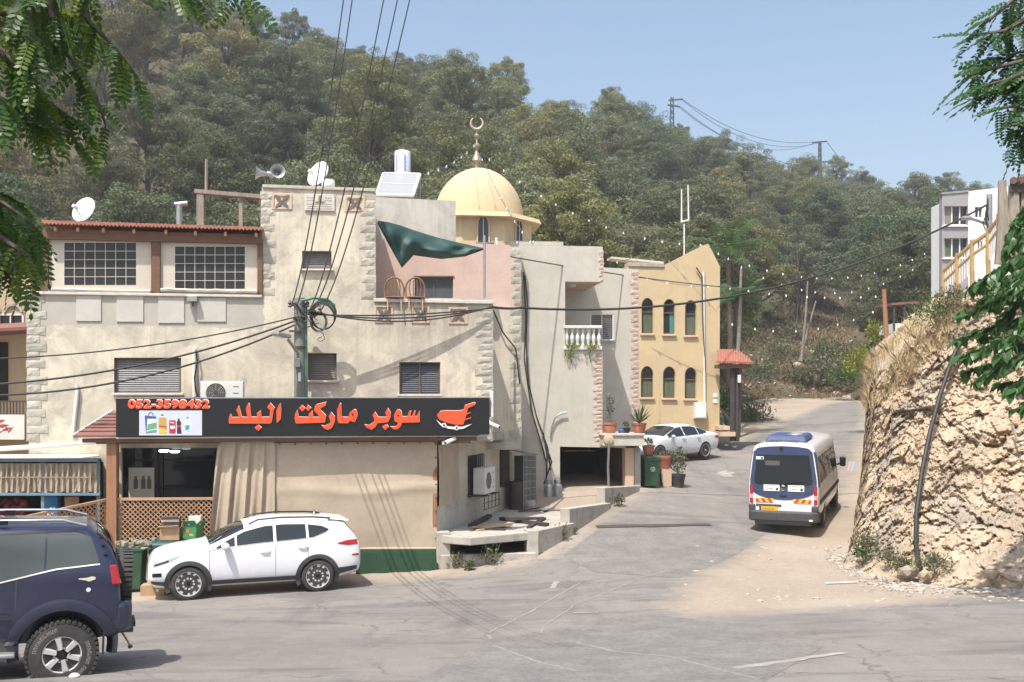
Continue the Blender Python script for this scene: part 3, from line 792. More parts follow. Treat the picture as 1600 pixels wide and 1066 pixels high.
# ---- recessed lower wall with air conditioner
LWA, LWB = Vector((-1.42, 25.5, 0)), Vector((.30, 31.35, 0))
lwd = (LWB-LWA); lwu = lwd.normalized(); lwn = Vector((lwu.y, -lwu.x, 0))
def LW(d, z, out=0.0): return LWA+lwu*d+lwn*out+Vector((0, 0, z))
mb = MB(); LL_ = lwd.length
for (d0, d1, z0, z1) in ((0,.75,.5,3.4),(.75,2.1,.5,1.62),(.75,2.1,2.75,3.4),(2.1,3.7,.5,3.4),(3.7,4.6,.5,1.65),(3.7,4.6,2.85,3.4),(4.6,LL_,.5,3.4)):
    mb.obox(LW(d0, z0), lwu*(d1-d0), lwn*-.25, Vector((0, 0, z1-z0)))
part('lower_wall', mb, M_cream, H1)
for d0, d1, z0, z1 in ((.75, 2.1, 1.62, 2.75), (3.7, 4.6, 1.65, 2.85)):
    mb = MB(); mb.obox(LW(d0, z0, -.18), lwu*(d1-d0), lwn*-.04, Vector((0, 0, z1-z0))); lw_ = part('lower_window', mb, M_glass, H1); mb = MB()
    for k in range(9):
        d = d0+(d1-d0)*k/8; mb.tube([LW(d, z0, .03), LW(d, z1, .03)], .012, 5)
    for z in (z0, (z0+z1)/2, z1): mb.tube([LW(d0, z, .03), LW(d1, z, .03)], .012, 5)
    part('window_bars', mb, M_steel, lw_)
mb = MB(); mb.obox(LW(-.3, 3.15, .45), lwu*(LL_+.2), lwn*-.7, Vector((0, 0, .2))); part('lower_lintel', mb, M_conc, H1)

# ================================================================== the grey house in the middle
H2 = thing('grey_house', 'plain grey rendered house with a corner balcony and pink stone edge', 'house', P3.at(880, 783))
mb = MB(); wall_poly(mb, P3, [(812,383),(942,387),(942,440.5),(883,440),(883,545),(941,545.5),(941,697),(978,697),(978,700),(975,700),(875,698),(875,783),(872,786),(812,786)], [], 0, .3)
part('wall', mb, M_grey_r, H2)
dn3 = P3.n*-3.0
for xe, y0, y1 in ((941, 388, 440), (940.5, 546, 690)):
    a, c = P3.at(xe, y1, -.301), P3.at(xe, y0, -.301); mb = MB(); mb.obox(a, P3.u*-.2, dn3, c-a); part('side_wall', mb, M_grey_r, H2)
a, b_ = P3.at(872, 440, -.301), P3.at(941.5, 440.5, -.301); mb = MB(); mb.obox(a, b_-a, P3.n*-2.6, Vector((0, 0, .25))); part('balcony_soffit', mb, M_pinkgrey if 'M_pinkgrey' in globals() else M_peach, H2)
a, b_ = P3.at(872, 546, -.301), P3.at(941.5, 546, -.301); mb = MB(); mb.obox(a, b_-a, P3.n*-2.6, Vector((0, 0, -.2))); part('balcony_floor', mb, M_conc, H2)
a, c = P3.at(883, 545, -.301), P3.at(883, 441, -.301); mb = MB(); mb.obox(a, P3.u*-.2, P3.n*-2.6, c-a); part('balcony_side', mb, M_grey_r, H2)
mb = MB(); a, b_ = P3.at(812, 388, -.301), P3.at(941.5, 391, -.301); mb.hexa([a, b_, b_+dn3, a+dn3], [p+Vector((0, 0, .12)) for p in (a, b_, b_+dn3, a+dn3)]); part('roof_slab', mb, M_conc, H2)
mb = MB(); wall_poly(mb, P4, [(850,413),(998,421),(998,692),(850,692)], [rect(922,491,959,531)], 0, .3); part('rear_wall', mb, M_grey_r, H2)
shutter(H2, P4, 922, 491, 959, 531, M_navy, .06, 12, True, M_offwhite); sill(H2, P4, 920, 961, 531, 2.5)
quoin(H2, P3, 934, 942, 392, 440, 8, meshes=STONES_P, proud=.02); quoin(H2, P3, 925, 941, 547, 690, 24, meshes=STONES_P, proud=.02)
quoin(H2, P4, 984, 997, 424, 688, 36, meshes=STONES_P, proud=.02)
# balustrade
bal = part('balustrade', pbox(pbox(MB(), P3, 881, 508.5, 941, 513, -.16, .04), P3, 881, 541, 941, 546.5, -.2, .06), M_offwhite, H2, bevel=.01)
pr = [(.045,0),(.06,.02),(.06,.06),(.04,.08),(.055,.2),(.072,.28),(.06,.36),(.038,.42),(.05,.45),(.038,.48),(.055,.58),(.06,.62),(.06,.65)]
bm_ = mesh_of('baluster', MB().lathe(pr, (0, 0, 0), 12), M_offwhite, 40)
for k in range(7):
    p = P3.at(885.5+k*8.4, 541, -.07); inst('baluster', bm_, bal, p-wloc(bal), (0, 0, 0), (1, 1, .93))
# ceiling lamp in the loggia
part('ceiling_lamp', MB().lathe([(.0,-.12),(.13,-.10),(.17,-.02),(.17,0)], P3.at(893, 449, -1.2)+Vector((0, 0, .12)), 14), M_offwhite, H2, 60)
# garage room, deck slab, pillars
gar = MB(); g0 = P3.at(875, 786, -.301); g1 = P3.at(990, 786, -.301); hz = P3.at(875, 697, 0).z-g0.z
gar.obox(g0+P3.n*-6, g1-g0, P3.n*-.2, Vector((0, 0, hz))); gar.obox(g0, P3.u*-.2, P3.n*-6, Vector((0, 0, hz))); gar.obox(g1, P3.u*.2, P3.n*-6, Vector((0, 0, hz)))
part('garage_wall', gar, M_conc, H2)
mb = MB(); mb.obox(g0+Vector((0, 0, hz+.001)), g1-g0, P3.n*-6, Vector((0, 0, .25))); part('garage_ceiling', mb, M_conc, H2)
mb = MB(); mb.obox(g0+P3.n*-3.0+P3.u*.7+Vector((0, 0, .0)), P3.u*1.35, P3.n*-.1, Vector((0, 0, hz-.35))); part('garage_door', mb, M_dark, H2)
mb = MB(); mb.obox(g0+P3.n*-1.6+P3.u*.5+Vector((0, 0, hz-.28)), P3.u*1.1, P3.n*-.6, Vector((0, 0, .03))); part('door_panel', mb, M_plank, H2)
part('pillar', pbox(MB(), P3, 977, 700, 990.5, 764, -.35, .02), M_peach, H2, bevel=.01)
part('grey_pillar', pbox(MB(), P3, 991, 700, 1001, 764, -.6, -.1), M_conc, H2)
part('deck', pbox(MB(), P3, 942.5, 681, 1006.5, 697, -3.2, .45), M_grey_r, H2, bevel=.012)
part('deck_coping', pbox(MB(), P3, 941, 677.5, 1008, 681, -3.2, .50), M_marble, H2, bevel=.01)
# drain pipe from the deck, and the bent pipe on the wall
part('drain_pipe', MB().tube([P3.at(951, 690, .5), P3.at(951.5, 697, .5), P3.at(950, 730, .3), P3.at(951, 760, .2)], .045, 8), M_metal, H2, 60)
part('drain_outlet', MB().lathe([(.05,0),(.17,.02),(.17,.09),(.05,.12)], P3.at(950, 686, .42), 12, P3.n), M_peach, H2, 40)
part('wall_pipe', MB().tube([P3.at(886, 644, .10), P3.at(876, 646, .10), P3.at(867, 653, .09), P3.at(862, 668, .06), P3.at(860, 684, .05)], .028, 8), M_metal, H2, 60)
# ================================================================== the yellow house with pointed windows
H3 = thing('yellow_house', 'ochre yellow house with six pointed arch windows by the road', 'house', P5.at(1060, 690))
def pointed(x0, x1, yt, yb, n=7):
    w = (x1-x0)/2; cx = (x0+x1)/2; ys = yt+w*1.35; L = []; Rr = []
    for k in range(n+1):
        tt = k/n; y = ys+(yt-ys)*math.sin(tt*PI/2*.92)/math.sin(PI/2*.92); xx = w*(1-tt**1.9)
        L.append((cx-xx, y)); Rr.append((cx+xx, y))
    return [(x0, yb)]+L+Rr[::-1][1:]+[(x1, yb)]
arch = [(1002.5,1021,465.5,521),(1036.5,1055,467,522),(1070.5,1088.5,469,524),(1001.5,1021,572,621),(1036,1055.5,572.5,622),(1070,1088.5,574,623)]
mb = MB(); wall_poly(mb, P5, [(980,416),(1037,415),(1102,382),(1107,381),(1125,417),(1124,690),(980,690)], [pointed(*a) for a in arch], 0, .3)
part('wall', mb, M_yellow, H3)
mb = MB(); dn5 = P5.n*-9
for xe, y0 in ((1122.5, 419), (985, 418)):
    a, c = P5.at(xe, 690, -.301), P5.at(xe, y0, -.301); mb.obox(a, P5.u*-.25, dn5, c-a)
a, b_ = P5.at(985, 422, -.301), P5.at(1118, 424, -.301); mb.obox(a, b_-a, dn5, Vector((0, 0, .15)))
a, b_ = P5.at(985, 690, -9), P5.at(1118, 690, -9); mb.obox(a, b_-a, P5.n*-.2, Vector((0, 0, 7.5)))
part('side_wall', mb, M_yellow, H3)
part('coping', pbox(MB(), P5, 982, 410, 1038, 416, -.6, .06, 411.5, 417.5), M_conc, H3, bevel=.01)
mb = MB(); pbox(mb, P5, 955, 401, 1037, 404, -2.6, -1.8, 409, 412); part('roof_ledge', mb, M_marble, H3)
mb = MB(); pbox(mb, P5, 990, 404, 1037, 416, -2.5, -2.2, 410, 418); part('parapet', mb, M_yellow, H3)
for i, a in enumerate(arch):
    x0, x1, yt, yb = a; o_ = pointed(*a); cx = (x0+x1)/2; cy = (yt+yb)/2
    inn = [(cx+(x-cx)*.84, cy+(y-cy)*.94) for x, y in o_]
    mb = MB(); wall_poly(mb, P5, o_, [inn], -.14, .06)
    ym = yt+(yb-yt)*.40; pbox(mb, P5, x0+1, ym-.9, x1-1, ym+.9, -.2, -.13)
    w = part('window', mb, M_brownframe, H3)
    mb = MB(); wall_poly(mb, P5, o_, [], -.19, .01); part('pane', mb, M_glass, w)
    mb = MB(); xs0, xs1 = x0+2, x1-2
    if i == 1: xs0, xs1 = cx+.5, x1-2.5
    g = []
    for y in (ym+1.5, yb-1):
        g.append([P5.at(xs0+(xs1-xs0)*k/20, y, -.178+.006*math.sin(k*1.9)) for k in range(21)])
    mb.grid(g); part('curtain', mb, M_teal if i == 1 else M_curtain, w, 60)
    part('sill', pbox(MB(), P5, x0-1.5, yb, x1+2.5, yb+3.2, -.12, .10), M_peach, H3, bevel=.012)
bx_ = part('meter_box', pbox(MB(), P5, 1086.5, 628.5, 1104, 654, 0, .3), M_offwhite, H3, bevel=.015)
part('box_door', pbox(MB(), P5, 1088, 630.5, 1102.5, 652.5, .3, .315), M_white, bx_, bevel=.006)
for y0 in (615, 624): part('number_plate', pbox(MB(), P5, 1114.5, y0, 1121, y0+6, 0, .03), M_white, H3)
part('conduit', MB().tube([P5.at(1099, 425, .07), P5.at(1100, 520, .07), P5.at(1101, 628, .07)], .06, 8), M_offwhite, H3, 60)
part('cable', MB().tube([P5.at(1088, 418, .1), P5.at(1097, 432, .1), P5.at(1098, 500, .12), P5.at(1101, 560, .1), P5.at(1102, 600, .08)], .035, 6), M_cable2, H3, 60)

# ================================================================== dome of the mosque
D_D = 46.0
DM = thing('mosque_dome', 'ochre dome on an eight-sided drum topped by a brass crescent', 'dome', U(748, 420, D_D))
s = D_D/F; c = U(748, 344, D_D)
prof = [(70.5*s, -3*s), (70.5*s, 0)]
for k in range(1, 17):
    a = k/16*PI/2; prof.append((70*s*math.cos(a)**.92, (76*math.sin(a)+5*(k/16)**3)*s))
prof[-1] = (.001, 82*s)
part('dome', MB().lathe(prof, c, 48), M_dome, DM, 35)
def oct_ring(r, z0, z1, r1=None):
    mb = MB(); r1 = r1 or r; b_ = []; t_ = []
    for k in range(8):
        a = PI/8+k*PI/4+.12; b_.append(c+Vector((math.cos(a)*r, math.sin(a)*r, z0))); t_.append(c+Vector((math.cos(a)*r1, math.sin(a)*r1, z1)))
    mb.add(b_+t_, [tuple(range(8))[::-1], tuple(range(8, 16))]+[(i, (i+1) % 8, 8+(i+1) % 8, 8+i) for i in range(8)]); return mb
part('eave', oct_ring(101*s, -11*s, -4*s, 97*s), M_dome, DM); part('eave_trim', oct_ring(80*s, -4*s, -.5*s, 74*s), M_dome, DM)
part('drum', oct_ring(85*s, -80*s, -11*s), M_dome, DM)
for k, (px, w) in enumerate(((767, 15), (811, 8), (716, 8))):
    # small arched windows of the drum
    ang = {0: -PI/2+.25, 1: -PI/2+.98, 2: -PI/2-.5}[k]
    # face centre directions of the octagon
    ks = [(.12+PI/8+PI/8+i*PI/4) for i in range(8)]; ang = min(ks, key=lambda a: abs(((a-ang+PI) % (2*PI))-PI)); nrm = Vector((math.cos(ang), math.sin(ang), 0)); tg = Vector((-nrm.y, nrm.x, 0))
    ap = 85*s*math.cos(PI/8); mb = MB(); P = []; wd = .27
    for q in range(9):
        a = PI*q/8; P.append(c+nrm*(ap+.02)+tg*math.cos(a)*wd+Vector((0, 0, -.62+math.sin(a)*wd*1.35)))
    P += [c+nrm*(ap+.02)-tg*wd+Vector((0, 0, -1.5)), c+nrm*(ap+.02)+tg*wd+Vector((0, 0, -1.5))]
    mb.prism(P, nrm*-.05); w = part('window', mb, M_glass, DM)
    mb = MB(); mb.tube([p+nrm*.02 for p in P]+[P[0]+nrm*.02], .05, 6); part('window_frame', mb, M_peach, w)
    mb = MB(); mb.tube([c+nrm*(ap+.05)+Vector((0, 0, -.3)), c+nrm*(ap+.05)+Vector((0, 0, -1.5))], .02, 5); part('window_bar', mb, M_offwhite, w)
f0 = U(745, 266, D_D)
fin = MB().lathe([(.10,-.3),(.10,.35),(.24,.45),(.06,.95),(.06,1.05),(.19,1.12),(.19,1.2),(.06,1.28),(.04,1.5),(.12,1.6),(.12,1.66),(.03,1.75),(.03,1.95)], f0, 14)
part('finial', fin, M_goldleaf, DM, 40)
mb = MB(); cc = f0+Vector((0, 0, 2.24)); P = []
for k in range(25):
    a = math.radians(-90-0+(-150+300*k/24)+180-90); w = .065*math.sin(PI*k/24)**.6+.008
    P.append((cc+Vector((math.cos(math.radians(-90-150+300*k/24))*.29, 0, math.sin(math.radians(-90-150+300*k/24))*.29)), w))
mb.tube([p for p, w in P], lambda t_: .07*math.sin(PI*t_)**.6+.008, 8); part('crescent', mb, M_goldleaf, DM, 60)
# mosque hall under the drum
mb = MB(); a = U(690, 378, 44.2); mb.obox(Vector((a.x, 43.6, 1.5)), (5.6, .6, 0), (-.8, 6, 0), (0, 0, a.z-1.5)); 
part('hall', mb, M_grey_r, DM)

# ================================================================== neighbour on the far left
PN = Plane(29.0)
H4 = thing('tan_house', 'tan house with grey arches and dark awning at far left edge', 'house', PN.at(20, 800))
mb = MB(); wall_poly(mb, PN, [(-260,430),(50,430),(50,900),(-260,900)], [rect(0,493,34,516), rect(-60,493,-25,516)], 0, 5); part('wall', mb, M_tan, H4)
mb = MB(); pbox(mb, PN, 0, 493, 34, 516, -.12, -.1); w = part('window', mb, M_glass, H4)
mb = MB(); pbox(mb, PN, -2, 490, 36, 493, -.1, .03); pbox(mb, PN, 34, 493, 37, 516, -.1, .03); pbox(mb, PN, 15, 493, 17, 516, -.09, .02); part('window_frame', mb, M_offwhite, w)
mb = MB()
for cx in (20, 52, -14):
    pts = [(cx+15*math.cos(PI*k/12), 488-14*math.sin(PI*k/12)) for k in range(13)]; inn = [(cx+11*math.cos(PI*k/12), 488-10*math.sin(PI*k/12)) for k in range(13)]
    for k in range(12):
        q = [PN.at(*pts[k], .06), PN.at(*pts[k+1], .06), PN.at(*inn[k+1], .06), PN.at(*inn[k], .06)]; mb.prism(q, PN.n*-.06)
part('arch_trim', mb, M_conc, H4)
mb = MB(); a, b_ = PN.at(-200, 528, 1.6), PN.at(49, 515, 1.2); mb.hexa([a, b_, b_+PN.n*-1.6, a+PN.n*-1.6], [p+Vector((0, 0, .08)) for p in (a, b_, b_+PN.n*-1.2+Vector((0, 0, .25)), a+PN.n*-1.6+Vector((0, 0, .25)))]); part('awning', mb, M_shingle, H4)
mb = MB(); pbox(mb, PN, -200, 655, 47, 665, -.1, 1.3); part('balcony_slab', mb, M_conc, H4)
mb = MB(); pbox(mb, PN, -200, 626, 46, 628.5, 1.2, 1.25)
for k in range(26): x = 46-k*5; mb.tube([PN.at(x, 627, 1.22), PN.at(x, 655, 1.22)], .014, 5)
part('railing', mb, M_steel, H4)
mb = MB(); pbox(mb, PN, -100, 535, 12, 626, -.02, .04); part('dark_doorway', mb, M_dark, H4)
# ================================================================== shop porch under the sign
SH = thing('shop_porch', 'shop porch with maroon shingle roof, tan roll-down tarps and wooden lattice', 'shop porch', PQ.at(430, 890))
# lean-to shingle roof
mb = MB(); a0, a1 = PQ.at(114, 684, .30), PQ.at(748, 681, .30); b0, b1 = PA.at(176, 646, .02), PA.at(752, 644, .02)
mb.hexa([a0, a1, b1, b0], [p+Vector((0, 0, .06)) for p in (a0, a1, b1, b0)]); rf = part('roof', mb, M_shingle, SH)
mb = MB()
for k in range(1, 7):
    tt = k/7; p, q = a0.lerp(b0, tt)+Vector((0, 0, .06)), a1.lerp(b1, tt)+Vector((0, 0, .06)); mb.obox(p, q-p, PQ.n*.05, Vector((0, 0, .02)))
part('shingle_course', mb, M_shingle, rf, kind='stuff')
mb = MB(); mb.tube([a0+Vector((0, 0, .05)), b0+Vector((0, 0, .07))], .03, 6); part('verge_trim', mb, M_offwhite, rf)
part('eave_beam', pbox(MB(), PQ, 128, 685.5, 745, 692, -.02, .22, 682.5, 689), M_wood, SH, bevel=.008)
part('eave_trim', pbox(MB(), PQ, 182, 683.5, 765, 686, .22, .30, 680, 682), M_offwhite, SH)
part('post', pbox(MB(), PQ, 166, 688, 182, 912, -.15, .12), M_post, SH, bevel=.012)
part('post', pbox(MB(), PQ, 676, 690, 683, 900, -.12, -.02), M_post, SH, bevel=.012)
# lattice panels
def lattice(p00, p10, p01, p11, pitch, name_parent, th=.012, w=.022):
    """diagonal strips clipped to the quad; p00,p10 bottom, p01,p11 top"""
    mb = MB(); L = (p10-p00).length; n_ = (p10-p00).cross(Vector((0, 0, 1))).normalized()
    def hgt(u_): return p01.lerp(p11, u_).z-p00.lerp(p10, u_).z
    def pt(x, y, o): u_ = min(max(x/L, 0), 1); p = p00.lerp(p10, u_); return Vector((p.x, p.y, p.z+y))+n_*o
    Hm = max(hgt(0), hgt(1))
    for sgn, o in ((1, 0), (-1, th+.002)):
        k = -Hm if sgn > 0 else 0.0; end = L if sgn > 0 else L+Hm
        x0 = k
        while x0 < end:
            pts = []; N = 40
            for i in range(N+1):
                y = Hm*i/N; x = x0+sgn*y
                if 0 <= x <= L and y <= hgt(x/L): pts.append((x, y))
            if len(pts) > 1:
                (xa, ya), (xb, yb) = pts[0], pts[-1]; d = Vector((sgn, 1)).normalized()*.0; q = w*.707
                A, B = pt(xa-q*sgn*.5, ya+q*.5, o), pt(xa+q*sgn*.5, ya-q*.5, o); C_, D_ = pt(xb+q*sgn*.5, yb-q*.5, o), pt(xb-q*sgn*.5, yb+q*.5, o)
                t_ = n_*th; mb.hexa([A, B, B+t_, A+t_], [D_, C_, C_+t_, D_+t_])
            x0 += pitch
    return mb
def lat_panel(p00, p10, p01, p11):
    mb = MB(); n_ = (p10-p00).cross(Vector((0, 0, 1))).normalized()
    for a, b_ in ((p01, p11), (p00, p10)): mb.obox(a-n_*.02-Vector((0, 0, .03)), b_-a, n_*.07, Vector((0, 0, .06)))
    for a, b_ in ((p00, p01), (p10, p11)): mb.tube([a, b_], .03, 4)
    f = part('lattice_frame', mb, M_lattice, SH)
    part('lattice', lattice(p00, p10, p01, p11, .115, f), M_lattice, f, kind='stuff')
lat_panel(PQ.at(183, 868, -.03), PQ.at(345, 868, -.03), PQ.at(183, 780, -.03), PQ.at(345, 779, -.03))
lp1, lp0 = PQ.at(166, 868, -.02), U(20, 890, 20.6); lat_panel(lp0, lp1, U(20, 812, 20.6), PQ.at(166, 781, -.02))
# low plinth under lattice and tarps
part('plinth', pbox(MB(), PQ, 150, 866, 683, 915, -.3, -.04, 856, 905), M_conc, SH)
mb = MB(); a, b_ = PQ.at(150, 868, -.31), PQ.at(683, 858, -.31); mb.hexa([a, b_, b_+PQ.n*-1.5, a+PQ.n*-1.5], [p+Vector((0, 0, .05)) for p in (a, b_, b_+PQ.n*-1.5, a+PQ.n*-1.5)]); part('porch_floor', mb, M_conc, SH)
# bunched tarp
rows = []
for i in range(25):
    v_ = i/24; row = []
    for j in range(61):
        u_ = j/60; xl = 341-17*v_**.8; xr = 428; x = xl+(xr-xl)*u_; y = 690+v_*(858-690)
        if u_ < .3: y = 690+v_*(172-60*max(0, .0))
        amp = (.04+.11*v_**.6)*(1 if u_ < .85 else (1-u_)/.15)
        f = math.sin(u_*26+1.6*math.sin(v_*2.2+u_*3))*.6+.5*math.sin(u_*47+v_*3)
        row.append(PQ.at(x+1.2*math.sin(u_*26+v_*2), y, .04+amp*f*.8+.05*v_))
    rows.append(row)
part('bunched_tarp', MB().sheet(rows, PQ.n*-.006), M_tarp, SH, 80)
# long flat tarp with grommets
rows = []
for i in range(29):
    v_ = i/28; row = []
    for j in range(53):
        u_ = j/52; x = 427+(683-427)*u_; y = 692-2*u_+v_*(166-1*u_)
        bl = .05*math.sin(PI*v_)*math.sin(PI*u_)+.018*math.sin(u_*9+v_*4)*v_+.015*noise.noise(Vector((u_*5, v_*4, 2)))
        cr = .05*math.exp(-((v_-.46+.02*math.sin(u_*9)+.10*max(0, u_-.75))**2)/.0016)*(.4+.6*u_)
        row.append(PQ.at(x, y, -.02+bl+cr))
    rows.append(row)
tp = part('flat_tarp', MB().sheet(rows, PQ.n*-.006), M_tarp, SH, 80)
mb = MB()
for k in range(11): mb.lathe([(.0,0),(.022,.0),(.022,.012),(0,.012)], PQ.at(437+k*24.3, 694-.2*k, .0), 8, PQ.n)
for k in range(7): mb.lathe([(.0,0),(.02,.0),(.02,.012),(0,.012)], PQ.at(681, 715+k*21, .0), 8, PQ.n)
part('grommet', mb, M_steel, tp, kind='stuff')
mb = MB(); mb.tube([PQ.at(429, 692, .03), PQ.at(429, 856, .03)], .022, 6); part('hem_rope', mb, M_tarp, tp)
mb = MB(); mb.tube([PQ.at(428, 858, -.02), PQ.at(683, 857, -.02)], .03, 8); part('bottom_bar', mb, M_tarp, tp, 60)
# side tarp and the wall below it
SA, SB = PQ.at(683.5, 690, -.05), Vector((-1.42, 25.48, 0))
def SD(u_, y_z, out=0):
    p = Vector((SA.x, SA.y, 0)).lerp(SB, u_); d = (SB-Vector((SA.x, SA.y, 0))).normalized(); n_ = Vector((d.y, -d.x, 0)); return Vector((p.x, p.y, y_z))+n_*out
rows = [[SD(u_/10, 3.16-v_*1.55+.03*math.sin(u_*.9)*v_, .03+.03*math.sin(u_*1.1+v_*2)) for u_ in range(11)] for v_ in np.linspace(0, 1, 12)]
part('side_tarp', MB().sheet(rows, lwn*-.006), M_tarp, SH, 80)
mb = MB(); mb.hexa([SD(0, .3), SD(1, .3), SD(1, .3, -.15), SD(0, .3, -.15)], [SD(0, 1.62), SD(1, 1.7), SD(1, 1.7, -.15), SD(0, 1.62, -.15)]); part('side_wall', mb, M_white_r, SH)
# artificial turf skirt
rows = [[PQ.at(556+(685-556)*u_/26, 858+v_*(47-15*u_/26), .0+.22*v_+.03*math.sin(u_*.9)*v_) for u_ in range(27)] for v_ in np.linspace(0, 1, 7)]
part('turf_skirt', MB().sheet(rows, PQ.n*-.02), M_turf, SH, 80)
# ---- shop front
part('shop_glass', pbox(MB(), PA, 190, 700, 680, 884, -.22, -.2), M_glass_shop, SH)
mb = MB()
for x in (190, 206, 245, 252, 342, 430, 520): pbox(mb, PA, x, 700, x+3, 880, -.2, -.14)
pbox(mb, PA, 206, 718, 680, 721, -.2, -.145); part('shop_frame', mb, M_black, SH)
po = part('poster', pbox(MB(), PA, 201, 731, 241, 782, -.14, -.13), M_board, SH)
mb = MB()
for x in (212, 224, 233):
    for (dx, y0, y1) in ((2.0, 744, 749), (3.4, 749, 764)): pbox(mb, PA, x-dx, y0, x+dx, y1, -.13, -.126)
part('poster_print', mb, M_cable2, po, kind='stuff')
m_, t, b = nodes('lit_tube'); b.inputs['Emission Color'].default_value = (.9, .95, 1, 1); b.inputs['Emission Strength'].default_value = 6; M_lit = m_
for i, (x, y) in enumerate(((256, 706.5), (273, 707.5))):
    p = PA.at(x, y, .6); part('ceiling_lamp', MB().lathe([(.0,0),(.09,.0),(.12,.03),(.12,.05),(0,.05)], p, 16), M_lit, SH)
mb = MB(); a, b_ = PQ.at(150, 694, -.25), PQ.at(676, 690, -.25); mb.hexa([a, b_, b_+PQ.n*-1.3, a+PQ.n*-1.3], [p+Vector((0, 0, .05)) for p in (a, b_, b_+PQ.n*-1.3, a+PQ.n*-1.3)]); part('porch_ceiling', mb, M_wood, SH)

# ================================================================== the shop sign
SG = thing('shop_sign', 'long black shop sign with orange-red Arabic lettering, phone number and trolley', 'sign', PQ.at(470, 683, .3))
mb = MB(); pbox(mb, PQ, 181, 623, 765, 683, .24, .42, 622, 679); part('board', mb, M_black_sign, SG, bevel=.01)
mb = MB(); pbox(mb, PQ, 180, 621.4, 766, 623, .22, .43, 620.4, 622); part('top_trim', mb, M_metal, SG)
def letter(pts, ox, oy, sc, mat, name, parent, o=.455, th=.035):
    P = [PQ.at(ox+x/sc, oy+y/sc, o) for x, y in pts]
    return part(name, MB().prism(P, PQ.n*-th), mat, parent)
M_letter_edge = flat('letter_white_edge', (.75, .74, .72), .4)
def glyph(pts, ox, oy, sc, name='letter'):
    g = letter(pts, ox, oy, sc, M_sign_red, name, SG)
    # white side return: same outline shifted a touch up and right, set behind
    P = [PQ.at(ox+x/sc+.45, oy+y/sc-.65, .436) for x, y in pts]
    part('edge', MB().prism(P, PQ.n*-.014), M_letter_edge, g)
    return g
A_, B_ = (340, 615, 7.273), (540, 615, 6.667)
glyph([(150,232),(160,270),(245,270),(213,185),(240,135),(275,265),(340,270),(320,170),(350,110),(364,120),(380,265),(452,268),(445,230),(488,190),(497,268),(588,265),(597,190),(562,155),(597,105),(650,165),(632,200),(612,330),(590,342),(130,342),(125,300),(135,250)], *A_)
glyph([(460,355),(502,390),(460,425),(420,390)], *A_, name='letter_dot')
glyph([(715,110),(722,200),(715,295),(672,338),(668,200),(690,140)], *A_)
glyph([(905,185),(920,265),(1040,270),(1035,235),(1075,195),(1085,268),(1165,268),(1098,195),(1103,150),(1125,125),(1235,95),(1226,138),(1160,175),(1230,250),(1218,330),(890,342),(875,290),(880,230)], *A_)
glyph([(960,135),(998,168),(960,205),(925,165)], *A_, name='letter_dot'); glyph([(1022,130),(1065,165),(1028,200),(1003,170)], *A_, name='letter_dot')
glyph([(1290,210),(1330,260),(1330,320),(1300,390),(1255,415),(1215,400),(1178,360),(1215,370),(1260,350),(1285,320),(1262,260)], *A_)
glyph([(1390,105),(1402,120),(1410,265),(1485,268),(1500,220),(1555,178),(1580,190),(1590,250),(1560,330),(1505,310),(1480,340),(1370,338),(1360,300),(1358,180)], *A_)
glyph([(305,190),(340,245),(430,245),(412,200),(440,150),(468,200),(465,255),(440,300),(330,310),(310,350),(270,378),(225,360),(195,325),(245,330),(290,300),(300,270),(280,225)], *B_)
glyph([(428,320),(448,348),(412,382),(382,348)], *B_, name='letter_dot')
glyph([(560,165),(580,185),(590,240),(640,240),(665,185),(682,182),(672,238),(690,240),(712,185),(727,182),(718,238),(738,238),(768,180),(770,300),(585,305),(575,340),(540,375),(500,372),(462,345),(520,345),(550,305),(510,290),(505,225),(530,175)], *B_)
for (x, y, (ox, oy, sc)) in ((1535, 238, A_), (547, 230, B_)):
    part('letter_eye', MB().lathe([(0,0),(.022,0),(.022,.004),(0,.004)], PQ.at(ox+x/sc, oy+y/sc, .456), 10, PQ.n), M_black_sign, SG)
tr = glyph([(985,185),(1040,178),(1180,180),(1232,170),(1240,125),(1340,92),(1352,100),(1345,122),(1270,155),(1262,200),(1248,250),(1225,325),(1140,325),(1040,300),(975,270),(952,225)], *B_, name='trolley')
for (xa, ya, xb, yb) in ((1252,215,1302,197), (1242,272,1310,250)): letter([(xa, ya-5), (xb, yb-5), (xb-2, yb+7), (xa-2, ya+7)], *B_, M_sign_red, 'trolley_bar', SG)
letter([(940,270),(1000,318),(1060,340),(1140,350),(1220,345),(1315,318),(1230,365),(1150,375),(1060,364),(990,332)], *B_, M_white, 'trolley_base', SG, .44, .02)
for x, y in ((1025, 330), (1157, 358)):
    w = part('trolley_wheel', MB().lathe([(0,0),(.055,0),(.055,.03),(0,.03)], PQ.at(540+x/6.667, 615+y/6.667, .44), 16, PQ.n), M_white, SG)
    part('hub', MB().lathe([(0,0),(.026,0),(.026,.006),(0,.006)], PQ.at(540+x/6.667, 615+y/6.667, .471), 12, PQ.n), M_black_sign, w)
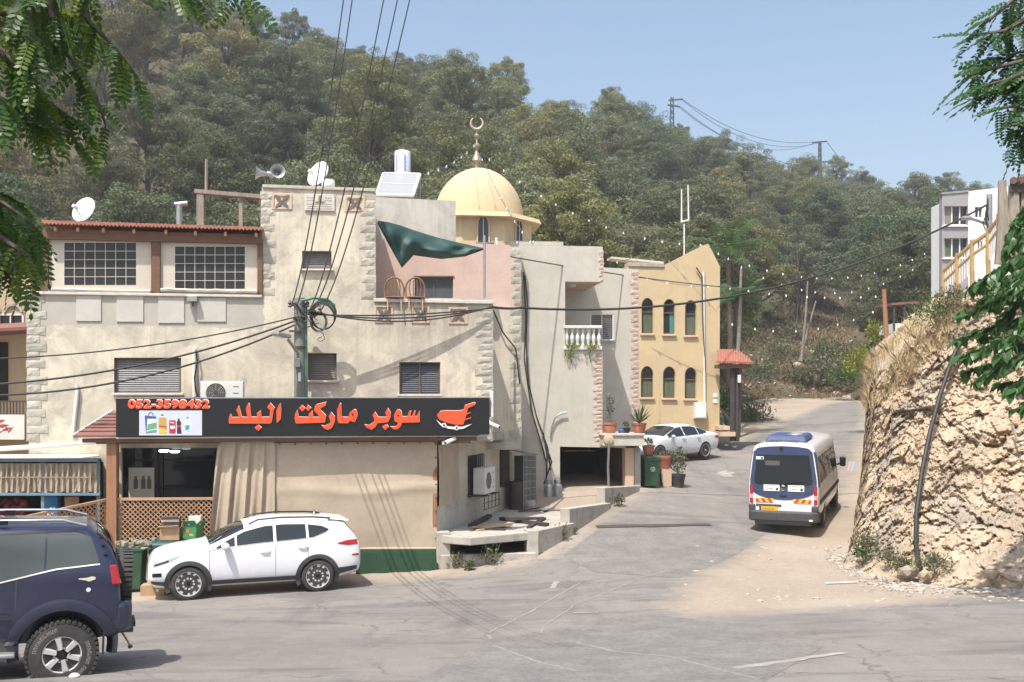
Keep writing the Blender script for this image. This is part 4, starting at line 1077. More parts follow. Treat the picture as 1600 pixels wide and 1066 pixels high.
# phone number
def text_mesh(txt, h_px, x0, x1, ybase, pl, out, th, bold=.0):
    cu = bpy.data.curves.new('txt', 'FONT'); cu.body = txt; cu.offset = bold; cu.resolution_u = 3
    o = bpy.data.objects.new('txt', cu); COL.objects.link(o); dg = bpy.context.evaluated_depsgraph_get()
    me = bpy.data.meshes.new_from_object(o.evaluated_get(dg)); bpy.data.objects.remove(o)
    xs = [v.co.x for v in me.vertices]; ys = [v.co.y for v in me.vertices]; mx, Mx, my, My = min(xs), max(xs), min(ys), max(ys)
    mb = MB(); vs = [pl.at(x0+(v.co.x-mx)/(Mx-mx)*(x1-x0), ybase-(v.co.y-my)/(My-my)*h_px, out) for v in me.vertices]
    fs = [tuple(p.vertices) for p in me.polygons]; n = len(vs); mb.add(vs+[p-pl.n*th for p in vs], fs+[tuple(i+n for i in f)[::-1] for f in fs])
    from collections import Counter
    ec = Counter(tuple(sorted(e)) for f in fs for e in zip(f, f[1:]+f[:1]))
    for f in fs:
        for e in zip(f, f[1:]+f[:1]):
            if ec[tuple(sorted(e))] == 1: mb.f.append((e[0], e[1], e[1]+n, e[0]+n))
    bpy.data.meshes.remove(me)
    return mb
ph = part('phone_number', text_mesh('052-3598432', 14.0, 199.5, 327, 639, PQ, .455, .03, .035), M_sign_red, SG, kind='stuff')
part('number_edge', text_mesh('052-3598432', 14.0, 200.2, 328, 637.6, PQ, .438, .01, .035), M_letter_edge, ph, kind='stuff')
# picture panel with groceries
pp = part('picture_panel', pbox(MB(), PQ, 217.5, 641.5, 315.5, 680.5, .42, .435), flat('panel_pale_blue', (.52, .56, .62), .35), SG)
def pic(pts, mat, name='print', o=.4365):
    P = [PQ.at(175+x/9.412, 610+y/9.412, o) for x, y in pts]; part(name, MB().prism(P, PQ.n*-.002), mat, pp)
c_bl = flat('print_blue', (.06, .10, .30), .4); c_gr = flat('print_green', (.13, .33, .17), .4); c_or = flat('print_ochre', (.50, .29, .08), .4); c_ye = flat('print_yellow', (.62, .46, .05), .4)
c_re = flat('print_red', (.45, .03, .08), .4); c_co = flat('print_cola', (.07, .02, .03), .4); c_wh = flat('print_white', (.7, .72, .72), .4); c_cy = flat('print_cyan', (.05, .30, .42), .4)
pic([(480,370),(650,385),(655,615),(500,635)], c_bl); pic([(520,420),(650,420),(655,610),(510,620)], c_wh, o=.4385); pic([(525,500),(652,470),(655,560),(515,590)], c_gr, o=.4405); pic([(525,600),(650,575),(655,612),(512,625)], c_gr, o=.4405)
pic([(530,375),(540,335),(575,318),(605,340),(612,378),(600,378),(592,345),(575,332),(552,345),(542,375)], c_bl)
pic([(690,410),(720,398),(765,398),(800,410),(808,630),(795,640),(695,635),(682,520)], c_or); pic([(690,545),(803,590),(803,632),(695,632)], c_ye, o=.4385); pic([(725,375),(755,375),(752,398),(728,398)], c_wh); pic([(722,355),(757,355),(757,375),(722,375)], c_co); pic([(690,520),(805,530),(805,545),(690,535)], c_re, o=.4405)
pic([(845,440),(925,440),(938,460),(938,620),(925,638),(850,638),(840,620),(840,460)], c_re); pic([(855,525),(925,520),(930,560),(860,570)], c_wh, o=.4385); pic([(858,465),(912,470),(910,485),(860,480)], c_wh, o=.4385)
pic([(970,435),(992,435),(1018,475),(1012,530),(1025,640),(955,640),(955,530),(950,475)], c_co); pic([(957,515),(1010,515),(1012,545),(957,545)], c_re, o=.4385); pic([(968,415),(996,415),(994,434),(970,434)], c_co)
pic([(1085,400),(1140,400),(1155,440),(1160,620),(1075,625),(1072,450)], c_wh); pic([(1075,520),(1140,505),(1140,570),(1080,595)], c_cy, o=.4385); pic([(1095,398),(1128,398),(1128,415),(1095,415)], c_co, o=.4385); pic([(1110,595),(1140,595),(1138,610),(1112,610)], c_cy, o=.4385)
# white light box end panel on the right side of the sign
part('end_lamp', pbox(MB(), PQ, 766.5, 612, 771, 652, .15, .35), M_offwhite, SG, bevel=.01)

# ================================================================== security cameras
def cctv(px, py, pl, out, yaw, label):
    p = pl.at(px, py, out); t_ = thing('security_camera', label, 'camera', p, 'security cameras on the walls'); d = Vector((math.sin(yaw), -math.cos(yaw), -.35)).normalized()
    part('body', MB().tube([p-d*.12, p+d*.18], .05, 10), M_white, t_, 40); part('lens', MB().tube([p+d*.181, p+d*.19], .035, 10), M_black, t_)
    part('bracket', MB().tube([p-d*.1, p-d*.1-pl.n*.25+Vector((0, 0, .1))], .02, 6), M_white, t_)
cctv(705, 688, PQ, .35, -.9, 'white bullet camera under the right end of the shop sign')
cctv(771, 664, PA, .35, 1.1, 'white bullet camera on corner right of the sign')
# ================================================================== air conditioners
def fan_unit(t_, o, ax, ay, az, w=.86, d=.32, h=.6):
    """o lower-left-back corner; ax along width, ay outwards (fan face), az up"""
    mb = MB(); mb.obox(o, ax*w, ay*d, az*h); part('casing', mb, M_offwhite, t_, bevel=.015)
    c = o+ax*w*.36+az*h*.5+ay*(d+.002); mb = MB()
    for r in (.23, .19, .15, .11, .07):
        P = [c+ax*math.cos(a)*r+az*math.sin(a)*r for a in np.linspace(0, 2*PI, 25)]; mb.tube(P, .006, 4, cap=False)
    for k in range(8):
        a = k*PI/4; mb.tube([c+ax*math.cos(a)*.06+az*math.sin(a)*.06, c+ax*math.cos(a)*.24+az*math.sin(a)*.24], .006, 4)
    part('grille', mb, M_metal, t_); part('fan', MB().lathe([(0,0),(.235,0),(.235,.001),(0,.001)], c-ay*.001, 24, ay), M_steel, t_)
    mb = MB()
    for k in range(3): mb.obox(o+ax*w*.76+az*h*(.2+.28*k)+ay*(d+.0005), ax*w*.14, ay*.006, az*.012)
    part('vents', mb, M_steel, t_, kind='stuff')
    mb = MB()
    for k in (.12, .8): mb.obox(o+ax*w*k-az*.05-ay*.02, ax*.04, ay*(d+.08), az*.05)
    part('brackets', mb, M_steel, t_, kind='stuff')
ac = thing('air_conditioner', 'white air conditioner unit standing behind the top of the sign', 'air conditioner', PQ.at(316, 632, -.6), 'air conditioner units')
fan_unit(ac, PQ.at(316.5, 632, -.65), PQ.u, PQ.n, Vector((0, 0, 1)), 1.0, .34, .56)
ac = thing('air_conditioner', 'white air conditioner unit in a cage on the lower side wall', 'air conditioner', LW(1.2, 1.7), 'air conditioner units')
fan_unit(ac, LW(.85, 1.70, .12), lwu, lwn, Vector((0, 0, 1)), .95, .34, .72)
mb = MB()
for k in range(5): mb.tube([LW(.7+.33*k, 1.3, .5), LW(.7+.33*k, 1.66, .5)], .012, 5)
for z in (1.3, 1.48, 1.66): mb.tube([LW(.62, z, .5), LW(2.1, z, .5)], .012, 5); 
for d in (.7, 2.02): mb.tube([LW(d, 1.66, 0), LW(d, 1.66, .5)], .014, 5)
part('cage', mb, M_steel, ac)

# ================================================================== concrete platform, steps and low walls
ZP = .95
def onz(px, py, z): D = (CZ-z)*F/(py-HY); return U(px, py, D)
PLT = thing('concrete_platform', 'cracked concrete platform over a dark hollow beside the tarps', 'platform', onz(760, 838, ZP))
poly = [onz(683,836,ZP), onz(735,840,ZP), onz(842,830.5,ZP), onz(893,815,ZP), onz(943,789,ZP), P3.at(975,784,.0), P3.at(873,783,.02), LW(5.7,ZP,.02), LW(0,ZP,.02), Vector((-1.80,23.75,ZP))]
for p in poly: p.z = ZP
part('slab', MB().prism(poly, Vector((0, 0, -.2))), M_conc, PLT, bevel=.02)
def lowbox(name, pts_top, h, parent, mat=M_conc, th=.22, dirv=None, bevel=.02):
    """wall along a polyline of top points with a height"""
    mb = MB()
    for a, b_ in zip(pts_top[:-1], pts_top[1:]):
        d = (b_-a); d.z = 0; n_ = Vector((d.y, -d.x, 0)).normalized()
        dn_ = n_*-th; ha, hb = Vector((0, 0, -h[0])), Vector((0, 0, -h[1])); mb.hexa([a+ha, b_+hb, b_+hb+dn_, a+ha+dn_], [a, b_, b_+dn_, a+dn_])
    return mb
part('base_wall', lowbox('b', [U(688,868,23.5), U(838,864,24.0)], (1.0, 1.0), PLT), M_conc, PLT, bevel=.02)
part('pier', MB().box(U(692, 862, 23.75)+Vector((0, 0, .05)), (.34, .3, .9), .2), M_conc, PLT, bevel=.02)
part('pier', MB().box(U(830, 858, 24.35)+Vector((0, 0, .05)), (.3, .4, .9), .2), M_conc, PLT, bevel=.02)
mb = MB(); mb.obox(Vector((-1.6, 25.6, -.6)), (2.6, 1.0, 0), (0, .1, 0), (0, 0, 1.3)); part('hollow_back', mb, M_dark, PLT)  # near-black sheet: the shade inside the hollow is put into its colour
w1 = lowbox('w', [U(842,829,24.3), U(898,817,26.1)], (1.1, .7), None, th=.25); solo('low_wall', w1, M_conc, 'low concrete wall nearest the camera beside the platform hollow', 'wall', bevel=.02, group='stepped low walls along the road')
w2 = lowbox('w', [U(890,795,26.0), U(955,786,29.1)], (1.1, .6), None, th=.28); solo('low_wall', w2, M_conc, 'middle low concrete wall, one step up along the road edge', 'wall', bevel=.02, group='stepped low walls along the road')
w3 = lowbox('w', [U(945,762,29.1), U(1000,759,31.7)], (1.1, .6), None, th=.28); solo('low_wall', w3, M_conc, 'highest low concrete wall in front of the garage opening', 'wall', bevel=.02, group='stepped low walls along the road')

# ================================================================== stall on the left
PS = Plane(24.2)
ST = thing('market_stall', 'blue-framed stall with tan rolled awning strips beside the porch', 'stall', PS.at(70, 900))
part('fascia', pbox(MB(), PS, -120, 717, 154, 721.5, -.1, .12), M_blue, ST)
part('roof_sheet', MB().hexa([PS.at(-120, 717, .2), PS.at(154, 716, .2), PA.at(155, 712, .05), PA.at(-120, 712, .05)], [p+Vector((0, 0, .03)) for p in (PS.at(-120, 717, .2), PS.at(154, 716, .2), PA.at(155, 712, .05), PA.at(-120, 712, .05))]), M_offwhite, ST)
rows = []
for i in range(7):
    v_ = i/6; row = []
    for j in range(221):
        u_ = j/220; x = -90+(154+90)*u_; st = math.sin(x*.72); st2 = (1 if math.sin(x*.31+1) > 0 else 0)
        row.append(PS.at(x, 724+v_*(46+2*math.sin(x*.3)), .03+.035*st*(1 if v_ > .05 else .3)+.02*st2+.015*math.sin(v_*9+x)))
    rows.append(row)
M_strip = pm('tan_strip', (.40, .33, .245), (.30, .245, .185), 5, .85, .2)
part('rolled_awning', MB().sheet(rows, PS.n*-.02), M_strip, ST, 50)
part('strap', pbox(MB(), PS, -90, 745, 154, 747, .075, .085), M_oldwood, ST)
part('rail', pbox(MB(), PS, -120, 770.5, 156, 774.5, -.05, .08), M_blue, ST)
for x in (-60, 64, 151): part('post', pbox(MB(), PS, x, 722, x+5, 905, -.06, .02), M_blue, ST)
part('back_panel', pbox(MB(), PS, -120, 722, 160, 905, -1.4, -1.3), M_dark, ST)
part('table', pbox(MB(), PS, -100, 808, 150, 813, -1.2, -.1), M_oldwood, ST)
gut = solo('gutter_pipe', MB().tube([PA.at(-60, 705, .5), PA.at(60, 698, .5), PA.at(158, 690, .5)], .06, 8), M_offwhite, 'long pale gutter pipe sloping above the stall', 'pipe', 60)
def crate_pile(mb, c, n, s):
    for k in range(n): 
        p = Vector(c)+Vector((R.uniform(-.45, .45), R.uniform(-.2, .2), R.uniform(0, .35))); mb.lathe([(.001,-s),(s*.8,-s*.6),(s,0),(s*.8,s*.6),(.001,s)], p, 7)
mb = MB(); crate_pile(mb, PS.at(14, 806, -.5), 34, .10); sk = solo('onion_sacks', mb, M_redcrate, 'heap of dark red netted sacks under the stall awning', 'sacks', 60)
mb = MB(); mb.box(PS.at(80, 792, -.45), (.36, .3, .55), .2); solo('water_pack', mb, M_cloud_blue, 'bright blue pack standing in the stall', 'pack', bevel=.03)
for i, (x, y) in enumerate(((80, 803), (85, 802))):
    solo('bottle_pack', MB().lathe([(.001,0),(.09,0),(.09,.16),(.05,.2),(.03,.24),(.001,.24)], PS.at(x, y+6, -.08), 10), M_cloud_blue if i else M_offwhite, ['pale bottle on the stall edge behind the lattice', 'blue bottle on the stall edge behind the lattice'][i], 'bottle', 50)
mb = MB(); mb.box(PS.at(112, 783, -.3), (.3, .25, .22), .5); solo('cardboard_carton', mb, M_card, 'small brown carton on the stall near the porch post', 'box', bevel=.01)
# plate sign with red brush marks
BS = thing('banner_sign', 'white banner with red brush script on the left balcony', 'sign', PN.at(10, 686, 1.35))
part('board', pbox(MB(), PN, -160, 648, 38, 687, 1.32, 1.36), M_offwhite, BS)
mb = MB()
for (x0, y0, x1, y1, w) in ((-6,660,8,656,2.2),(-8,667,14,664,2.5),(2,673,17,668,2.2),(6,662,14,676,2.0),(12,676,20,667,1.8),(-12,678,4,674,1.6)):
    P = [PN.at(x0, y0, 1.37), PN.at((x0+x1)/2, (y0+y1)/2-w, 1.37), PN.at(x1, y1, 1.37), PN.at((x0+x1)/2, (y0+y1)/2+w, 1.37)]; mb.prism(P, PN.n*-.008)
part('script', mb, flat('brush_red', (.38, .05, .045), .6), BS, kind='stuff')
# ================================================================== things on the roofs
def dish(px, py, D, w, h, yaw, label, arm):
    c = U(px, py, D); s = D/F; t_ = thing('satellite_dish', label, 'satellite dish', U(px, py+h*s*0+h, D), 'satellite dishes on the roof')
    ax = Vector((math.sin(yaw), -math.cos(yaw), .35)).normalized(); r = h*s
    prof = [(r*k/8, .18*r*(k/8)**2) for k in range(9)]; prof[0] = (.001, 0)
    mb = MB().lathe(prof+[(r*(1-k/8)+.001*(k == 8), .18*r*(1-k/8)**2-.02) for k in range(0, 9)], c, 28, ax); part('reflector', mb, M_white, t_, 50)
    a = c+ax*r*1.05*arm; part('feed_arm', MB().tube([c-Vector((0, 0, r*.9)), a-Vector((0, 0, r*.25))], .018, 6), M_metal, t_); part('feed_horn', MB().tube([a-Vector((0, 0, r*.25))-ax*.08, a-Vector((0, 0, r*.25))+ax*.06], .05, 8), M_offwhite, t_)
    part('mast', MB().tube([c-ax*.05, c-ax*.15-Vector((0, 0, r*1.15))], .03, 8), M_metal, t_)
dish(133, 329, 25.2, 18, 21, -.35, 'white satellite dish on the red tiled terrace roof', 1.0)
dish(499, 273, 26.5, 13, 21, -.6, 'white satellite dish on top of the stone-edged tower', .9)
# flue pipe
fl = thing('flue_pipe', 'galvanised flue pipe with a hooded cap on the terrace roof', 'flue', PA.at(280, 352, -.8))
part('pipe', MB().tube([PA.at(280, 356, -.8), PA.at(280, 321, -.8)], .075, 12), M_metal, fl, 40)
part('cap', MB().tube([PA.at(273, 320, -.8), PA.at(293, 318, -.8)], .07, 10), M_metal, fl, 40)
# timber frame
tf = thing('timber_stand', 'weathered timber frame of two posts and a beam beside the tower', 'timber frame', PA.at(313, 356, -.5))
part('post', pbox(MB(), PA, 307, 300, 318, 358, -.6, -.4), M_oldwood, tf); part('post', pbox(MB(), PA, 373, 308, 379, 360, -.6, -.45), M_oldwood, tf)
part('beam', pbox(MB(), PA, 303, 295, 410, 301, -.62, -.38, 304, 310), M_oldwood, tf)
solo('thin_mast', MB().tube([PA.at(322, 300, -.5), PA.at(322.5, 249, -.5)], .04, 6), M_oldwood, 'thin wooden mast standing on the timber frame beam', 'mast')
# horn loudspeakers
for i, (px, yaw, lab) in enumerate(((404, -1.3, 'grey horn loudspeaker pointing left on the tower'), (436, .35, 'grey horn loudspeaker facing the street on the tower'))):
    c = PA.at(px+(14 if i == 0 else -4), 272, -.5); ax = Vector((math.sin(yaw), -math.cos(yaw), .05)).normalized(); t_ = thing('horn_loudspeaker', lab, 'loudspeaker', PA.at(421, 292, -.5), 'horn loudspeakers')
    pr = [(.03,0),(.05,.05),(.08,.16),(.13,.25),(.19,.3),(.185,.3),(.12,.245),(.07,.15),(.03,.05)]
    part('horn', MB().lathe(pr, c, 20, ax), M_metal, t_, 50); part('driver', MB().tube([c-ax*.16, c+ax*.02], .075, 12), M_metal, t_, 40)
    part('bracket', MB().tube([c, PA.at(421+4*i, 290, -.5)], .025, 6), M_steel, t_)
solo('plastic_drum', MB().lathe([(.001,0),(.16,0),(.17,.02),(.17,.15),(.15,.18),(.001,.19)], PA.at(513, 292.5, -.3), 18), M_white, 'small white drum beside the tower dish', 'drum', 40)
# solar panel + tank
sp = thing('solar_panel', 'tilted grey solar water panel on the stairwell roof', 'solar panel', U(622, 311, 29.5))
a, b_, c_, d_ = U(588, 307, 29.0), U(645, 308.5, 29.3), U(656, 275, 30.6), U(599, 274, 30.3); n_ = (b_-a).cross(d_-a).normalized()
part('glass', MB().hexa([a, b_, c_, d_], [p+n_*.06 for p in (a, b_, c_, d_)]), M_solar, sp)
mb = MB()
for p, q in ((a, b_), (b_, c_), (c_, d_), (d_, a)): mb.tube([p+n_*.05, q+n_*.05], .05, 6)
mb.tube([a.lerp(d_, .52)+n_*.065, b_.lerp(c_, .52)+n_*.065], .012, 5); part('frame', mb, M_offwhite, sp)
mb = MB(); mb.tube([c_, c_-Vector((0, 0, .8))], .03, 6); part('leg', mb, M_metal, sp); mb = MB(); mb.tube([d_, d_-Vector((0, 0, .8))], .03, 6); part('leg', mb, M_metal, sp)
tk = thing('water_tank', 'white upright water tank behind the solar panel', 'water tank', U(629, 276, 31))
s = 31/F; part('tank', MB().lathe([(.001,0),(12.5*s,0),(12.5*s,37*s),(11.5*s,39*s),(.001,39.5*s)], U(629, 276, 31), 26), pm('tank_white', (.62, .66, .72), (.58, .62, .68), 3, .35), tk, 40)
mb = MB()
for k in range(26):
    an = -PI/2+(-.75 if k < 13 else .35)+(k % 3)*.08; z = (6+26*(k % 13)/13)*s; c = U(629, 276, 31)+Vector((math.cos(an)*12.55*s, math.sin(an)*12.55*s, z)); tg = Vector((-math.sin(an), math.cos(an), 0))
    mb.obox(c-tg*.03, tg*.05, Vector((math.cos(an), math.sin(an), 0))*.004, Vector((0, 0, .03)))
part('print', mb, flat('tank_print', (.12, .22, .42), .5), tk, kind='stuff')
# green shade cloth over the balcony
top = [(590,345),(606,347),(625,352),(650,361),(690,373),(725,381),(757,388)]; bot = [(590,350),(606,380),(628,419),(646,399),(690,405),(727,401),(757,390)]
rows = []
for v_ in np.linspace(0, 1, 12):
    row = []
    for j in range(49):
        u_ = j/48*(len(top)-1); i = min(int(u_), len(top)-2); f = u_-i
        tx, ty = [top[i][k]+(top[i+1][k]-top[i][k])*f for k in (0, 1)]; bx, by = [bot[i][k]+(bot[i+1][k]-bot[i][k])*f for k in (0, 1)]
        D = 25.75+(j/48)*1.6; belly = .25*math.sin(PI*v_)+.09*math.sin(j*.55+v_*5)*math.sin(PI*v_)+.06*math.sin(j*.23-v_*8)
        row.append(U(tx+(bx-tx)*v_, ty+(by-ty)*v_, D-belly-.2*v_))
    rows.append(row)
solo('shade_cloth', MB().sheet(rows, (0, .006, 0)), M_green_tarp, 'dark green shade cloth sagging over the pink balcony', 'shade cloth', 80)
solo('steel_pole', MB().tube([PA.at(757, 470, -.8), PA.at(757, 368, -.8)], .035, 8), M_metal, 'thin grey steel pole holding the shade cloth end', 'pole', 60)
t_ = thing('rooftop_cooler', 'dark louvred cooler box at the shade cloth end', 'cooler', U(758, 392, 28.9))
mb = MB(); a = U(744, 392, 28.2); mb.obox(a, (.52, .05, 0), (0, .4, 0), (0, 0, .26)); part('box', mb, M_cable2, t_)
mb = MB()
for k in range(6): mb.obox(a+Vector((.02, -.012, .03+.04*k)), (.47, .046, 0), (0, .01, 0), (0, 0, .015))
part('louvres', mb, M_metal, t_, kind='stuff')
solo('hose_loop', MB().tube([P2.at(775, 372, -2.9), P2.at(778, 392, -2.8), P2.at(778, 420, -2.8), P2.at(772, 429, -2.8), P2.at(766, 428, -2.8)], .04, 8), M_offwhite, 'white drain hose hanging down the pink wall', 'hose', 60)
# plastic chairs tipped over the parapet
def chair(px, label):
    s = 25.9/F; b_ = PA.at(px, 466, -.12); ch = thing('plastic_chair', label, 'chair', b_, 'brown plastic chairs on the balcony parapet'); ang = math.atan(.16)
    ux, un, uz = PA.u, PA.n, Vector((0, 0, 1))
    def L(x, o, z): return b_+ux*x+un*o+uz*z
    arch_ = [L(.255*math.cos(a), -.05, .22+.33*math.sin(a)) for a in np.linspace(PI*1.08, -.08*PI, 19)]
    part('back_frame', MB().tube([L(-.24, .0, -.02)]+arch_+[L(.24, .0, -.02)], .024, 8), M_chair, ch, 60)
    for x in (-.13, -.045, .045, .13): part('back_slat', MB().tube([L(x*.9, -.02, .0), L(x*1.25, -.05, .27), L(x*.95, -.05, .49)], .016, 6), M_chair, ch, 60)
    mb = MB(); mb.obox(L(-.23, .26, -.01), ux*.46, un*-.44, uz*.03); part('seat', mb, M_chair, ch, bevel=.01)
    for x in (-.17, .17): part('leg', MB().tube([L(x, .2, .0), L(x*1.05, .26, -.36)], .026, 8, .02), M_chairleg, ch, 60)
M_chair = pm('brown_plastic', (.22, .105, .05), (.17, .08, .04), 5, .45); M_chairleg = pm('tan_plastic', (.44, .27, .16), (.38, .23, .14), 5, .45)
chair(616, 'brown plastic chair leaning on the parapet, nearer the tower'); chair(649, 'brown plastic chair leaning on the parapet, before the dark door')
# wall lamp and conduits on the cream wall
wl = thing('floodlight', 'small grey floodlight under the terrace ledge', 'floodlight', PA.at(301, 470)); part('head', pbox(MB(), PA, 292, 462, 308, 471, .06, .22), M_metal, wl, bevel=.01); part('arm', MB().tube([PA.at(302, 472, .1), PA.at(301, 478, .02)], .02, 6), M_steel, wl)
solo('downpipe', MB().tube([PA.at(119, 602, .06), PA.at(121, 609, .06), PA.at(114, 680, .06)], .05, 8), M_offwhite, 'short white downpipe on cream wall left of the sign', 'pipe', 60)
solo('wall_conduit', MB().tube([PA.at(304, 545, .05), PA.at(304, 620, .05)], .055, 8), M_offwhite, 'white conduit with loose cable beside the grey shutter', 'conduit', 60)
solo('loose_cable', MB().tube([PA.at(306, 548, .1), PA.at(308, 565, .14), PA.at(304, 590, .13), PA.at(306, 612, .1), PA.at(312, 622, .1)], .022, 6), M_cable, 'black loose cable hanging beside the grey shutter', 'cable', 60)

# ================================================================== street pole, its lamp and the wires
UP = thing('utility_pole', 'grey-green utility pole rising behind the shop sign', 'utility pole', PA.at(468, 690, .62))
M_pole = pm('pole_green_grey', (.20, .22, .19), (.14, .16, .14), 3, .7, .2)
part('shaft', MB().tube([PA.at(469, 900, .62), PA.at(468, 466, .62)], .155, 14, .135), M_pole, UP, 40)
part('crossarm', pbox(MB(), PA, 452, 473, 482, 477, .5, .75), M_steel, UP); part('crossarm', pbox(MB(), PA, 452, 516, 473, 519, .76, .82), M_steel, UP)
mb = MB(); pbox(mb, PA, 459, 560, 468.5, 574, .78, .92); part('junction_box', mb, M_metal, UP, bevel=.01)
part('pole_plate', pbox(MB(), PA, 466, 582, 470, 596, .77, .79), M_white, UP)
part('conduit', MB().tube([PA.at(477, 480, .62), PA.at(478, 640, .62)], .05, 8), flat('conduit_green', (.10, .20, .16), .6), UP, 60)
part('strap', MB().lathe([(.16,0),(.165,0),(.165,.06),(.16,.06)], PA.at(468, 500, .62), 14), M_steel, UP); part('strap', MB().lathe([(.16,0),(.165,0),(.165,.06),(.16,.06)], PA.at(468, 545, .62), 14), M_steel, UP)
for (x, y, o) in ((453, 475, .72), (480, 475, .72), (492, 490, .7), (500, 484, .7), (486, 492, .72)): part('insulator', MB().lathe([(.02,-.09),(.06,-.06),(.03,-.02),(.06,.02),(.03,.06),(.02,.09)], PA.at(x, y, o), 10), M_cable2, UP, 50)
mb = MB(); cc = PA.at(505, 492, .65)
for k in range(4):
    r0 = .36-.018*k; P = [cc+PA.u*(math.cos(a)*r0*.9+.012*math.sin(3*a+k))+Vector((0, 0, math.sin(a)*r0*1.02-.02*k))+PA.n*(.02*k) for a in np.linspace(0, 2*PI, 33)]; mb.tube(P, .017, 5, cap=False)
part('cable_coil', mb, M_cable, UP, 60)
mb = MB(); cc = PA.at(498, 503, .7)
for k in range(3):
    P = [cc+PA.u*math.cos(a)*(.17+.02*k)+Vector((0, 0, math.sin(a)*(.22+.02*k)))+PA.n*.02*k for a in np.linspace(0, 2*PI, 25)]; mb.tube(P, .012, 5, cap=False)
mb.tube([PA.at(497, 516, .7), PA.at(505, 522, .7), PA.at(508, 530, .7), PA.at(500, 534, .72), PA.at(496, 530, .7), PA.at(503, 526, .7)], .012, 5)
part('small_coil', mb, M_cable2, UP, 60)
for k in range(7):
    a = PA.at(R.uniform(459, 476), R.uniform(472, 500), .78); b_ = PA.at(R.uniform(476, 500), R.uniform(480, 506), .74); m1 = a.lerp(b_, .5)+Vector((R.uniform(-.1, .1), -.05, R.uniform(-.3, .05)))
    part('jumper_wire', MB().tube([a, a.lerp(m1, .6)-Vector((0, 0, .05)), m1, b_], .013, 5), M_cable if k % 2 else M_cable2, UP, 60)
part('green_clamp', MB().tube([PA.at(471, 470, .8), PA.at(482, 468, .8), PA.at(490, 466, .75), PA.at(512, 468, .7), PA.at(524, 478, .68)], .03, 6), flat('clamp_green', (.03, .18, .12), .5), UP, 60)
lam = thing('street_lamp', 'grey street lamp head on a short arm of the utility pole', 'street lamp', PA.at(464, 552, .62))
part('arm', MB().tube([PA.at(465, 552, .75), PA.at(457, 540, .95), PA.at(450, 531, 1.1)], .04, 8), M_metal, lam, 60)
mb = MB(); a, b_ = PA.at(453, 529, 1.1), PA.at(430, 523, 1.5); d = (b_-a); sd = Vector((-d.y, d.x, 0)).normalized()
mb.hexa([a-sd*.07, b_-sd*.12, b_+sd*.12, a+sd*.07], [a-sd*.05+Vector((0, 0, .1)), b_-sd*.09+Vector((0, 0, .07)), b_+sd*.09+Vector((0, 0, .07)), a+sd*.05+Vector((0, 0, .1))]); part('lamp_head', mb, M_metal, lam, bevel=.02)
part('lens', MB().hexa([a.lerp(b_, .35)-sd*.07-Vector((0, 0, .03)), a.lerp(b_, .92)-sd*.09-Vector((0, 0, .03)), a.lerp(b_, .92)+sd*.09-Vector((0, 0, .03)), a.lerp(b_, .35)+sd*.07-Vector((0, 0, .03))], [a.lerp(b_, .35)-sd*.07, a.lerp(b_, .92)-sd*.09, a.lerp(b_, .92)+sd*.09, a.lerp(b_, .35)+sd*.07]), M_solar, lam)

def cable(pts, r, label, mat=M_cable, grp='overhead cables', n=6):
    o = solo('overhead_cable', MB().tube(pts, r, n), mat, label, 'cable', 70, group=grp)
    return o
tops = [(455,478,545,-60),(464,476,559,-60),(483,486,611,-60),(491,482,634,-60),(501,486,654,-60)]
nm = ['leftmost', 'second from left', 'middle', 'second from right', 'rightmost']
for i, (x0, y0, x1, y1) in enumerate(tops):
    cable(cat_pts(PA.at(x0, y0, .72), U(x1, y1, 9.5), .5, 20), lambda t_: .018-.0125*t_, nm[i]+' of five power lines rising from the utility pole overhead', M_cable2)
for i, (y0, x1, y1, sg, r) in enumerate(((496, -80, 562, .25, .017), (502, -80, 604, .35, .024), (508, -80, 618, .5, .024))):
    cable(cat_pts(PA.at(460, y0, .8), U(x1, y1, 21.5), sg, 20), r, ['upper', 'middle', 'lowest'][i]+' black cable sagging from the utility pole to the left edge')
B0, B1, B2, B3 = PA.at(480, 488, .75), PA.at(770, 480, .12), P2.at(814, 481, .1), U(1546, 318, 33)
for i in range(3): cable(cat_pts(B0+Vector((0, -.03*i, .05*(i-1))), B1+Vector((0, 0, .02*(i-1))), .10+.12*i, 20), .02, ['top', 'middle', 'lowest'][i]+' strand of cable bundle between utility pole and house corner')
main = cat_pts(B2, B3, 1.15, 40); cable(cat_pts(B1, B2, .03, 6)+main[1:], .034, 'thick twisted black cable from house corner across the road', n=8)
cable(cat_pts(U(780, 398, 29), U(1230, 455, 48), .2, 20), .022, 'thin cable running along the grey house front to the yellow house', M_cable2)
cable(cat_pts(PA.at(705, 325, -3), U(1180, 290, 52)*1.0, 1.0, 20)[:1]+cat_pts(U(955, 402, 43), U(1105, 412, 42), .1, 8), .02, 'thin cable over the yellow parapet', M_cable2) if False else None
for i, (pts) in enumerate([[(820,430),(824,470),(822,540),(826,600),(838,650),(856,700),(860,735)], [(818,425),(822,500),(819,560),(830,640),(848,700),(853,720)], [(764,470),(786,520),(806,545),(812,600)]]):
    cable([P3.at(x, y, .1+.02*i) for x, y in pts] if i < 2 else [P2.at(x, y, .15) for x, y in pts], .022, ['outer', 'inner', 'diagonal'][i]+' loose cable hanging down the grey wall by the quoins', grp='hanging wall cables')
for i, (a, b_) in enumerate((((855,706),(853,757)), ((862,712),(850,755)))):
    cable([P3.at(a[0]-8*i-6, a[1]-30, .15), P3.at(a[0], a[1]+10, .3), onz(b_[0], 785, ZP)+Vector((0, 0, .6))], .025, ['upright', 'slanting'][i]+' black hose end leaning above the gas bottles', grp='hanging wall cables')

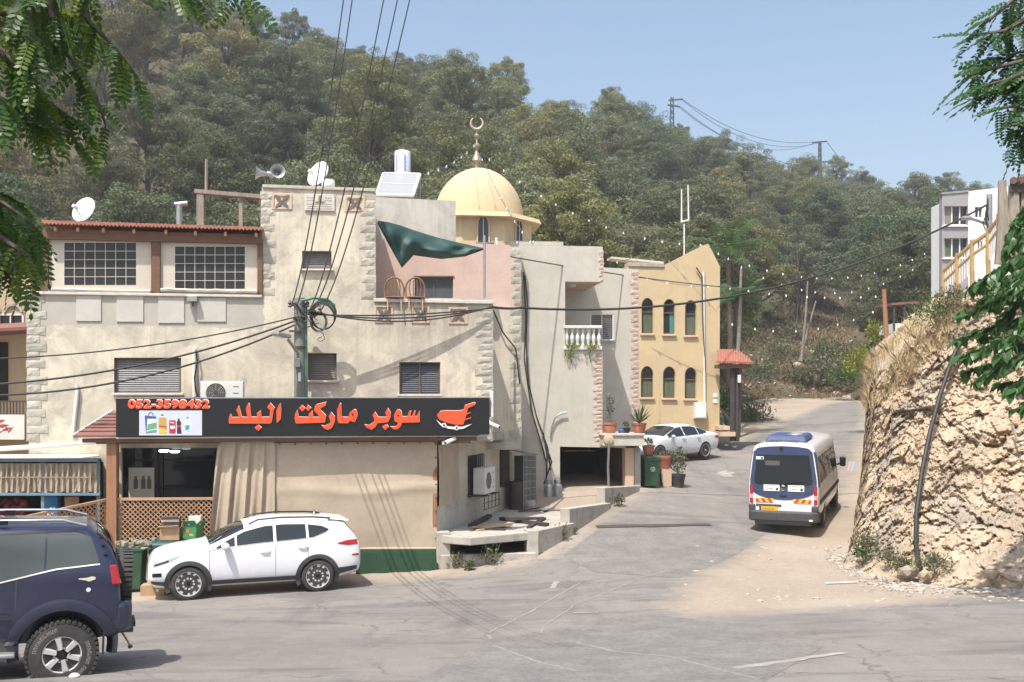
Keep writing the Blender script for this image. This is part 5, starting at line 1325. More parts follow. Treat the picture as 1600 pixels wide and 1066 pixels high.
# ================================================================== string lights
M_bulb = flat('bulb_white', (.85, .84, .80), .25)
bulb_me = mesh_of('bulb', MB().lathe([(.001,-.16),(.045,-.13),(.062,-.08),(.05,-.03),(.028,0),(.028,.05),(.001,.05)], (0, 0, 0), 8), M_bulb, 60)
def string(a, b_, sag, n, label, sc=1.0):
    P = cat_pts(a, b_, sag, 30); t_ = thing('string_light', label, 'string light', a, 'festoon lights over the street')
    part('wire', MB().tube(P, .012*sc, 4), M_cable2, t_)
    for k in range(n):
        f = (k+.5+R.uniform(-.15, .15))/n*30; i = min(int(f), 29); p = P[i].lerp(P[i+1], f-i); inst('bulb', bulb_me, t_, p-Vector(a), (R.uniform(-.2, .2), R.uniform(-.2, .2), 0), (.60*sc,)*3)
string(U(646, 274, 31), U(744, 224, 45.9), .3, 8, 'string of bulbs from the water tank up to the dome finial')
string(U(752, 238, 45.9), U(1106, 383, 42.5), 1.1, 13, 'long string of bulbs from dome finial to the yellow gable')
string(U(750, 240, 45.7), U(838, 388, 33), .4, 8, 'string of bulbs falling right past the dome')
string(U(842, 392, 33), U(1000, 400, 41), .35, 6, 'string of bulbs along the grey roof edge')
string(U(1124, 398, 42.5), U(1452, 392, 56), 1.3, 14, 'upper string of bulbs from yellow house across to the white block')
string(U(1108, 386, 42.6), U(1440, 412, 52), 1.8, 12, 'sagging string of bulbs before the palm fronds')
string(U(1000, 432, 41.9), U(1125, 447, 42), .15, 4, 'short string of bulbs across the yellow front')
string(U(1126, 447, 42.5), U(1384, 462, 44), .25, 9, 'string of bulbs from yellow corner to the orange post')
string(U(1128, 502, 42.5), U(1384, 478, 44), .75, 8, 'lowest string of bulbs over the road to the orange post')
string(U(714, 372, 44), U(846, 376, 43.5), .12, 5, 'string of bulbs round the dome drum')

# ================================================================== right-hand upper side: flats, stair rail, posts
FB = thing('apartment_block', 'white and grey modern apartment block above the cutting', 'building', U(1510, 440, 58))
PF = Plane(58.0, .0)
mb = MB(); wall_poly(mb, PF, [(1473,316),(1476,316),(1476,460),(1473,460)], [], -.35, 1.6); part('side_bay', mb, M_white, FB)
wins = [rect(1475,322,1512,352), rect(1475,372,1512,403)]
mb = MB(); wall_poly(mb, PF, [(1472,303),(1513,299),(1513,460),(1472,460)], wins, 0, .4); part('window_bay', mb, pm('grey_panel', (.30, .29, .30), (.27, .26, .27), 3, .7), FB)
mb = MB(); wall_poly(mb, PF, [(1513,299),(1640,284),(1640,460),(1513,460)], [rect(1523,323,1535,341), rect(1526,376,1536,391)], -.05, 1.4); part('wall', mb, M_white, FB)
for i, (x0, y0, x1, y1) in enumerate(((1475,322,1512,352), (1475,372,1512,403), (1523,323,1535,341), (1526,376,1536,391))):
    w = part('window', pbox(MB(), PF, x0, y0, x1, y1, -.3, -.25), M_glass, FB); mb = MB(); k = 3 if i < 2 else 2
    for j in range(k+1): x = x0+(x1-x0)*j/k; pbox(mb, PF, x-.7, y0, x+.7, y1, -.25, -.18)
    pbox(mb, PF, x0, y0, x1, y0+1.2, -.25, -.17); pbox(mb, PF, x0, y1-1.2, x1, y1, -.25, -.17); part('frame', mb, M_white, w)
    if i < 2: part('sill', pbox(MB(), PF, x0-2, y1, x1+1, y1+2, -.1, .12), M_white, FB); part('blind', pbox(MB(), PF, x0+1, y0+1, x0+(x1-x0)*.33, y1-1, -.249, -.246), M_curtain if i else M_shut_brown, w)
part('parapet', pbox(MB(), PF, 1471, 301, 1514, 304, -.3, .06, 297, 300), M_metal, FB)
# wooden stair railing on top of the cutting
RL = thing('stair_railing', 'yellow wooden stair railing climbing above the rock cutting', 'railing', U(1510, 430, 31))
M_rail = pm('yellow_wood', (.42, .29, .13), (.34, .23, .10), 3, .7, .2)
tp_ = [U(1474, 424, 29), U(1496, 402, 28.5), U(1519, 381, 28), U(1544, 364, 27.6), U(1560, 341, 27.2)]
for i, p in enumerate(tp_): part('post', MB().tube([p+Vector((0, 0, .12)), p-Vector((0, 0, 1.3))], .065, 6), M_rail, RL)
for a, b_ in zip(tp_[:-1], tp_[1:]):
    part('handrail', MB().tube([a, b_], .06, 6), M_rail, RL); part('rail', MB().tube([a-Vector((0, 0, .32)), b_-Vector((0, 0, .32))], .045, 6), M_rail, RL)
    for k in range(1, 6): q = a.lerp(b_, k/6); part('baluster', MB().tube([q, q-Vector((0, 0, .85))], .022, 5), M_offwhite, RL)
# roadside lamp post on the cutting
LP = thing('lamp_post', 'thin metal lamp post with a drooping arm above the stair railing', 'lamp post', U(1546, 380, 33))
part('shaft', MB().tube([U(1546, 400, 33), U(1546, 304, 33)], .10, 8), M_metal, LP, 60)
part('arm', MB().tube([U(1545, 352, 33), U(1530, 346, 32.8), U(1515, 341, 32.6)], .05, 6), M_metal, LP, 60); part('lamp_head', MB().tube([U(1516, 341, 32.6), U(1503, 341, 32.5)], .09, 8, .06), M_metal, LP, 60)
mb = MB()
for k in range(6): mb.tube([U(1544, 310+k*3, 32.9), U(1538+R.uniform(-4, 4), 325+k*5, 32.8), U(1544+R.uniform(-6, 3), 345+k*3, 32.8)], .02, 5)
part('cable_tangle', mb, M_cable, LP, 60, kind='stuff')
# old shed corner at the right edge
SHD = thing('timber_shed', 'weathered timber shed corner with dark tiled eave at right edge', 'shed', U(1590, 400, 27))
for (x0, y0, x1, y1, w) in ((1563,405,1566,283,.16), (1572,410,1568,300,.14), (1580,404,1584,290,.2), (1600,404,1602,290,.2)): part('post', MB().tube([U(x0, y0+8, 27), U((x0+x1)/2+2, (y0+y1)/2, 26.9), U(x1, y1, 27)], w, 7, w*.7), M_oldwood, SHD, 50)
mb = MB(); mb.obox(U(1578, 300, 26.8), (3.5, 0, -.1), (1.4, 2.5, .3), (0, 0, .3)); part('eave', mb, M_darkwood, SHD)
mb = MB(); mb.obox(U(1590, 400, 27.6), (4, 0, 0), (1.2, 2, 0), (0, 0, 1.9)); part('boarding', mb, M_oldwood, SHD)
for k in range(9): part('roof_tile', MB().tube([U(1578, 282, 26.7)+Vector((.1+k*.2, 0, 0)), U(1578, 282, 26.7)+Vector((1.3+k*.2, 2.2, .5))], .10, 8), M_shingle, SHD, 60)
op = solo('wooden_post', MB().tube([U(1386, 545, 44), U(1383, 490, 44), U(1381, 452, 44)], .13, 8, .10), M_post, 'orange wooden post on the bank holding the string lights', 'post', 60)
hut = thing('small_hut', 'small dark-roofed hut half hidden behind the dry bank', 'hut', U(1412, 520, 52))
mb = MB(); mb.obox(U(1396, 520, 52), (1.3, 0, 0), (0, 2, 0), (0, 0, .5)); part('base', mb, M_white, hut)
mb = MB(); mb.obox(U(1393, 477, 51.8), (1.5, 0, .1), (0, 2.4, .1), (0, 0, .12)); part('roof', mb, M_shingle, hut)
for x in (1397, 1413, 1428): part('post', MB().tube([U(x, 518, 51.9), U(x, 474, 51.9)], .06, 6), M_steel, hut)
# red-tiled porch beside the yellow house
KP = thing('tiled_canopy', 'small red tiled canopy on dark posts at the yellow house corner', 'canopy', U(1150, 685, 43.5))
rows = [[U(1120+57*u_/30, 549.5+20*v_+.6*abs(math.sin(u_*PI/2*1.0)), 43.4-.8*v_)+Vector((0, 0, .03*abs(math.sin(u_*PI*.5+.4)))) if True else None for u_ in range(31)] for v_ in np.linspace(0, 1, 5)]
for r_, row in enumerate(rows):
    for u_, p in enumerate(row):
        cut = 1-min(1, max(0, (u_/30-.42)/.58)) ; v_ = r_/4
        p.z = U(0, 549.5+20*v_, 43.4).z*cut+(1-cut)*min(p.z, U(0, 570-(1-u_/30)*34, 43).z)+.05*abs(math.sin(u_*PI*.5))
rf = part('tile_roof', MB().sheet(rows, (0, 0, .08)), M_tile, KP, 40)
part('beam', MB().obox(U(1123, 575, 42.7), (1.45, 0, 0), (0, .9, 0), (0, 0, .16)), M_wood, KP)
for x, w in ((1145, .13), (1152, .1)): part('post', MB().tube([U(x, 690, 43.0), U(x, 574, 43.0)], w, 8), M_darkwood, KP, 60)
part('step', MB().obox(U(1123, 672, 43), (.5, 0, 0), (0, 1, 0), (0, 0, .18)), M_peach, KP); part('step', MB().obox(U(1123, 682, 42.8), (.75, 0, 0), (0, 1.2, 0), (0, 0, .2)), M_peach, KP)
part('stair_rail', MB().tube([U(1126, 640, 43.1), U(1146, 662, 43), U(1150, 680, 43)], .05, 6), M_steel, KP)
part('gas_meter', MB().obox(U(1153, 598, 42.8), (.14, 0, 0), (0, .1, 0), (0, 0, .35)), M_offwhite, KP)
# roof antenna behind the yellow house
AN = thing('roof_antenna', 'double white antenna rods on a thin mast above the yellow house', 'antenna', U(1068, 418, 45))
part('mast', MB().tube([U(1069, 420, 45), U(1069, 350, 45)], .035, 6), M_offwhite, AN); part('bar', MB().tube([U(1064, 347, 45), U(1077, 344, 45)], .04, 6), M_offwhite, AN)
part('rod', MB().tube([U(1065, 348, 45), U(1065, 296, 45)], .04, 6, .03), M_offwhite, AN); part('rod', MB().tube([U(1076, 345, 45), U(1075, 289, 45)], .04, 6, .03), M_offwhite, AN)
# pylons on the ridge
M_pyl = flat('pylon_steel', (.04, .045, .055), .6, .3)
def pylon(px, ytop, ybot, D, arms, label, wx):
    t_ = thing('lattice_pylon', label, 'pylon', U(px, ybot, D), 'power pylons on the ridge'); s = D/F; mb = MB(); n = 9; w0, w1 = wx*s, wx*.55*s
    z0, z1 = U(0, ybot, D).z, U(0, ytop, D).z; c = U(px, ybot, D)
    def C(i, sx, sy): f = i/n; w = w0+(w1-w0)*f; return Vector((c.x+sx*w, c.y+sy*w, z0+(z1-z0)*f))
    for sx, sy in ((-1,-1),(1,-1),(1,1),(-1,1)): mb.tube([C(0, sx, sy), C(n, sx, sy)], .11, 4)
    for i in range(n):
        for (a, b_) in (((-1,-1),(1,-1)), ((1,-1),(1,1)), ((1,1),(-1,1)), ((-1,1),(-1,-1))): mb.tube([C(i, *a), C(i+1, *b_)], .07, 4); mb.tube([C(i, *b_), C(i+1, *a)], .07, 4)
    part('lattice_mast', mb, M_pyl, t_)
    for (dx0, y0, dx1, y1) in arms: part('crossarm', MB().tube([U(px+dx0, y0, D), U(px+dx1, y1, D)], .2, 5), M_pyl, t_)
    return t_
pylon(1050, 152, 235, 215, [(-5,157,17,155), (-7,164,12,167)], 'taller lattice pylon on the ridge above the dome side', 3.4)
pylon(1281, 221, 300, 235, [(-12,223,11,221), (2,253,12,253)], 'smaller lattice pylon far right on the ridge', 2.6)
for i, (x0, y0, x1, y1, sg) in enumerate(((1066,155,1270,222,3.2), (1067,157,1281,223,4.5), (1062,166,1290,262,3.5), (1057,164,1272,224,5), (1292,222,1455,320,5))):
    cable(cat_pts(U(x0, y0, 215), U(x1, y1, 235), sg, 24), .06, ['highest', 'second', 'lowest', 'third', 'right-hand'][i]+' power line strung between the ridge pylons', M_pyl, 'ridge power lines', 4)
# ================================================================== vehicles
def paint(name, c, rough=.3, dirt=.25, dirtc=(.35, .30, .24), metal=0.0):
    m, t, b = nodes(name); b.inputs['Roughness'].default_value = rough; b.inputs['Metallic'].default_value = metal
    b.inputs['Coat Weight'].default_value = .6; b.inputs['Coat Roughness'].default_value = .08
    tc = t.nodes.new('ShaderNodeTexCoord'); mp = t.nodes.new('ShaderNodeMapping'); t.links.new(tc.outputs['Object'], mp.inputs[0]); v = mp.outputs[0]
    n = noise_n(t, v, 2.5, 6, .7); n2 = noise_n(t, v, 14, 4, .7); sp = t.nodes.new('ShaderNodeSeparateXYZ'); t.links.new(v, sp.inputs[0])
    low = ramp(t, math_n(t, 'MULTIPLY', sp.outputs['Z'], .7), [(.15, 1.), (.75, .25)])
    f = math_n(t, 'MULTIPLY', math_n(t, 'MULTIPLY', ramp(t, math_n(t, 'ADD', math_n(t, 'MULTIPLY', n, .7), math_n(t, 'MULTIPLY', n2, .3)), [(.36, 0.), (.7, 1.)]), low), dirt)
    t.links.new(mix(t, f, c, dirtc), b.inputs['Base Color'])
    t.links.new(ramp(t, f, [(0, rough), (.5, .75)]), b.inputs['Roughness'])
    return m
M_carwhite = paint('car_white_paint', (.74, .75, .77), .22, .12)
M_carnavy = paint('car_navy_paint', (.014, .018, .050), .28, .42, (.115, .11, .11), .1)
M_carsilver = paint('car_silver_white', (.62, .65, .69), .25, .12)
M_vanblue = paint('van_blue_paint', (.026, .045, .115), .3, .2)
M_clad = pm('grey_cladding', (.045, .046, .05), (.06, .06, .062), 6, .6)
M_tyre = pm('tyre_rubber', (.028, .027, .027), (.06, .055, .05), 5, .85, .3)
M_alloy = pm('alloy_silver', (.55, .55, .55), (.46, .45, .44), 5, .4, metal=.25)
M_alloyd = flat('alloy_dark', (.02, .02, .022), .35, .4)
M_red = flat('tail_red', (.38, .012, .02), .18, coat=.6)
M_lamp = flat('lamp_clear', (.42, .43, .45), .12, .3, .6)
M_chrome = flat('chrome', (.6, .6, .6), .15, 1)

class Car:
    def __init__(s, st, nx=70, sub=4):
        s.xs = [q[0] for q in st]; s.K = len(st[0][1]); s.Y = np.array([[p[0] for p in q[1]] for q in st]); s.Z = np.array([[p[1] for p in q[1]] for q in st])
        s.sub = sub
    def row(s, x):
        """pchip-like in x through every profile point"""
        xs = s.xs; asc = xs[0] < xs[-1]; X = np.array(xs if asc else xs[::-1]); Y = s.Y if asc else s.Y[::-1]; Z = s.Z if asc else s.Z[::-1]
        i = int(np.clip(np.searchsorted(X, x)-1, 0, len(X)-2)); h = X[i+1]-X[i]; t_ = (x-X[i])/h
        def ev(A):
            def slope(j):
                if j == 0: return (A[1]-A[0])/(X[1]-X[0])
                if j == len(X)-1: return (A[-1]-A[-2])/(X[-1]-X[-2])
                d0 = (A[j]-A[j-1])/(X[j]-X[j-1]); d1 = (A[j+1]-A[j])/(X[j+1]-X[j]); return np.where(d0*d1 > 0, 2*d0*d1/(d0+d1+1e-12), 0)
            m0, m1 = slope(i), slope(i+1); t2, t3 = t_*t_, t_*t_*t_
            return (2*t3-3*t2+1)*A[i]+(t3-2*t2+t_)*h*m0+(-2*t3+3*t2)*A[i+1]+(t3-t2)*h*m1
        return ev(Y), ev(Z)
    def sec(s, x):
        y, z = s.row(x); out = []; K = s.K
        for i in range(K-1):
            p0, p1, p2, p3 = max(i-1, 0), i, i+1, min(i+2, K-1)
            for k in range(s.sub):
                t_ = k/s.sub
                def cr(a): return .5*(2*a[p1]+(a[p2]-a[p0])*t_*.7+(2*a[p0]-5*a[p1]+4*a[p2]-a[p3])*t_*t_*.7+(3*a[p1]-3*a[p2]+a[p3]-a[p0])*t_**3*.7)+.3*.5*2*((a[p1]*(1-t_)+a[p2]*t_)-a[p1]) if False else a[p1]+(a[p2]-a[p1])*t_
                # softened linear: corner cutting happens through smoothing below
                out.append((cr(y), cr(z)))
        out.append((y[-1], z[-1])); a = np.array(out)
        for _ in range(2):
            b_ = a.copy(); b_[1:-1] = .25*a[:-2]+.5*a[1:-1]+.25*a[2:]; a = b_
        return a
    def body(s, n=72):
        X = np.linspace(min(s.xs), max(s.xs), n); X = np.unique(np.concatenate([X, s.xs])); rows = []
        for x in X:
            a = s.sec(x); h = [Vector((x, p[0], p[1])) for p in a]; rows.append(h[::-1]+[Vector((x, -p[0], p[1])) for p in a[1:]])
        # loop: roof centre -> left side -> bottom centre -> right side -> roof centre
        mb = MB(); m = len(rows[0]); vs = [p for r in rows for p in r]; fs = []
        for i in range(len(rows)-1):
            for j in range(m-1): fs.append((i*m+j, i*m+j+1, (i+1)*m+j+1, (i+1)*m+j))
        fs.append(tuple(range(m-1))); fs.append(tuple(range((len(rows)-1)*m, len(rows)*m-1))[::-1])
        mb.add(vs, fs); return mb
    def y_at(s, x, z):
        a = s.sec(x); i0 = s.sub
        for i in range(i0, len(a)-1):
            if (a[i][1]-z)*(a[i+1][1]-z) <= 0 and a[i][1] != a[i+1][1]:
                f = (z-a[i][1])/(a[i+1][1]-a[i][1]); return a[i][0]+(a[i+1][0]-a[i][0])*f
        return a[-s.sub-1][0]
    def side(s, x0, x1, lo, hi, off=.006, nx=20, nz=8, sg=1, mb=None):
        """patch on the flank between two height curves (lists of (x, z))"""
        mb = mb or MB(); rows = []
        lx, lz = zip(*sorted(lo)); hx, hz = zip(*sorted(hi))
        for i in range(nx+1):
            x = x0+(x1-x0)*i/nx; a, b_ = np.interp(x, lx, lz), np.interp(x, hx, hz)
            rows.append([Vector((x, sg*(s.y_at(x, a+(b_-a)*j/nz)+off), a+(b_-a)*j/nz)) for j in range(nz+1)])
        return mb.grid(rows)
    def arc(s, cx, cz, r0, r1, a0, a1, off, sg=1, n=26, inw=.10):
        mb = MB(); rows = []
        for i in range(n+1):
            a = math.radians(a0+(a1-a0)*i/n); row = []
            for r in (r0, r0, (r0+r1)/2, r1, r1):
                x, z = cx+r*math.cos(a), cz+r*math.sin(a); row.append([x, s.y_at(x, max(z, .3)), z])
            row[0][1] -= inw; row[1][1] += off; row[2][1] += off*1.25; row[3][1] += off; row[4][1] -= .02
            rows.append([Vector((p[0], sg*p[1], p[2])) for p in row])
        return mb.grid(rows)
    def over(s, x0, x1, v0, off=.006, nx=14):
        """patch over the top (screens): full width, from v-index v0 (0 roof centre .. 1) """
        mb = MB(); rows = []
        for i in range(nx+1):
            x = x0+(x1-x0)*i/nx; a = s.sec(x); a = a[int((len(a)-1)*v0):]; h = [Vector((x, p[0], p[1])) for p in a][::-1]
            rows.append([Vector((p.x, -p.y, p.z)) for p in h[::-1]]+h[1:])
        g = []
        for i, r in enumerate(rows):
            q = []
            for j, p in enumerate(r):
                tx = rows[min(i+1, nx)][j]-rows[max(i-1, 0)][j]; ty = r[min(j+1, len(r)-1)]-r[max(j-1, 0)]; n_ = tx.cross(ty)
                if n_.z < 0: n_ = -n_
                q.append(p+n_.normalized()*off)
            g.append(q)
        return mb.grid(g)

def cut_arches(mb, mat, parent, name, wheels, r, depth, w, smooth=38):
    """closed body mesh with round wheel openings"""
    me = mesh_of(name, mb, mat); o = bpy.data.objects.new(name, me); COL.objects.link(o)
    for (cx, cz) in wheels:
        for sg in (1, -1):
            c = MB().tube([Vector((cx, sg*(w-depth), cz)), Vector((cx, sg*(w+.3), cz))], r, 40); cm = mesh_of('cut', c, None); co = bpy.data.objects.new('cut', cm); COL.objects.link(co)
            md = o.modifiers.new('b', 'BOOLEAN'); md.operation = 'DIFFERENCE'; md.object = co; md.solver = 'EXACT'
            dg = bpy.context.evaluated_depsgraph_get(); nm_ = bpy.data.meshes.new_from_object(o.evaluated_get(dg)); o.modifiers.clear(); old = o.data; o.data = nm_; bpy.data.meshes.remove(old); bpy.data.objects.remove(co); bpy.data.meshes.remove(cm)
    me = o.data; me.name = name
    if not me.materials: me.materials.append(mat)
    me.polygons.foreach_set('use_smooth', [True]*len(me.polygons)); me.set_sharp_from_angle(angle=math.radians(smooth)); o.parent = parent
    return o

def wheel(parent, x, y, r, w, rim_r, style, sg, steer=0.0):
    """tyre mesh with a rim child; sg = outward side"""
    prof = [(rim_r, -w*.42), (rim_r+.012, -w*.5), (r*.90, -w*.5), (r*.975, -w*.44), (r, -w*.3), (r, w*.3), (r*.975, w*.44), (r*.90, w*.5), (rim_r+.012, w*.5), (rim_r, w*.42)]
    o = part('wheel', MB().lathe(prof, (0, 0, 0), 40, (0, sg, 0)), M_tyre, parent, 30, local=True); o.location = (x, y, r)
    if style == 'mud':
        mb = MB()
        for k in range(40):
            a = 2*PI*k/40
            for q, oy in ((0, .30), (.5, -.30)):
                aa = a+q*2*PI/40; c = Vector((math.cos(aa), 0, math.sin(aa))); tg = Vector((-math.sin(aa), 0, math.cos(aa)))
                mb.obox(c*(r-.02)+tg*-.016+Vector((0, (oy-.19)*w, 0)), tg*.036, Vector((0, w*.40, 0)), c*.034)
        part('tread', mb, M_tyre, o, local=True, kind='stuff')
    yo = sg*w*.40
    rim = MB().lathe([(rim_r*1.0, -.01), (rim_r*1.01, .018), (rim_r*.95, .012), (rim_r*.92, -.05), (rim_r*.9, -.12)], (0, yo, 0), 40, (0, sg, 0)); n = 5 if style in ('swirl',) else 6
    rimo = part('rim', rim, M_alloy, o, 40, local=True)
    part('disc', MB().lathe([(.001, -.06), (rim_r*.93, -.06), (rim_r*.93, -.065), (.001, -.065)], (0, yo, 0), 30, (0, sg, 0)), M_alloyd if style != 'mud' else M_black, o, local=True)
    sp = MB(); sd = MB()
    if style == 'swirl':
        for k in range(10):
            a0 = 2*PI*k/10; P = []
            tw = .42 if k % 2 == 0 else .30
            for (rr, da, wd) in ((.16, 0, .15), (.5, tw*.45, .17), (.95, tw, .28 if k % 2 == 0 else .20)): P.append((rr*rim_r, a0+da, wd*rim_r))
            for (ra, aa, wa), (rb, ab, wb) in zip(P[:-1], P[1:]):
                def pt(rr, an, dw, yy): c = Vector((math.cos(an), 0, math.sin(an))); tg = Vector((-math.sin(an), 0, math.cos(an))); return c*rr+tg*dw+Vector((0, yo+sg*yy, 0))
                q = [pt(ra, aa, -wa/2, .0), pt(rb, ab, -wb/2, .008), pt(rb, ab, wb/2, .008), pt(ra, aa, wa/2, .0)]; (sp if k % 2 == 0 else sp).hexa([p-Vector((0, sg*.03, 0)) for p in q], q)
    elif style == 'mud':
        for k in range(6):
            an = 2*PI*k/6+.28; c = Vector((math.cos(an), 0, math.sin(an))); tg = Vector((-math.sin(an), 0, math.cos(an)))
            q = [c*.28*rim_r-tg*.17*rim_r, c*.95*rim_r-tg*.26*rim_r, c*.95*rim_r+tg*.26*rim_r, c*.28*rim_r+tg*.17*rim_r]; q = [p+Vector((0, yo+sg*.0, 0)) for p in q]
            q2 = [c*.28*rim_r-tg*.10*rim_r, c*.93*rim_r-tg*.13*rim_r, c*.93*rim_r+tg*.13*rim_r, c*.28*rim_r+tg*.10*rim_r]; q2 = [p+Vector((0, yo+sg*.03, 0)) for p in q2]
            sp.hexa([p-Vector((0, sg*.03, 0)) for p in q], q2)
            sd.tube([c*.42*rim_r*.8+Vector((0, yo+sg*.0, 0))+tg*.2*rim_r, c*.42*rim_r*.8+tg*.2*rim_r+Vector((0, yo+sg*.035, 0))], .012, 6)
    else:
        for k in range(10):
            an = 2*PI*k/10; c = Vector((math.cos(an), 0, math.sin(an))); tg = Vector((-math.sin(an), 0, math.cos(an)))
            q = [c*.15*rim_r-tg*.07*rim_r, c*.95*rim_r-tg*.09*rim_r, c*.95*rim_r+tg*.09*rim_r, c*.15*rim_r+tg*.07*rim_r]; q = [p+Vector((0, yo, 0)) for p in q]; sp.hexa([p-Vector((0, sg*.03, 0)) for p in q], q)
    part('spokes', sp, M_alloy, o, local=True, kind='stuff')
    if sd.v: part('nuts', sd, M_chrome, o, local=True, kind='stuff')
    part('hub_cap', MB().lathe([(.001,.012),(rim_r*.17,.012),(rim_r*.2,-.02)] if style != 'mud' else [(.001,.03),(rim_r*.2,.03),(rim_r*.27,-.01)], (0, yo, 0), 20, (0, sg, 0)), M_alloyd if style != 'sedan' else M_alloy, o, 40, local=True)
    return o

def place(t_, pos, heading, pitch=0.0, roll=0.0):
    """heading: direction vector of the nose"""
    t_.location = pos; t_.rotation_mode = 'XYZ'
    t_.rotation_euler = (roll, -pitch, math.atan2(heading[1], heading[0]))

def box_part(name, c, d, mat, parent, bevel=.01): return part(name, MB().box(c, d), mat, parent, bevel=bevel, local=True)

# ---------------------------------------------------------------- white crossover in front of the shop
st = [(-2.30, [(0,.45),(.6,.45),(.72,.52),(.76,.7),(.72,.88),(.68,.9),(.55,.92),(.4,.93),(0,.94)]),
      (-2.25, [(0,.36),(.7,.36),(.82,.5),(.86,.72),(.83,1.0),(.79,1.03),(.62,1.09),(.4,1.12),(0,1.13)]),
      (-2.13, [(0,.32),(.74,.32),(.87,.48),(.90,.75),(.87,1.08),(.82,1.12),(.62,1.25),(.42,1.30),(0,1.32)]),
      (-1.95, [(0,.28),(.76,.28),(.89,.45),(.915,.75),(.89,1.13),(.83,1.17),(.61,1.41),(.42,1.47),(0,1.49)]),
      (-1.7, [(0,.24),(.78,.24),(.90,.45),(.92,.75),(.90,1.15),(.84,1.19),(.61,1.46),(.42,1.53),(0,1.55)]),
      (-1.18, [(0,.22),(.8,.22),(.91,.45),(.925,.75),(.905,1.13),(.845,1.17),(.62,1.51),(.42,1.58),(0,1.60)]),
      (-.45, [(0,.22),(.8,.22),(.90,.45),(.92,.75),(.90,1.10),(.84,1.14),(.625,1.53),(.42,1.60),(0,1.62)]),
      (.15, [(0,.22),(.8,.22),(.90,.45),(.92,.75),(.90,1.07),(.84,1.11),(.66,1.44),(.45,1.50),(0,1.52)]),
      (.6, [(0,.22),(.8,.22),(.90,.45),(.92,.75),(.90,1.04),(.85,1.08),(.73,1.25),(.5,1.30),(0,1.32)]),
      (1.0, [(0,.22),(.8,.22),(.90,.45),(.92,.73),(.90,1.0),(.86,1.04),(.76,1.09),(.45,1.125),(0,1.135)]),
      (1.335, [(0,.22),(.8,.22),(.91,.45),(.925,.72),(.90,.96),(.86,1.0),(.72,1.045),(.45,1.075),(0,1.085)]),
      (1.75, [(0,.22),(.75,.22),(.89,.45),(.915,.68),(.87,.89),(.83,.93),(.7,.975),(.45,1.0),(0,1.01)]),
      (2.0, [(0,.25),(.6,.25),(.80,.42),(.84,.65),(.77,.82),(.73,.86),(.6,.89),(.4,.915),(0,.925)]),
      (2.12, [(0,.33),(.45,.33),(.62,.42),(.67,.58),(.6,.70),(.55,.72),(.45,.74),(.3,.75),(0,.76)])]
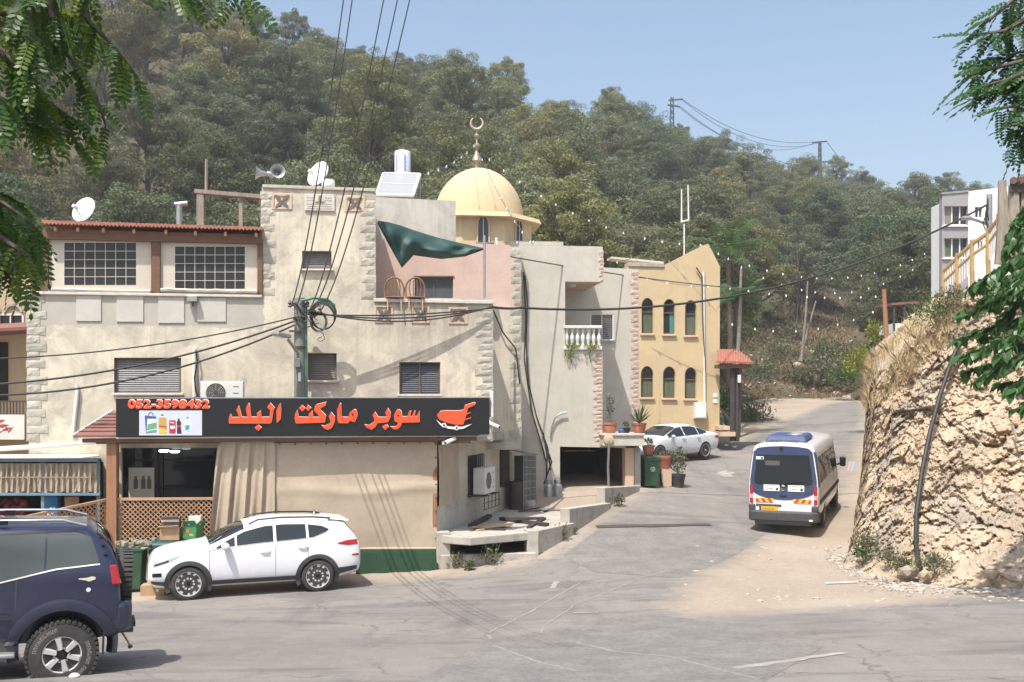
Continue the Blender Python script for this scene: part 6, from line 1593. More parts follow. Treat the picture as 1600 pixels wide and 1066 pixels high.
def crossover():
    c = Car(st); t_ = thing('white_crossover', 'white crossover car parked before the tan shop tarps', 'car'); wl_ = [(1.335, .35), (-1.335, .35)]
    cut_arches(c.body(), M_carwhite, t_, 'body', wl_, .40, .30, .92)
    for sg in (1, -1):
        belt = [(1.0,1.02),(.47,1.075),(-.2,1.13),(-.9,1.165),(-1.25,1.19),(-1.62,1.32)]; topl = [(.80,1.06),(.55,1.20),(.2,1.36),(-.2,1.45),(-.6,1.475),(-1.1,1.46),(-1.45,1.41),(-1.62,1.33)]
        part('window', c.side(.36, -.40, belt, topl, .005, sg=sg), M_glass_car, t_, 60, local=True); part('window', c.side(-.46, -1.10, belt, topl, .005, sg=sg), M_glass_car, t_, 60, local=True)
        part('quarter_window', c.side(-1.15, -1.6, belt, topl, .005, sg=sg), M_glass_car, t_, 60, local=True); part('front_quarter', c.side(.78, .40, belt, topl, .005, sg=sg), M_glass_car, t_, 60, local=True)
        part('window_trim', c.side(.95, -1.55, [(x, z-.022) for x, z in belt], [(x, z-.004) for x, z in belt], .008, 30, 1, sg), M_chrome, t_, 60, local=True)
        for (cx, cz) in wl_: part('arch_cladding', c.arc(cx, cz, .385, .475, -25, 205, .012, sg), M_clad, t_, 60, local=True)
        part('sill_cladding', c.side(.93, -.93, [(1, .24), (-1, .24)], [(1, .385), (-1, .385)], .012, 20, 3, sg), M_clad, t_, 60, local=True)
        part('rear_cladding', c.side(-1.74, -2.2, [(-1.7, .34), (-2.3, .46)], [(-1.7, .50), (-2.3, .54)], .01, 8, 3, sg), M_clad, t_, 60, local=True); part('front_cladding', c.side(1.74, 2.06, [(1.7, .30), (2.1, .35)], [(1.7, .40), (2.1, .42)], .01, 8, 3, sg), M_clad, t_, 60, local=True)
        part('headlight', c.side(1.50, 2.03, [(1.5,.92),(1.75,.80),(2.05,.69)], [(1.5,.945),(1.75,.915),(2.05,.83)], .006, 14, 4, sg), M_lamp, t_, 60, local=True)
        part('headlight_bezel', c.side(1.72, 2.0, [(1.72,.825),(2.03,.72)], [(1.72,.86),(2.03,.76)], .010, 8, 2, sg), M_alloyd, t_, 60, local=True)
        part('fog_lamp', c.side(1.86, 2.04, [(1.86,.52),(2.04,.51)], [(1.86,.60),(2.04,.59)], .006, 8, 3, sg), M_alloyd, t_, 60, local=True)
        part('taillight', c.side(-1.76, -2.22, [(-1.76,1.03),(-2.0,.985),(-2.22,1.0)], [(-1.76,1.045),(-2.0,1.105),(-2.22,1.10)], .008, 14, 4, sg), M_red, t_, 60, local=True)
        part('reflector', c.side(-2.08, -2.24, [(-2.08,.76),(-2.24,.75)], [(-2.08,.79),(-2.24,.795)], .008, 6, 2, sg), M_red, t_, 60, local=True)
        for x in (.92, -.43, -1.12):
            z1 = {.92: 1.0, -.43: 1.10, -1.12: 1.0}[x]
            part('door_seam', c.side(x, x-.008, [(x-1, .40), (x+1, .40)], [(x-1, z1), (x+1, z1)], .002, 1, 10, sg), M_clad, t_, local=True)
        for x in (-.22, -1.02): 
            zz = .93 if x > -1 else .985
            y = c.y_at(x, zz); part('door_handle', MB().tube([(x+.10, sg*(y+.0), zz), (x+.06, sg*(y+.03), zz+.005), (x-.06, sg*(y+.03), zz+.01), (x-.10, sg*y, zz+.01)], .016, 8), M_carwhite, t_, 60, local=True)
        part('mirror', MB().lathe([(.001,-.13),(.07,-.12),(.095,-.03),(.09,.05),(.06,.10),(.001,.115)], (.60, sg*1.02, 1.10), 14, (.35, 1*sg, 0), .75), M_carwhite, t_, 50, local=True); part('mirror_foot', MB().tube([(.62, sg*.86, 1.05), (.6, sg*.98, 1.08)], .03, 8), M_alloyd, t_, local=True)
        part('roof_rail', MB().tube([(.1, sg*.60, 1.50), (-.1, sg*.58, 1.585), (-.6, sg*.57, 1.615), (-1.3, sg*.57, 1.595), (-1.65, sg*.57, 1.555)], .018, 8), M_alloyd, t_, 60, local=True)
        for (cx, cz) in wl_: wheel(t_, cx, sg*.80, .35, .235, .255, 'swirl', sg)
    part('windshield', c.over(.92, .20, .78), M_glass_car, t_, 60, local=True); part('rear_window', c.over(-2.19, -2.0, .80), M_glass_car, t_, 60, local=True)
    mb = MB(); mb.hexa([(-1.60,-.56,1.535),(-2.08,-.54,1.475),(-2.08,.54,1.475),(-1.60,.56,1.535)], [(-1.60,-.54,1.565),(-2.08,-.52,1.50),(-2.08,.52,1.50),(-1.60,.54,1.565)]); part('spoiler', mb, M_carwhite, t_, bevel=.012, local=True)
    part('grille', MB().box((2.10, 0, .62), (.06, .8, .22)), M_alloyd, t_, bevel=.02, local=True); part('rear_bumper_insert', MB().box((-2.28, 0, .46), (.1, 1.2, .16)), M_clad, t_, bevel=.03, local=True)
    part('number_plate', MB().box((-2.30, 0, .80), (.02, .5, .12)), flat('plate_yellow', (.62, .42, .03), .4), t_, local=True); part('antenna', MB().lathe([(.001,.05),(.03,.02),(.06,-.02)], (-1.4, 0, 1.63), 8), M_alloyd, t_, local=True)
    return t_
car1 = crossover(); fw, rw = GD(299, 20.05), GD(491, 20.95)
hd = (fw-rw); a1 = math.asin((fw.z-rw.z)/hd.length); mid = (fw+rw)/2
left = Vector((-hd.y, hd.x, 0)).normalized(); place(car1, mid-left*.80+Vector((0, 0, .0)), hd, a1)
car1.location.z = mid.z+.01

# ---------------------------------------------------------------- navy off-roader at the left edge
st2 = [(-1.90, [(0,.52),(.7,.52),(.80,.6),(.82,.8),(.80,.95),(.78,.97),(.7,1.0),(.5,1.02),(0,1.03)]),
       (-1.87, [(0,.50),(.72,.50),(.83,.62),(.85,.85),(.84,1.15),(.82,1.19),(.76,1.28),(.6,1.32),(0,1.34)]),
       (-1.79, [(0,.48),(.74,.48),(.84,.62),(.865,.85),(.85,1.27),(.825,1.31),(.73,1.50),(.56,1.56),(0,1.58)]),
       (-1.64, [(0,.46),(.76,.46),(.85,.62),(.87,.85),(.855,1.31),(.83,1.35),(.70,1.66),(.52,1.72),(0,1.74)]),
       (-1.50, [(0,.45),(.78,.45),(.85,.62),(.875,.85),(.86,1.31),(.835,1.35),(.69,1.73),(.5,1.80),(0,1.82)]),
       (-.5, [(0,.44),(.8,.44),(.86,.62),(.88,.85),(.86,1.24),(.835,1.28),(.69,1.75),(.5,1.82),(0,1.84)]),
       (.1, [(0,.44),(.8,.44),(.86,.62),(.88,.85),(.86,1.19),(.835,1.23),(.70,1.71),(.5,1.77),(0,1.79)]),
       (.78, [(0,.44),(.8,.44),(.86,.62),(.88,.85),(.86,1.14),(.83,1.18),(.72,1.24),(.4,1.26),(0,1.27)]),
       (1.0, [(0,.44),(.8,.44),(.86,.62),(.88,.85),(.86,1.11),(.83,1.15),(.7,1.19),(.4,1.21),(0,1.215)]),
       (1.9, [(0,.44),(.7,.44),(.84,.6),(.86,.85),(.82,1.05),(.78,1.08),(.6,1.1),(.3,1.11),(0,1.12)]),
       (2.05, [(0,.5),(.6,.5),(.78,.58),(.8,.75),(.75,.95),(.7,.98),(.5,1.0),(.3,1.01),(0,1.02)])]
def offroader():
    c = Car(st2); t_ = thing('navy_offroader', 'dusty navy off-road car with rear spare wheel at left edge', 'car'); wl_ = [(1.35, .40), (-1.30, .40)]
    cut_arches(c.body(), M_carnavy, t_, 'body', wl_, .49, .34, .88)
    belt = [(.75,1.15),(.0,1.19),(-.6,1.205),(-1.0,1.30),(-1.2,1.345),(-1.62,1.385),(-1.8,1.39)]; topl = [(.75,1.17),(.45,1.5),(.2,1.66),(-.5,1.71),(-1.40,1.735),(-1.56,1.68),(-1.66,1.39)]
    for sg in (1, -1):
        part('window', c.side(.50, -.12, belt, topl, .004, sg=sg), M_glass_car, t_, 60, local=True)
        part('rear_side_window', c.side(-.20, -1.08, belt, topl, .004, 24, sg=sg), M_glass_suv, t_, 60, local=True); part('rear_side_window', c.side(-1.10, -1.645, belt, topl, .004, 24, sg=sg), M_glass_suv, t_, 60, local=True)
        part('window_seal', c.side(-.2, -1.66, [(x, z-.018) for x, z in belt], [(x, z-.002) for x, z in belt], .009, 30, 1, sg), M_offwhite, t_, 60, local=True)
        part('window_gasket', c.side(-.2, -1.50, [(x, z-.0) for x, z in topl], [(x, z+.02) for x, z in topl], .007, 30, 1, sg), M_alloyd, t_, 60, local=True)
        for (cx, cz) in wl_: part('fender_flare', c.arc(cx, cz, .475, .60, -18, 192, .055, sg, 30, .08), M_carnavy, t_, 50, local=True)
        part('flank_crease', c.side(-.75, .72, [(-1.5, .80), (1, .78)], [(-1.5, .86), (1, .84)], .02, 20, 3, sg), M_carnavy, t_, 50, local=True)
        part('running_board', MB().box((.05, sg*.86, .40), (1.75, .2, .05)), M_metal, t_, bevel=.015, local=True); part('sill', MB().box((.05, sg*.80, .47), (1.8, .08, .12)), M_clad, t_, local=True)
        part('roof_rail', MB().tube([(.0, sg*.60, 1.80), (-.05, sg*.60, 1.865), (-1.25, sg*.60, 1.865), (-1.36, sg*.60, 1.835), (-1.5, sg*.6, 1.80)], .017, 8), M_metal, t_, 60, local=True); part('rail_foot', MB().box((-.62, sg*.60, 1.842), (.12, .05, .05)), M_alloyd, t_, local=True)
        part('taillight', MB().hexa([(-1.80, sg*.74, 1.14), (-1.885, sg*.72, 1.14), (-1.905, sg*.845, 1.14), (-1.80, sg*.875, 1.14)], [(-1.78, sg*.72, 1.36), (-1.83, sg*.70, 1.36), (-1.845, sg*.815, 1.36), (-1.76, sg*.845, 1.36)]), M_red, t_, bevel=.015, local=True)
        y = c.y_at(-1.52, 1.21); part('bare_patch', c.side(-1.44, -1.62, [(-1.44,1.215),(-1.52,1.20),(-1.55,1.185),(-1.62,1.21)], [(-1.44,1.225),(-1.53,1.23),(-1.58,1.245),(-1.62,1.235)], .004, 10, 3, sg), M_plank_pale, t_, 60, local=True)
        y = c.y_at(-1.55, 1.09); part('lock', MB().lathe([(.001,.012),(.022,.01),(.025,0)], (-1.55, sg*(y), 1.09), 12, (0, sg, 0)), M_white, t_, local=True)
        part('mud_flap', MB().box((-1.73, sg*.78, .50), (.02, .26, .30)), M_black, t_, local=True)
        for z in (1.66, 1.58, 1.48): part('window_hinge', MB().box((-1.66-(1.66-z)*.35, sg*(c.y_at(-1.66, z)+.006), z), (.04, .02, .02)), M_alloyd, t_, local=True)
        for (cx, cz) in wl_: wheel(t_, cx, sg*.80, .375, .26, .205, 'mud', sg)
        part('door_seam', c.side(-.16, -.17, [(-1, .55), (1, .55)], [(-1, 1.19), (1, 1.19)], .002, 1, 8, sg), M_clad, t_, local=True); part('door_seam', c.side(-.80, -.81, [(-1, .86), (1, .86)], [(-1, 1.24), (1, 1.24)], .002, 1, 8, sg), M_clad, t_, local=True)
    P = [(-1.74,-.85),(-1.96,-.84),(-2.03,-.74),(-2.05,0),(-2.03,.74),(-1.96,.84),(-1.74,.85)]
    mb = MB(); mb.prism([Vector((x, y, .57)) for x, y in P], (0, 0, .36)); part('rear_bumper', mb, M_carnavy, t_, bevel=.06, local=True)
    part('tow_bar', MB().box((-1.95, .0, .53), (.3, .4, .06)), M_steel, t_, local=True); part('tow_bracket', MB().box((-1.93, .35, .545), (.26, .5, .05)), M_steel, t_, local=True)
    part('tow_wire', MB().tube([(-1.93, .55, .52), (-2.0, .6, .42), (-2.03, .62, .36)], .012, 6), M_card, t_, local=True); part('tow_plug', MB().tube([(-2.025, .615, .37), (-2.04, .625, .335)], .025, 8), M_steel, t_, local=True)
    sw = wheel(t_, -2.06, -.0, .375, .26, .205, 'mud', -1); sw.name = 'spare_wheel'; sw.location = (-1.90, .18, 1.08); sw.rotation_euler = (0, 0, PI/2*1.0)
    part('windshield', c.over(.74, .14, .74), M_glass_car, t_, 60, local=True); part('rear_window', c.over(-1.845, -1.62, .84), M_glass_car, t_, 60, local=True)
    # tyre lettering
    part('front_bumper', MB().box((2.05, 0, .62), (.3, 1.66, .3)), M_clad, t_, bevel=.06, local=True)
    for sg in (1, -1): part('headlight', MB().box((2.0, sg*.62, .90), (.12, .3, .16)), M_lamp, t_, bevel=.02, local=True)
    return t_
M_glass_suv = glass_dark('dusty_glass', (.045, .052, .05), .16, .55); M_plank_pale = flat('bare_filler', (.60, .56, .42), .8)
car2 = offroader()
def tyre_marks(rad, a0, a1, n, h):
    """worn raised lettering, too scuffed to read"""
    mb = MB(); rr = random.Random(5)
    for k in range(n):
        an = math.radians(a0+(a1-a0)*(k+.5)/n); da = math.radians(abs(a1-a0)/n*.38)
        def P(a, r): return Vector((math.cos(a)*r, .1315, math.sin(a)*r))
        for (q0, q1, r0, r1) in ((-1, -.45, 0, 1), (-.45, .9, rr.choice((0, .4, .75)), 0), (.35, .95, 0, rr.choice((.5, 1)))):
            if r1 == 0: r1 = r0+.25
            mb.add([P(an+da*q0, rad+h*r0), P(an+da*q1, rad+h*r0), P(an+da*q1, rad+h*r1), P(an+da*q0, rad+h*r1)], [(0, 1, 2, 3)])
    return mb
rwh = [o for o in car2.children if o.name.startswith('wheel') and o.location.x < 0 and o.location.y > 0][0]
M_tyretext = flat('tyre_letter_grey', (.22, .21, .20), .8)
for a0, a1 in ((5, 80), (-95, -150), (150, 205)): part('lettering', tyre_marks(.265, a0, a1, 9, .042), M_tyretext, rwh, local=True, kind='stuff')
p = GD(95, 10.95); h2 = Vector((-.915, -.40, 0)); left = Vector((-h2.y, h2.x, 0)).normalized(); h2.normalize()
place(car2, p-h2*(-1.30)-left*.85, h2, 0); ff = car2.location+h2*1.35; rr_ = car2.location-h2*1.3
zf, zr = gz(ff.x, ff.y), gz(rr_.x, rr_.y); car2.rotation_euler[1] = -math.atan2(zf-zr, 2.65)*1.0; car2.location.z = (zf*1.3+zr*1.35)/2.65

# ---------------------------------------------------------------- silver-white saloon beyond the pots
st3 = [(-2.42, [(0,.45),(.6,.45),(.74,.52),(.78,.7),(.74,.9),(.7,.93),(.55,.95),(.4,.955),(0,.96)]),
       (-2.30, [(0,.32),(.7,.32),(.85,.48),(.88,.72),(.85,.98),(.8,1.01),(.62,1.05),(.42,1.06),(0,1.07)]),
       (-1.75, [(0,.24),(.76,.24),(.91,.45),(.93,.72),(.90,1.0),(.85,1.03),(.70,1.12),(.45,1.15),(0,1.165)]),
       (-1.2, [(0,.2),(.8,.2),(.92,.42),(.93,.72),(.91,.98),(.86,1.01),(.64,1.31),(.45,1.35),(0,1.365)]),
       (-.6, [(0,.2),(.8,.2),(.91,.42),(.93,.72),(.91,.97),(.86,1.0),(.60,1.41),(.42,1.455),(0,1.47)]),
       (.0, [(0,.2),(.8,.2),(.91,.42),(.93,.72),(.91,.96),(.86,.99),(.61,1.40),(.42,1.44),(0,1.46)]),
       (.6, [(0,.2),(.8,.2),(.91,.42),(.93,.72),(.91,.94),(.86,.97),(.70,1.2),(.5,1.24),(0,1.26)]),
       (1.1, [(0,.2),(.8,.2),(.91,.42),(.93,.7),(.90,.91),(.86,.94),(.74,.985),(.45,1.01),(0,1.02)]),
       (1.45, [(0,.2),(.8,.2),(.91,.42),(.93,.68),(.89,.87),(.84,.90),(.72,.93),(.45,.955),(0,.965)]),
       (2.0, [(0,.22),(.7,.22),(.85,.4),(.88,.6),(.82,.76),(.77,.79),(.65,.82),(.4,.84),(0,.85)]),
       (2.42, [(0,.3),(.5,.3),(.66,.4),(.7,.52),(.64,.62),(.6,.64),(.5,.66),(.3,.67),(0,.68)])]
def saloon():
    c = Car(st3); t_ = thing('silver_saloon', 'silver-white saloon car parked before the yellow house', 'car'); wl_ = [(1.43, .33), (-1.41, .33)]
    cut_arches(c.body(), M_carsilver, t_, 'body', wl_, .375, .30, .93)
    belt = [(1.1,.95),(.2,.99),(-1.2,1.03),(-1.7,1.09)]; topl = [(1.1,.96),(.7,1.13),(.2,1.33),(-.3,1.375),(-.8,1.35),(-1.3,1.25),(-1.7,1.10)]
    for sg in (1, -1):
        for xa, xb in ((.85, -.12), (-.18, -1.02), (-1.06, -1.62)): part('window', c.side(xa, xb, belt, topl, .005, 16, sg=sg), M_glass_car, t_, 60, local=True)
        part('window_trim', c.side(1.0, -1.6, [(x, z-.02) for x, z in belt], [(x, z-.004) for x, z in belt], .008, 30, 1, sg), M_chrome, t_, 60, local=True)
        part('taillight', c.side(-2.05, -2.38, [(-2.05, .84), (-2.4, .80)], [(-2.05, .93), (-2.4, .93)], .008, 10, 4, sg), M_red, t_, 60, local=True)
        part('headlight', c.side(1.85, 2.3, [(1.85,.70),(2.3,.58)], [(1.85,.76),(2.3,.66)], .008, 10, 3, sg), M_lamp, t_, 60, local=True)
        part('mirror', MB().lathe([(.001,-.11),(.06,-.1),(.085,0),(.05,.09),(.001,.1)], (.72, sg*1.02, 1.0), 12, (.3, sg, 0), .8), M_carsilver, t_, 50, local=True)
        for x in (.0, -.95): y = c.y_at(x, .87); part('door_handle', MB().tube([(x+.09, sg*y, .87), (x+.05, sg*(y+.03), .87), (x-.05, sg*(y+.03), .875), (x-.09, sg*y, .875)], .015, 6), M_chrome, t_, local=True)
        for x in (.98, -.15, -1.1): part('door_seam', c.side(x, x-.008, [(x-1, .32), (x+1, .32)], [(x-1, .96), (x+1, .96)], .002, 1, 8, sg), M_clad, t_, local=True)
        for (cx, cz) in wl_: wheel(t_, cx, sg*.81, .33, .225, .245, 'sedan', sg)
    part('windshield', c.over(1.02, .25, .78), M_glass_car, t_, 60, local=True); part('rear_window', c.over(-1.72, -1.1, .78), M_glass_car, t_, 60, local=True)
    part('number_plate', MB().box((-2.42, 0, .72), (.02, .5, .12)), flat('plate_yellow_b', (.62, .42, .03), .4), t_, local=True)
    return t_
car3 = saloon(); rp_ = GD(1101, 40.6); fp_ = GD(1022, 38.6); h3 = (fp_-rp_); h3.z = 0; h3.normalize(); left = Vector((-h3.y, h3.x, 0))
ctr = rp_+h3*1.41-left*.85; place(car3, ctr, h3); ff = ctr+h3*1.4; rr_ = ctr-h3*1.4; car3.location.z = (gz(ff.x, ff.y)+gz(rr_.x, rr_.y))/2+.02; car3.rotation_euler[1] = -math.atan2(gz(ff.x, ff.y)-gz(rr_.x, rr_.y), 2.8)

# ---------------------------------------------------------------- minibus driving up the road
st4 = [(-3.45, [(0,.52),(.88,.52),(.96,.62),(.985,1.1),(.985,1.45),(.97,1.7),(.87,2.48),(.72,2.62),(0,2.68)]),
       (-3.30, [(0,.42),(.92,.42),(1.0,.6),(1.02,1.1),(1.02,1.45),(1.0,1.7),(.90,2.54),(.75,2.69),(0,2.75)]),
       (0, [(0,.40),(.92,.40),(1.0,.6),(1.02,1.1),(1.02,1.45),(1.0,1.7),(.90,2.55),(.75,2.70),(0,2.76)]),
       (1.7, [(0,.40),(.92,.40),(1.0,.6),(1.02,1.1),(1.02,1.45),(1.0,1.7),(.89,2.52),(.74,2.66),(0,2.72)]),
       (2.1, [(0,.40),(.92,.40),(1.0,.6),(1.02,1.1),(1.01,1.42),(.97,1.65),(.86,2.25),(.7,2.36),(0,2.42)]),
       (2.7, [(0,.40),(.9,.40),(.98,.6),(1.0,.95),(.98,1.2),(.93,1.32),(.8,1.45),(.6,1.5),(0,1.55)]),
       (3.3, [(0,.42),(.8,.42),(.9,.55),(.92,.8),(.88,1.0),(.82,1.06),(.7,1.1),(.5,1.13),(0,1.16)]),
       (3.45, [(0,.5),(.7,.5),(.78,.58),(.8,.72),(.76,.85),(.7,.88),(.6,.9),(.4,.92),(0,.93)])]
def minibus():
    c = Car(st4); t_ = thing('minibus', 'white and blue minibus seen from behind beside the rock cutting', 'minibus'); wl_ = [(2.2, .36), (-1.75, .36)]
    cut_arches(c.body(60), M_carwhite, t_, 'body', wl_, .42, .3, 1.02)
    XR = -3.455
    def RP(y, z, o=0): return Vector((XR-o, y, z))
    def rear(name, pts, mat, o, th=.006, parent=None): return part(name, MB().prism([RP(y, z, o) for y, z in pts], (th, 0, 0)), mat, parent or t_, local=True)
    top = [(-.84,2.46),(-.72,2.575),(-.4,2.62),(0,2.635),(.4,2.62),(.72,2.575),(.84,2.46)]
    arc_ = [(.955*math.cos(a), 1.38-.37*math.sin(a)) for a in np.linspace(0, PI, 17)]
    blue = rear('blue_panel', top+[(.955,1.60)]+arc_+[(-.955,1.60)], M_vanblue, .008, .01)
    rear('rear_window', [(-.74,2.37),(.74,2.37),(.83,1.62)]+[(.83*math.cos(a), 1.53-.13*math.sin(a)) for a in np.linspace(.15, PI-.15, 11)]+[(-.83,1.62)], M_glass_car, .016, .008)
    rear('window_line', [(-.83,1.545),(.83,1.545),(.83,1.56),(-.83,1.56)], M_alloyd, .018, .002)
    for sg in (1, -1):
        tl = MB().hexa([RP(sg*.865, .88, .02), RP(sg*.975, .88, .0), RP(sg*.985, .88, -.16), RP(sg*.88, .88, -.12)], [RP(sg*.875, 1.46, .02), RP(sg*.975, 1.44, .0), RP(sg*.985, 1.40, -.16), RP(sg*.88, 1.46, -.12)]); part('taillight', tl, M_red, t_, bevel=.015, local=True)
        part('light_band', MB().box((XR-.022, sg*.915, 1.10), (.006, .08, .12)), flat('lamp_pale%d' % sg, (.6, .35, .33), .2), t_, local=True)
        # hazard chevrons
        y0 = -.80 if sg < 0 else .28
        hz = part('hazard_board', MB().box((XR-.008, y0+.26, .985), (.008, .52, .12)), M_hazY, t_, local=True); mb = MB()
        for k in range(3):
            a = y0+.02+k*.19; mb.prism([RP(a, .93, .014), RP(a+.09, .93, .014), RP(a+.09-.08*sg*-1*-1+(.08 if sg < 0 else 0)*0, 1.04, .014), RP(a-.08*sg, 1.04, .014)] if False else [RP(min(max(a, y0), y0+.52), .928, .013), RP(min(a+.09, y0+.52), .928, .013), RP(min(max(a+.09+.07*sg, y0), y0+.52), 1.042, .013), RP(min(max(a+.07*sg, y0), y0+.52), 1.042, .013)], (.001, 0, 0))
        part('chevron', mb, M_hazR, hz, local=True, kind='stuff')
        # notice stickers
        yc = -.37 if sg < 0 else .33
        stq = part('notice', MB().box((XR-.020, yc, 1.37), (.004, .46, .19)), M_white, t_, local=True)
        tm = bus_text('*3060' if sg > 0 else '*3663', .085, yc+.18, 1.31, XR-.024); part('print', tm, M_print, stq, local=True, kind='stuff')
        tm = dashes(yc-.18, yc+.18, 1.425, .03, XR-.024); part('print', tm, M_print, stq, local=True, kind='stuff'); part('print_disc', MB().lathe([(.001,.003),(.045,.003),(.045,0)], (XR-.022, yc-.16, 1.335), 14, (-1, 0, 0)), M_cable2, stq, local=True)
        # flank: windows and trim
        part('window_band', c.side(-3.0, 1.6, [(-3, 1.50), (1.6, 1.50)], [(-3, 2.28), (1.6, 2.28)], .005, 30, 6, sg), M_glass_car, t_, 60, local=True)
        for x in (-1.9, -.7, .5): part('pillar', c.side(x-.03, x+.03, [(x-1, 1.49), (x+1, 1.49)], [(x-1, 2.29), (x+1, 2.29)], .009, 2, 6, sg), M_alloyd, t_, 60, local=True)
        part('rub_strip', c.side(-3.2, 2.6, [(-4, .86), (3, .86)], [(-4, 1.0), (3, 1.0)], .012, 30, 2, sg), M_clad, t_, 60, local=True); part('gutter', c.side(-3.3, 1.8, [(-4, 2.40), (3, 2.40)], [(-4, 2.44), (3, 2.44)], .012, 30, 1, sg), M_carwhite, t_, 60, local=True)
        part('corner_panel', c.side(-3.44, -3.18, [(-4, 1.42), (0, 1.42)], [(-4, 2.46), (0, 2.46)], .004, 4, 8, sg), M_vanblue, t_, 60, local=True); part('rear_seam', c.side(-3.16, -3.13, [(-4, .6), (0, .6)], [(-4, 2.5), (0, 2.5)], .003, 1, 12, sg), M_clad, t_, local=True)
        part('door_seam', c.side(.62, .65, [(-4, .5), (4, .5)], [(-4, 2.4), (4, 2.4)], .003, 1, 12, sg), M_clad, t_, local=True); part('door_seam', c.side(1.62, 1.65, [(-4, .5), (4, .5)], [(-4, 2.4), (4, 2.4)], .003, 1, 12, sg), M_clad, t_, local=True)
        part('cab_window', c.side(1.75, 2.45, [(1.7,1.42),(2.45,1.36)], [(1.7,2.2),(2.05,2.1),(2.45,1.42)], .005, 10, 4, sg), M_glass_car, t_, 60, local=True)
        part('mirror', MB().box((2.35, sg*1.16, 1.62), (.14, .2, .34)), M_alloyd, t_, bevel=.05, local=True); part('mirror_arm', MB().tube([(2.4, sg*.95, 1.5), (2.36, sg*1.1, 1.55)], .03, 6), M_alloyd, t_, local=True)
        for (cx, cz) in wl_: wheel(t_, cx, sg*.87, .36, .24, .2, 'sedan', sg)
    bp = MB(); bp.prism([Vector((x, y, .36)) for x, y in [(-3.2,-1.03),(-3.50,-1.0),(-3.58,-.86),(-3.6,0),(-3.58,.86),(-3.50,1.0),(-3.2,1.03)]], (0, 0, .32)); part('rear_bumper', bp, M_clad, t_, bevel=.05, local=True)
    part('bumper_step', MB().box((-3.50, 0, .33), (.24, 1.6, .10)), M_black, t_, local=True); part('bumper_corner', MB().box((-3.45, -.90, .76), (.10, .2, .2)), M_clad, t_, bevel=.04, local=True); part('bumper_corner', MB().box((-3.45, .90, .76), (.10, .2, .2)), M_clad, t_, bevel=.04, local=True)
    part('bumper_lamp', MB().box((-3.605, -.80, .44), (.02, .10, .05)), M_white, t_, local=True)
    pl_ = part('number_plate', MB().box((XR-.03, .42, .74), (.02, .54, .12)), flat('bus_plate', (.68, .40, .02), .4), t_, local=True); part('plate_strip', MB().box((XR-.041, .66, .74), (.003, .06, .12)), M_vanblue, pl_, local=True)
    part('plate_text', bus_text('529-69-621', .075, .60, .705, XR-.042), M_print, pl_, local=True, kind='stuff')
    part('plate_recess', MB().box((XR-.008, .42, .84), (.02, .74, .06)), M_clad, t_, bevel=.01, local=True)
    emb = MB().tube([RP(.0+.075*math.cos(a), 1.37+.075*math.sin(a), .022) for a in np.linspace(0, 2*PI, 25)], .008, 5, cap=False)
    for a in (90, 210, 330): emb.tube([RP(0, 1.37, .022), RP(.07*math.cos(math.radians(a)), 1.37+.07*math.sin(math.radians(a)), .022)], .007, 5)
    part('badge', emb, M_chrome, t_, local=True)
    part('badge_text', dashes(.62, .84, 1.23, .05, XR-.012), M_print, t_, local=True, kind='stuff'); part('badge_text', dashes(-.84, -.62, 1.235, .03, XR-.012), M_print, t_, local=True, kind='stuff')
    part('sticker', MB().box((XR-.022, .66, 2.27), (.004, .22, .09)), M_white, t_, local=True); part('sticker_print', MB().box((XR-.0245, .60, 2.265), (.002, .06, .06)), M_print, t_, local=True)
    part('interior_mirror', MB().box((XR-.018, .30, 2.12), (.003, .42, .14)), M_cable2, t_, bevel=.01, local=True)
    part('wiper', MB().tube([RP(.1, 1.46, .03), RP(-.15, 1.55, .035), RP(-.6, 1.60, .03)], .012, 5), M_black, t_, local=True)
    part('camera_pod', MB().lathe([(.001,.06),(.05,.05),(.06,0)], RP(.05, 2.58, .0), 10, (-1, 0, 0)), M_black, t_, local=True); part('handle', MB().box((XR-.02, 0, 1.14), (.02, .2, .04)), M_black, t_, bevel=.01, local=True)
    ac_ = MB(); ac_.hexa([(-2.95,-.62,2.72),(-1.2,-.62,2.74),(-1.2,.62,2.74),(-2.95,.62,2.72)], [(-2.75,-.52,2.90),(-1.3,-.52,2.90),(-1.3,.52,2.90),(-2.75,.52,2.90)]); part('roof_unit', ac_, M_unitblue, t_, bevel=.05, local=True)
    part('roof_hatch', MB().box((-3.12, 0, 2.765), (.2, .8, .03)), M_clad, t_, bevel=.01, local=True)
    part('unit_fan', MB().lathe([(.001,.02),(.2,.02),(.22,0)], (-2.3, -.2, 2.905), 20), M_metal, t_, local=True); part('unit_fan', MB().lathe([(.001,.02),(.2,.02),(.22,0)], (-1.8, -.2, 2.905), 20), M_metal, t_, local=True)
    part('windshield', c.over(2.68, 2.12, .78), M_glass_car, t_, 60, local=True)
    return t_
M_unitblue = flat('roof_unit_blue', (.045, .065, .15), .6)
M_hazY = flat('hazard_yellow', (.70, .42, .03), .5); M_hazR = flat('hazard_red', (.50, .03, .03), .5); M_print = flat('print_dark', (.04, .04, .05), .5)
def dashes(y0, y1, z, h, x):
    mb = MB(); y = y0; rr = random.Random(3)
    while y < y1:
        w = rr.uniform(.012, .03); k = rr.choice((.6, 1, .8)); mb.add([(x, y, z), (x, y+w, z), (x, y+w*.9, z+h*k), (x, y+.004, z+h*k)], [(0, 1, 2, 3)]); y += w+.012
    return mb
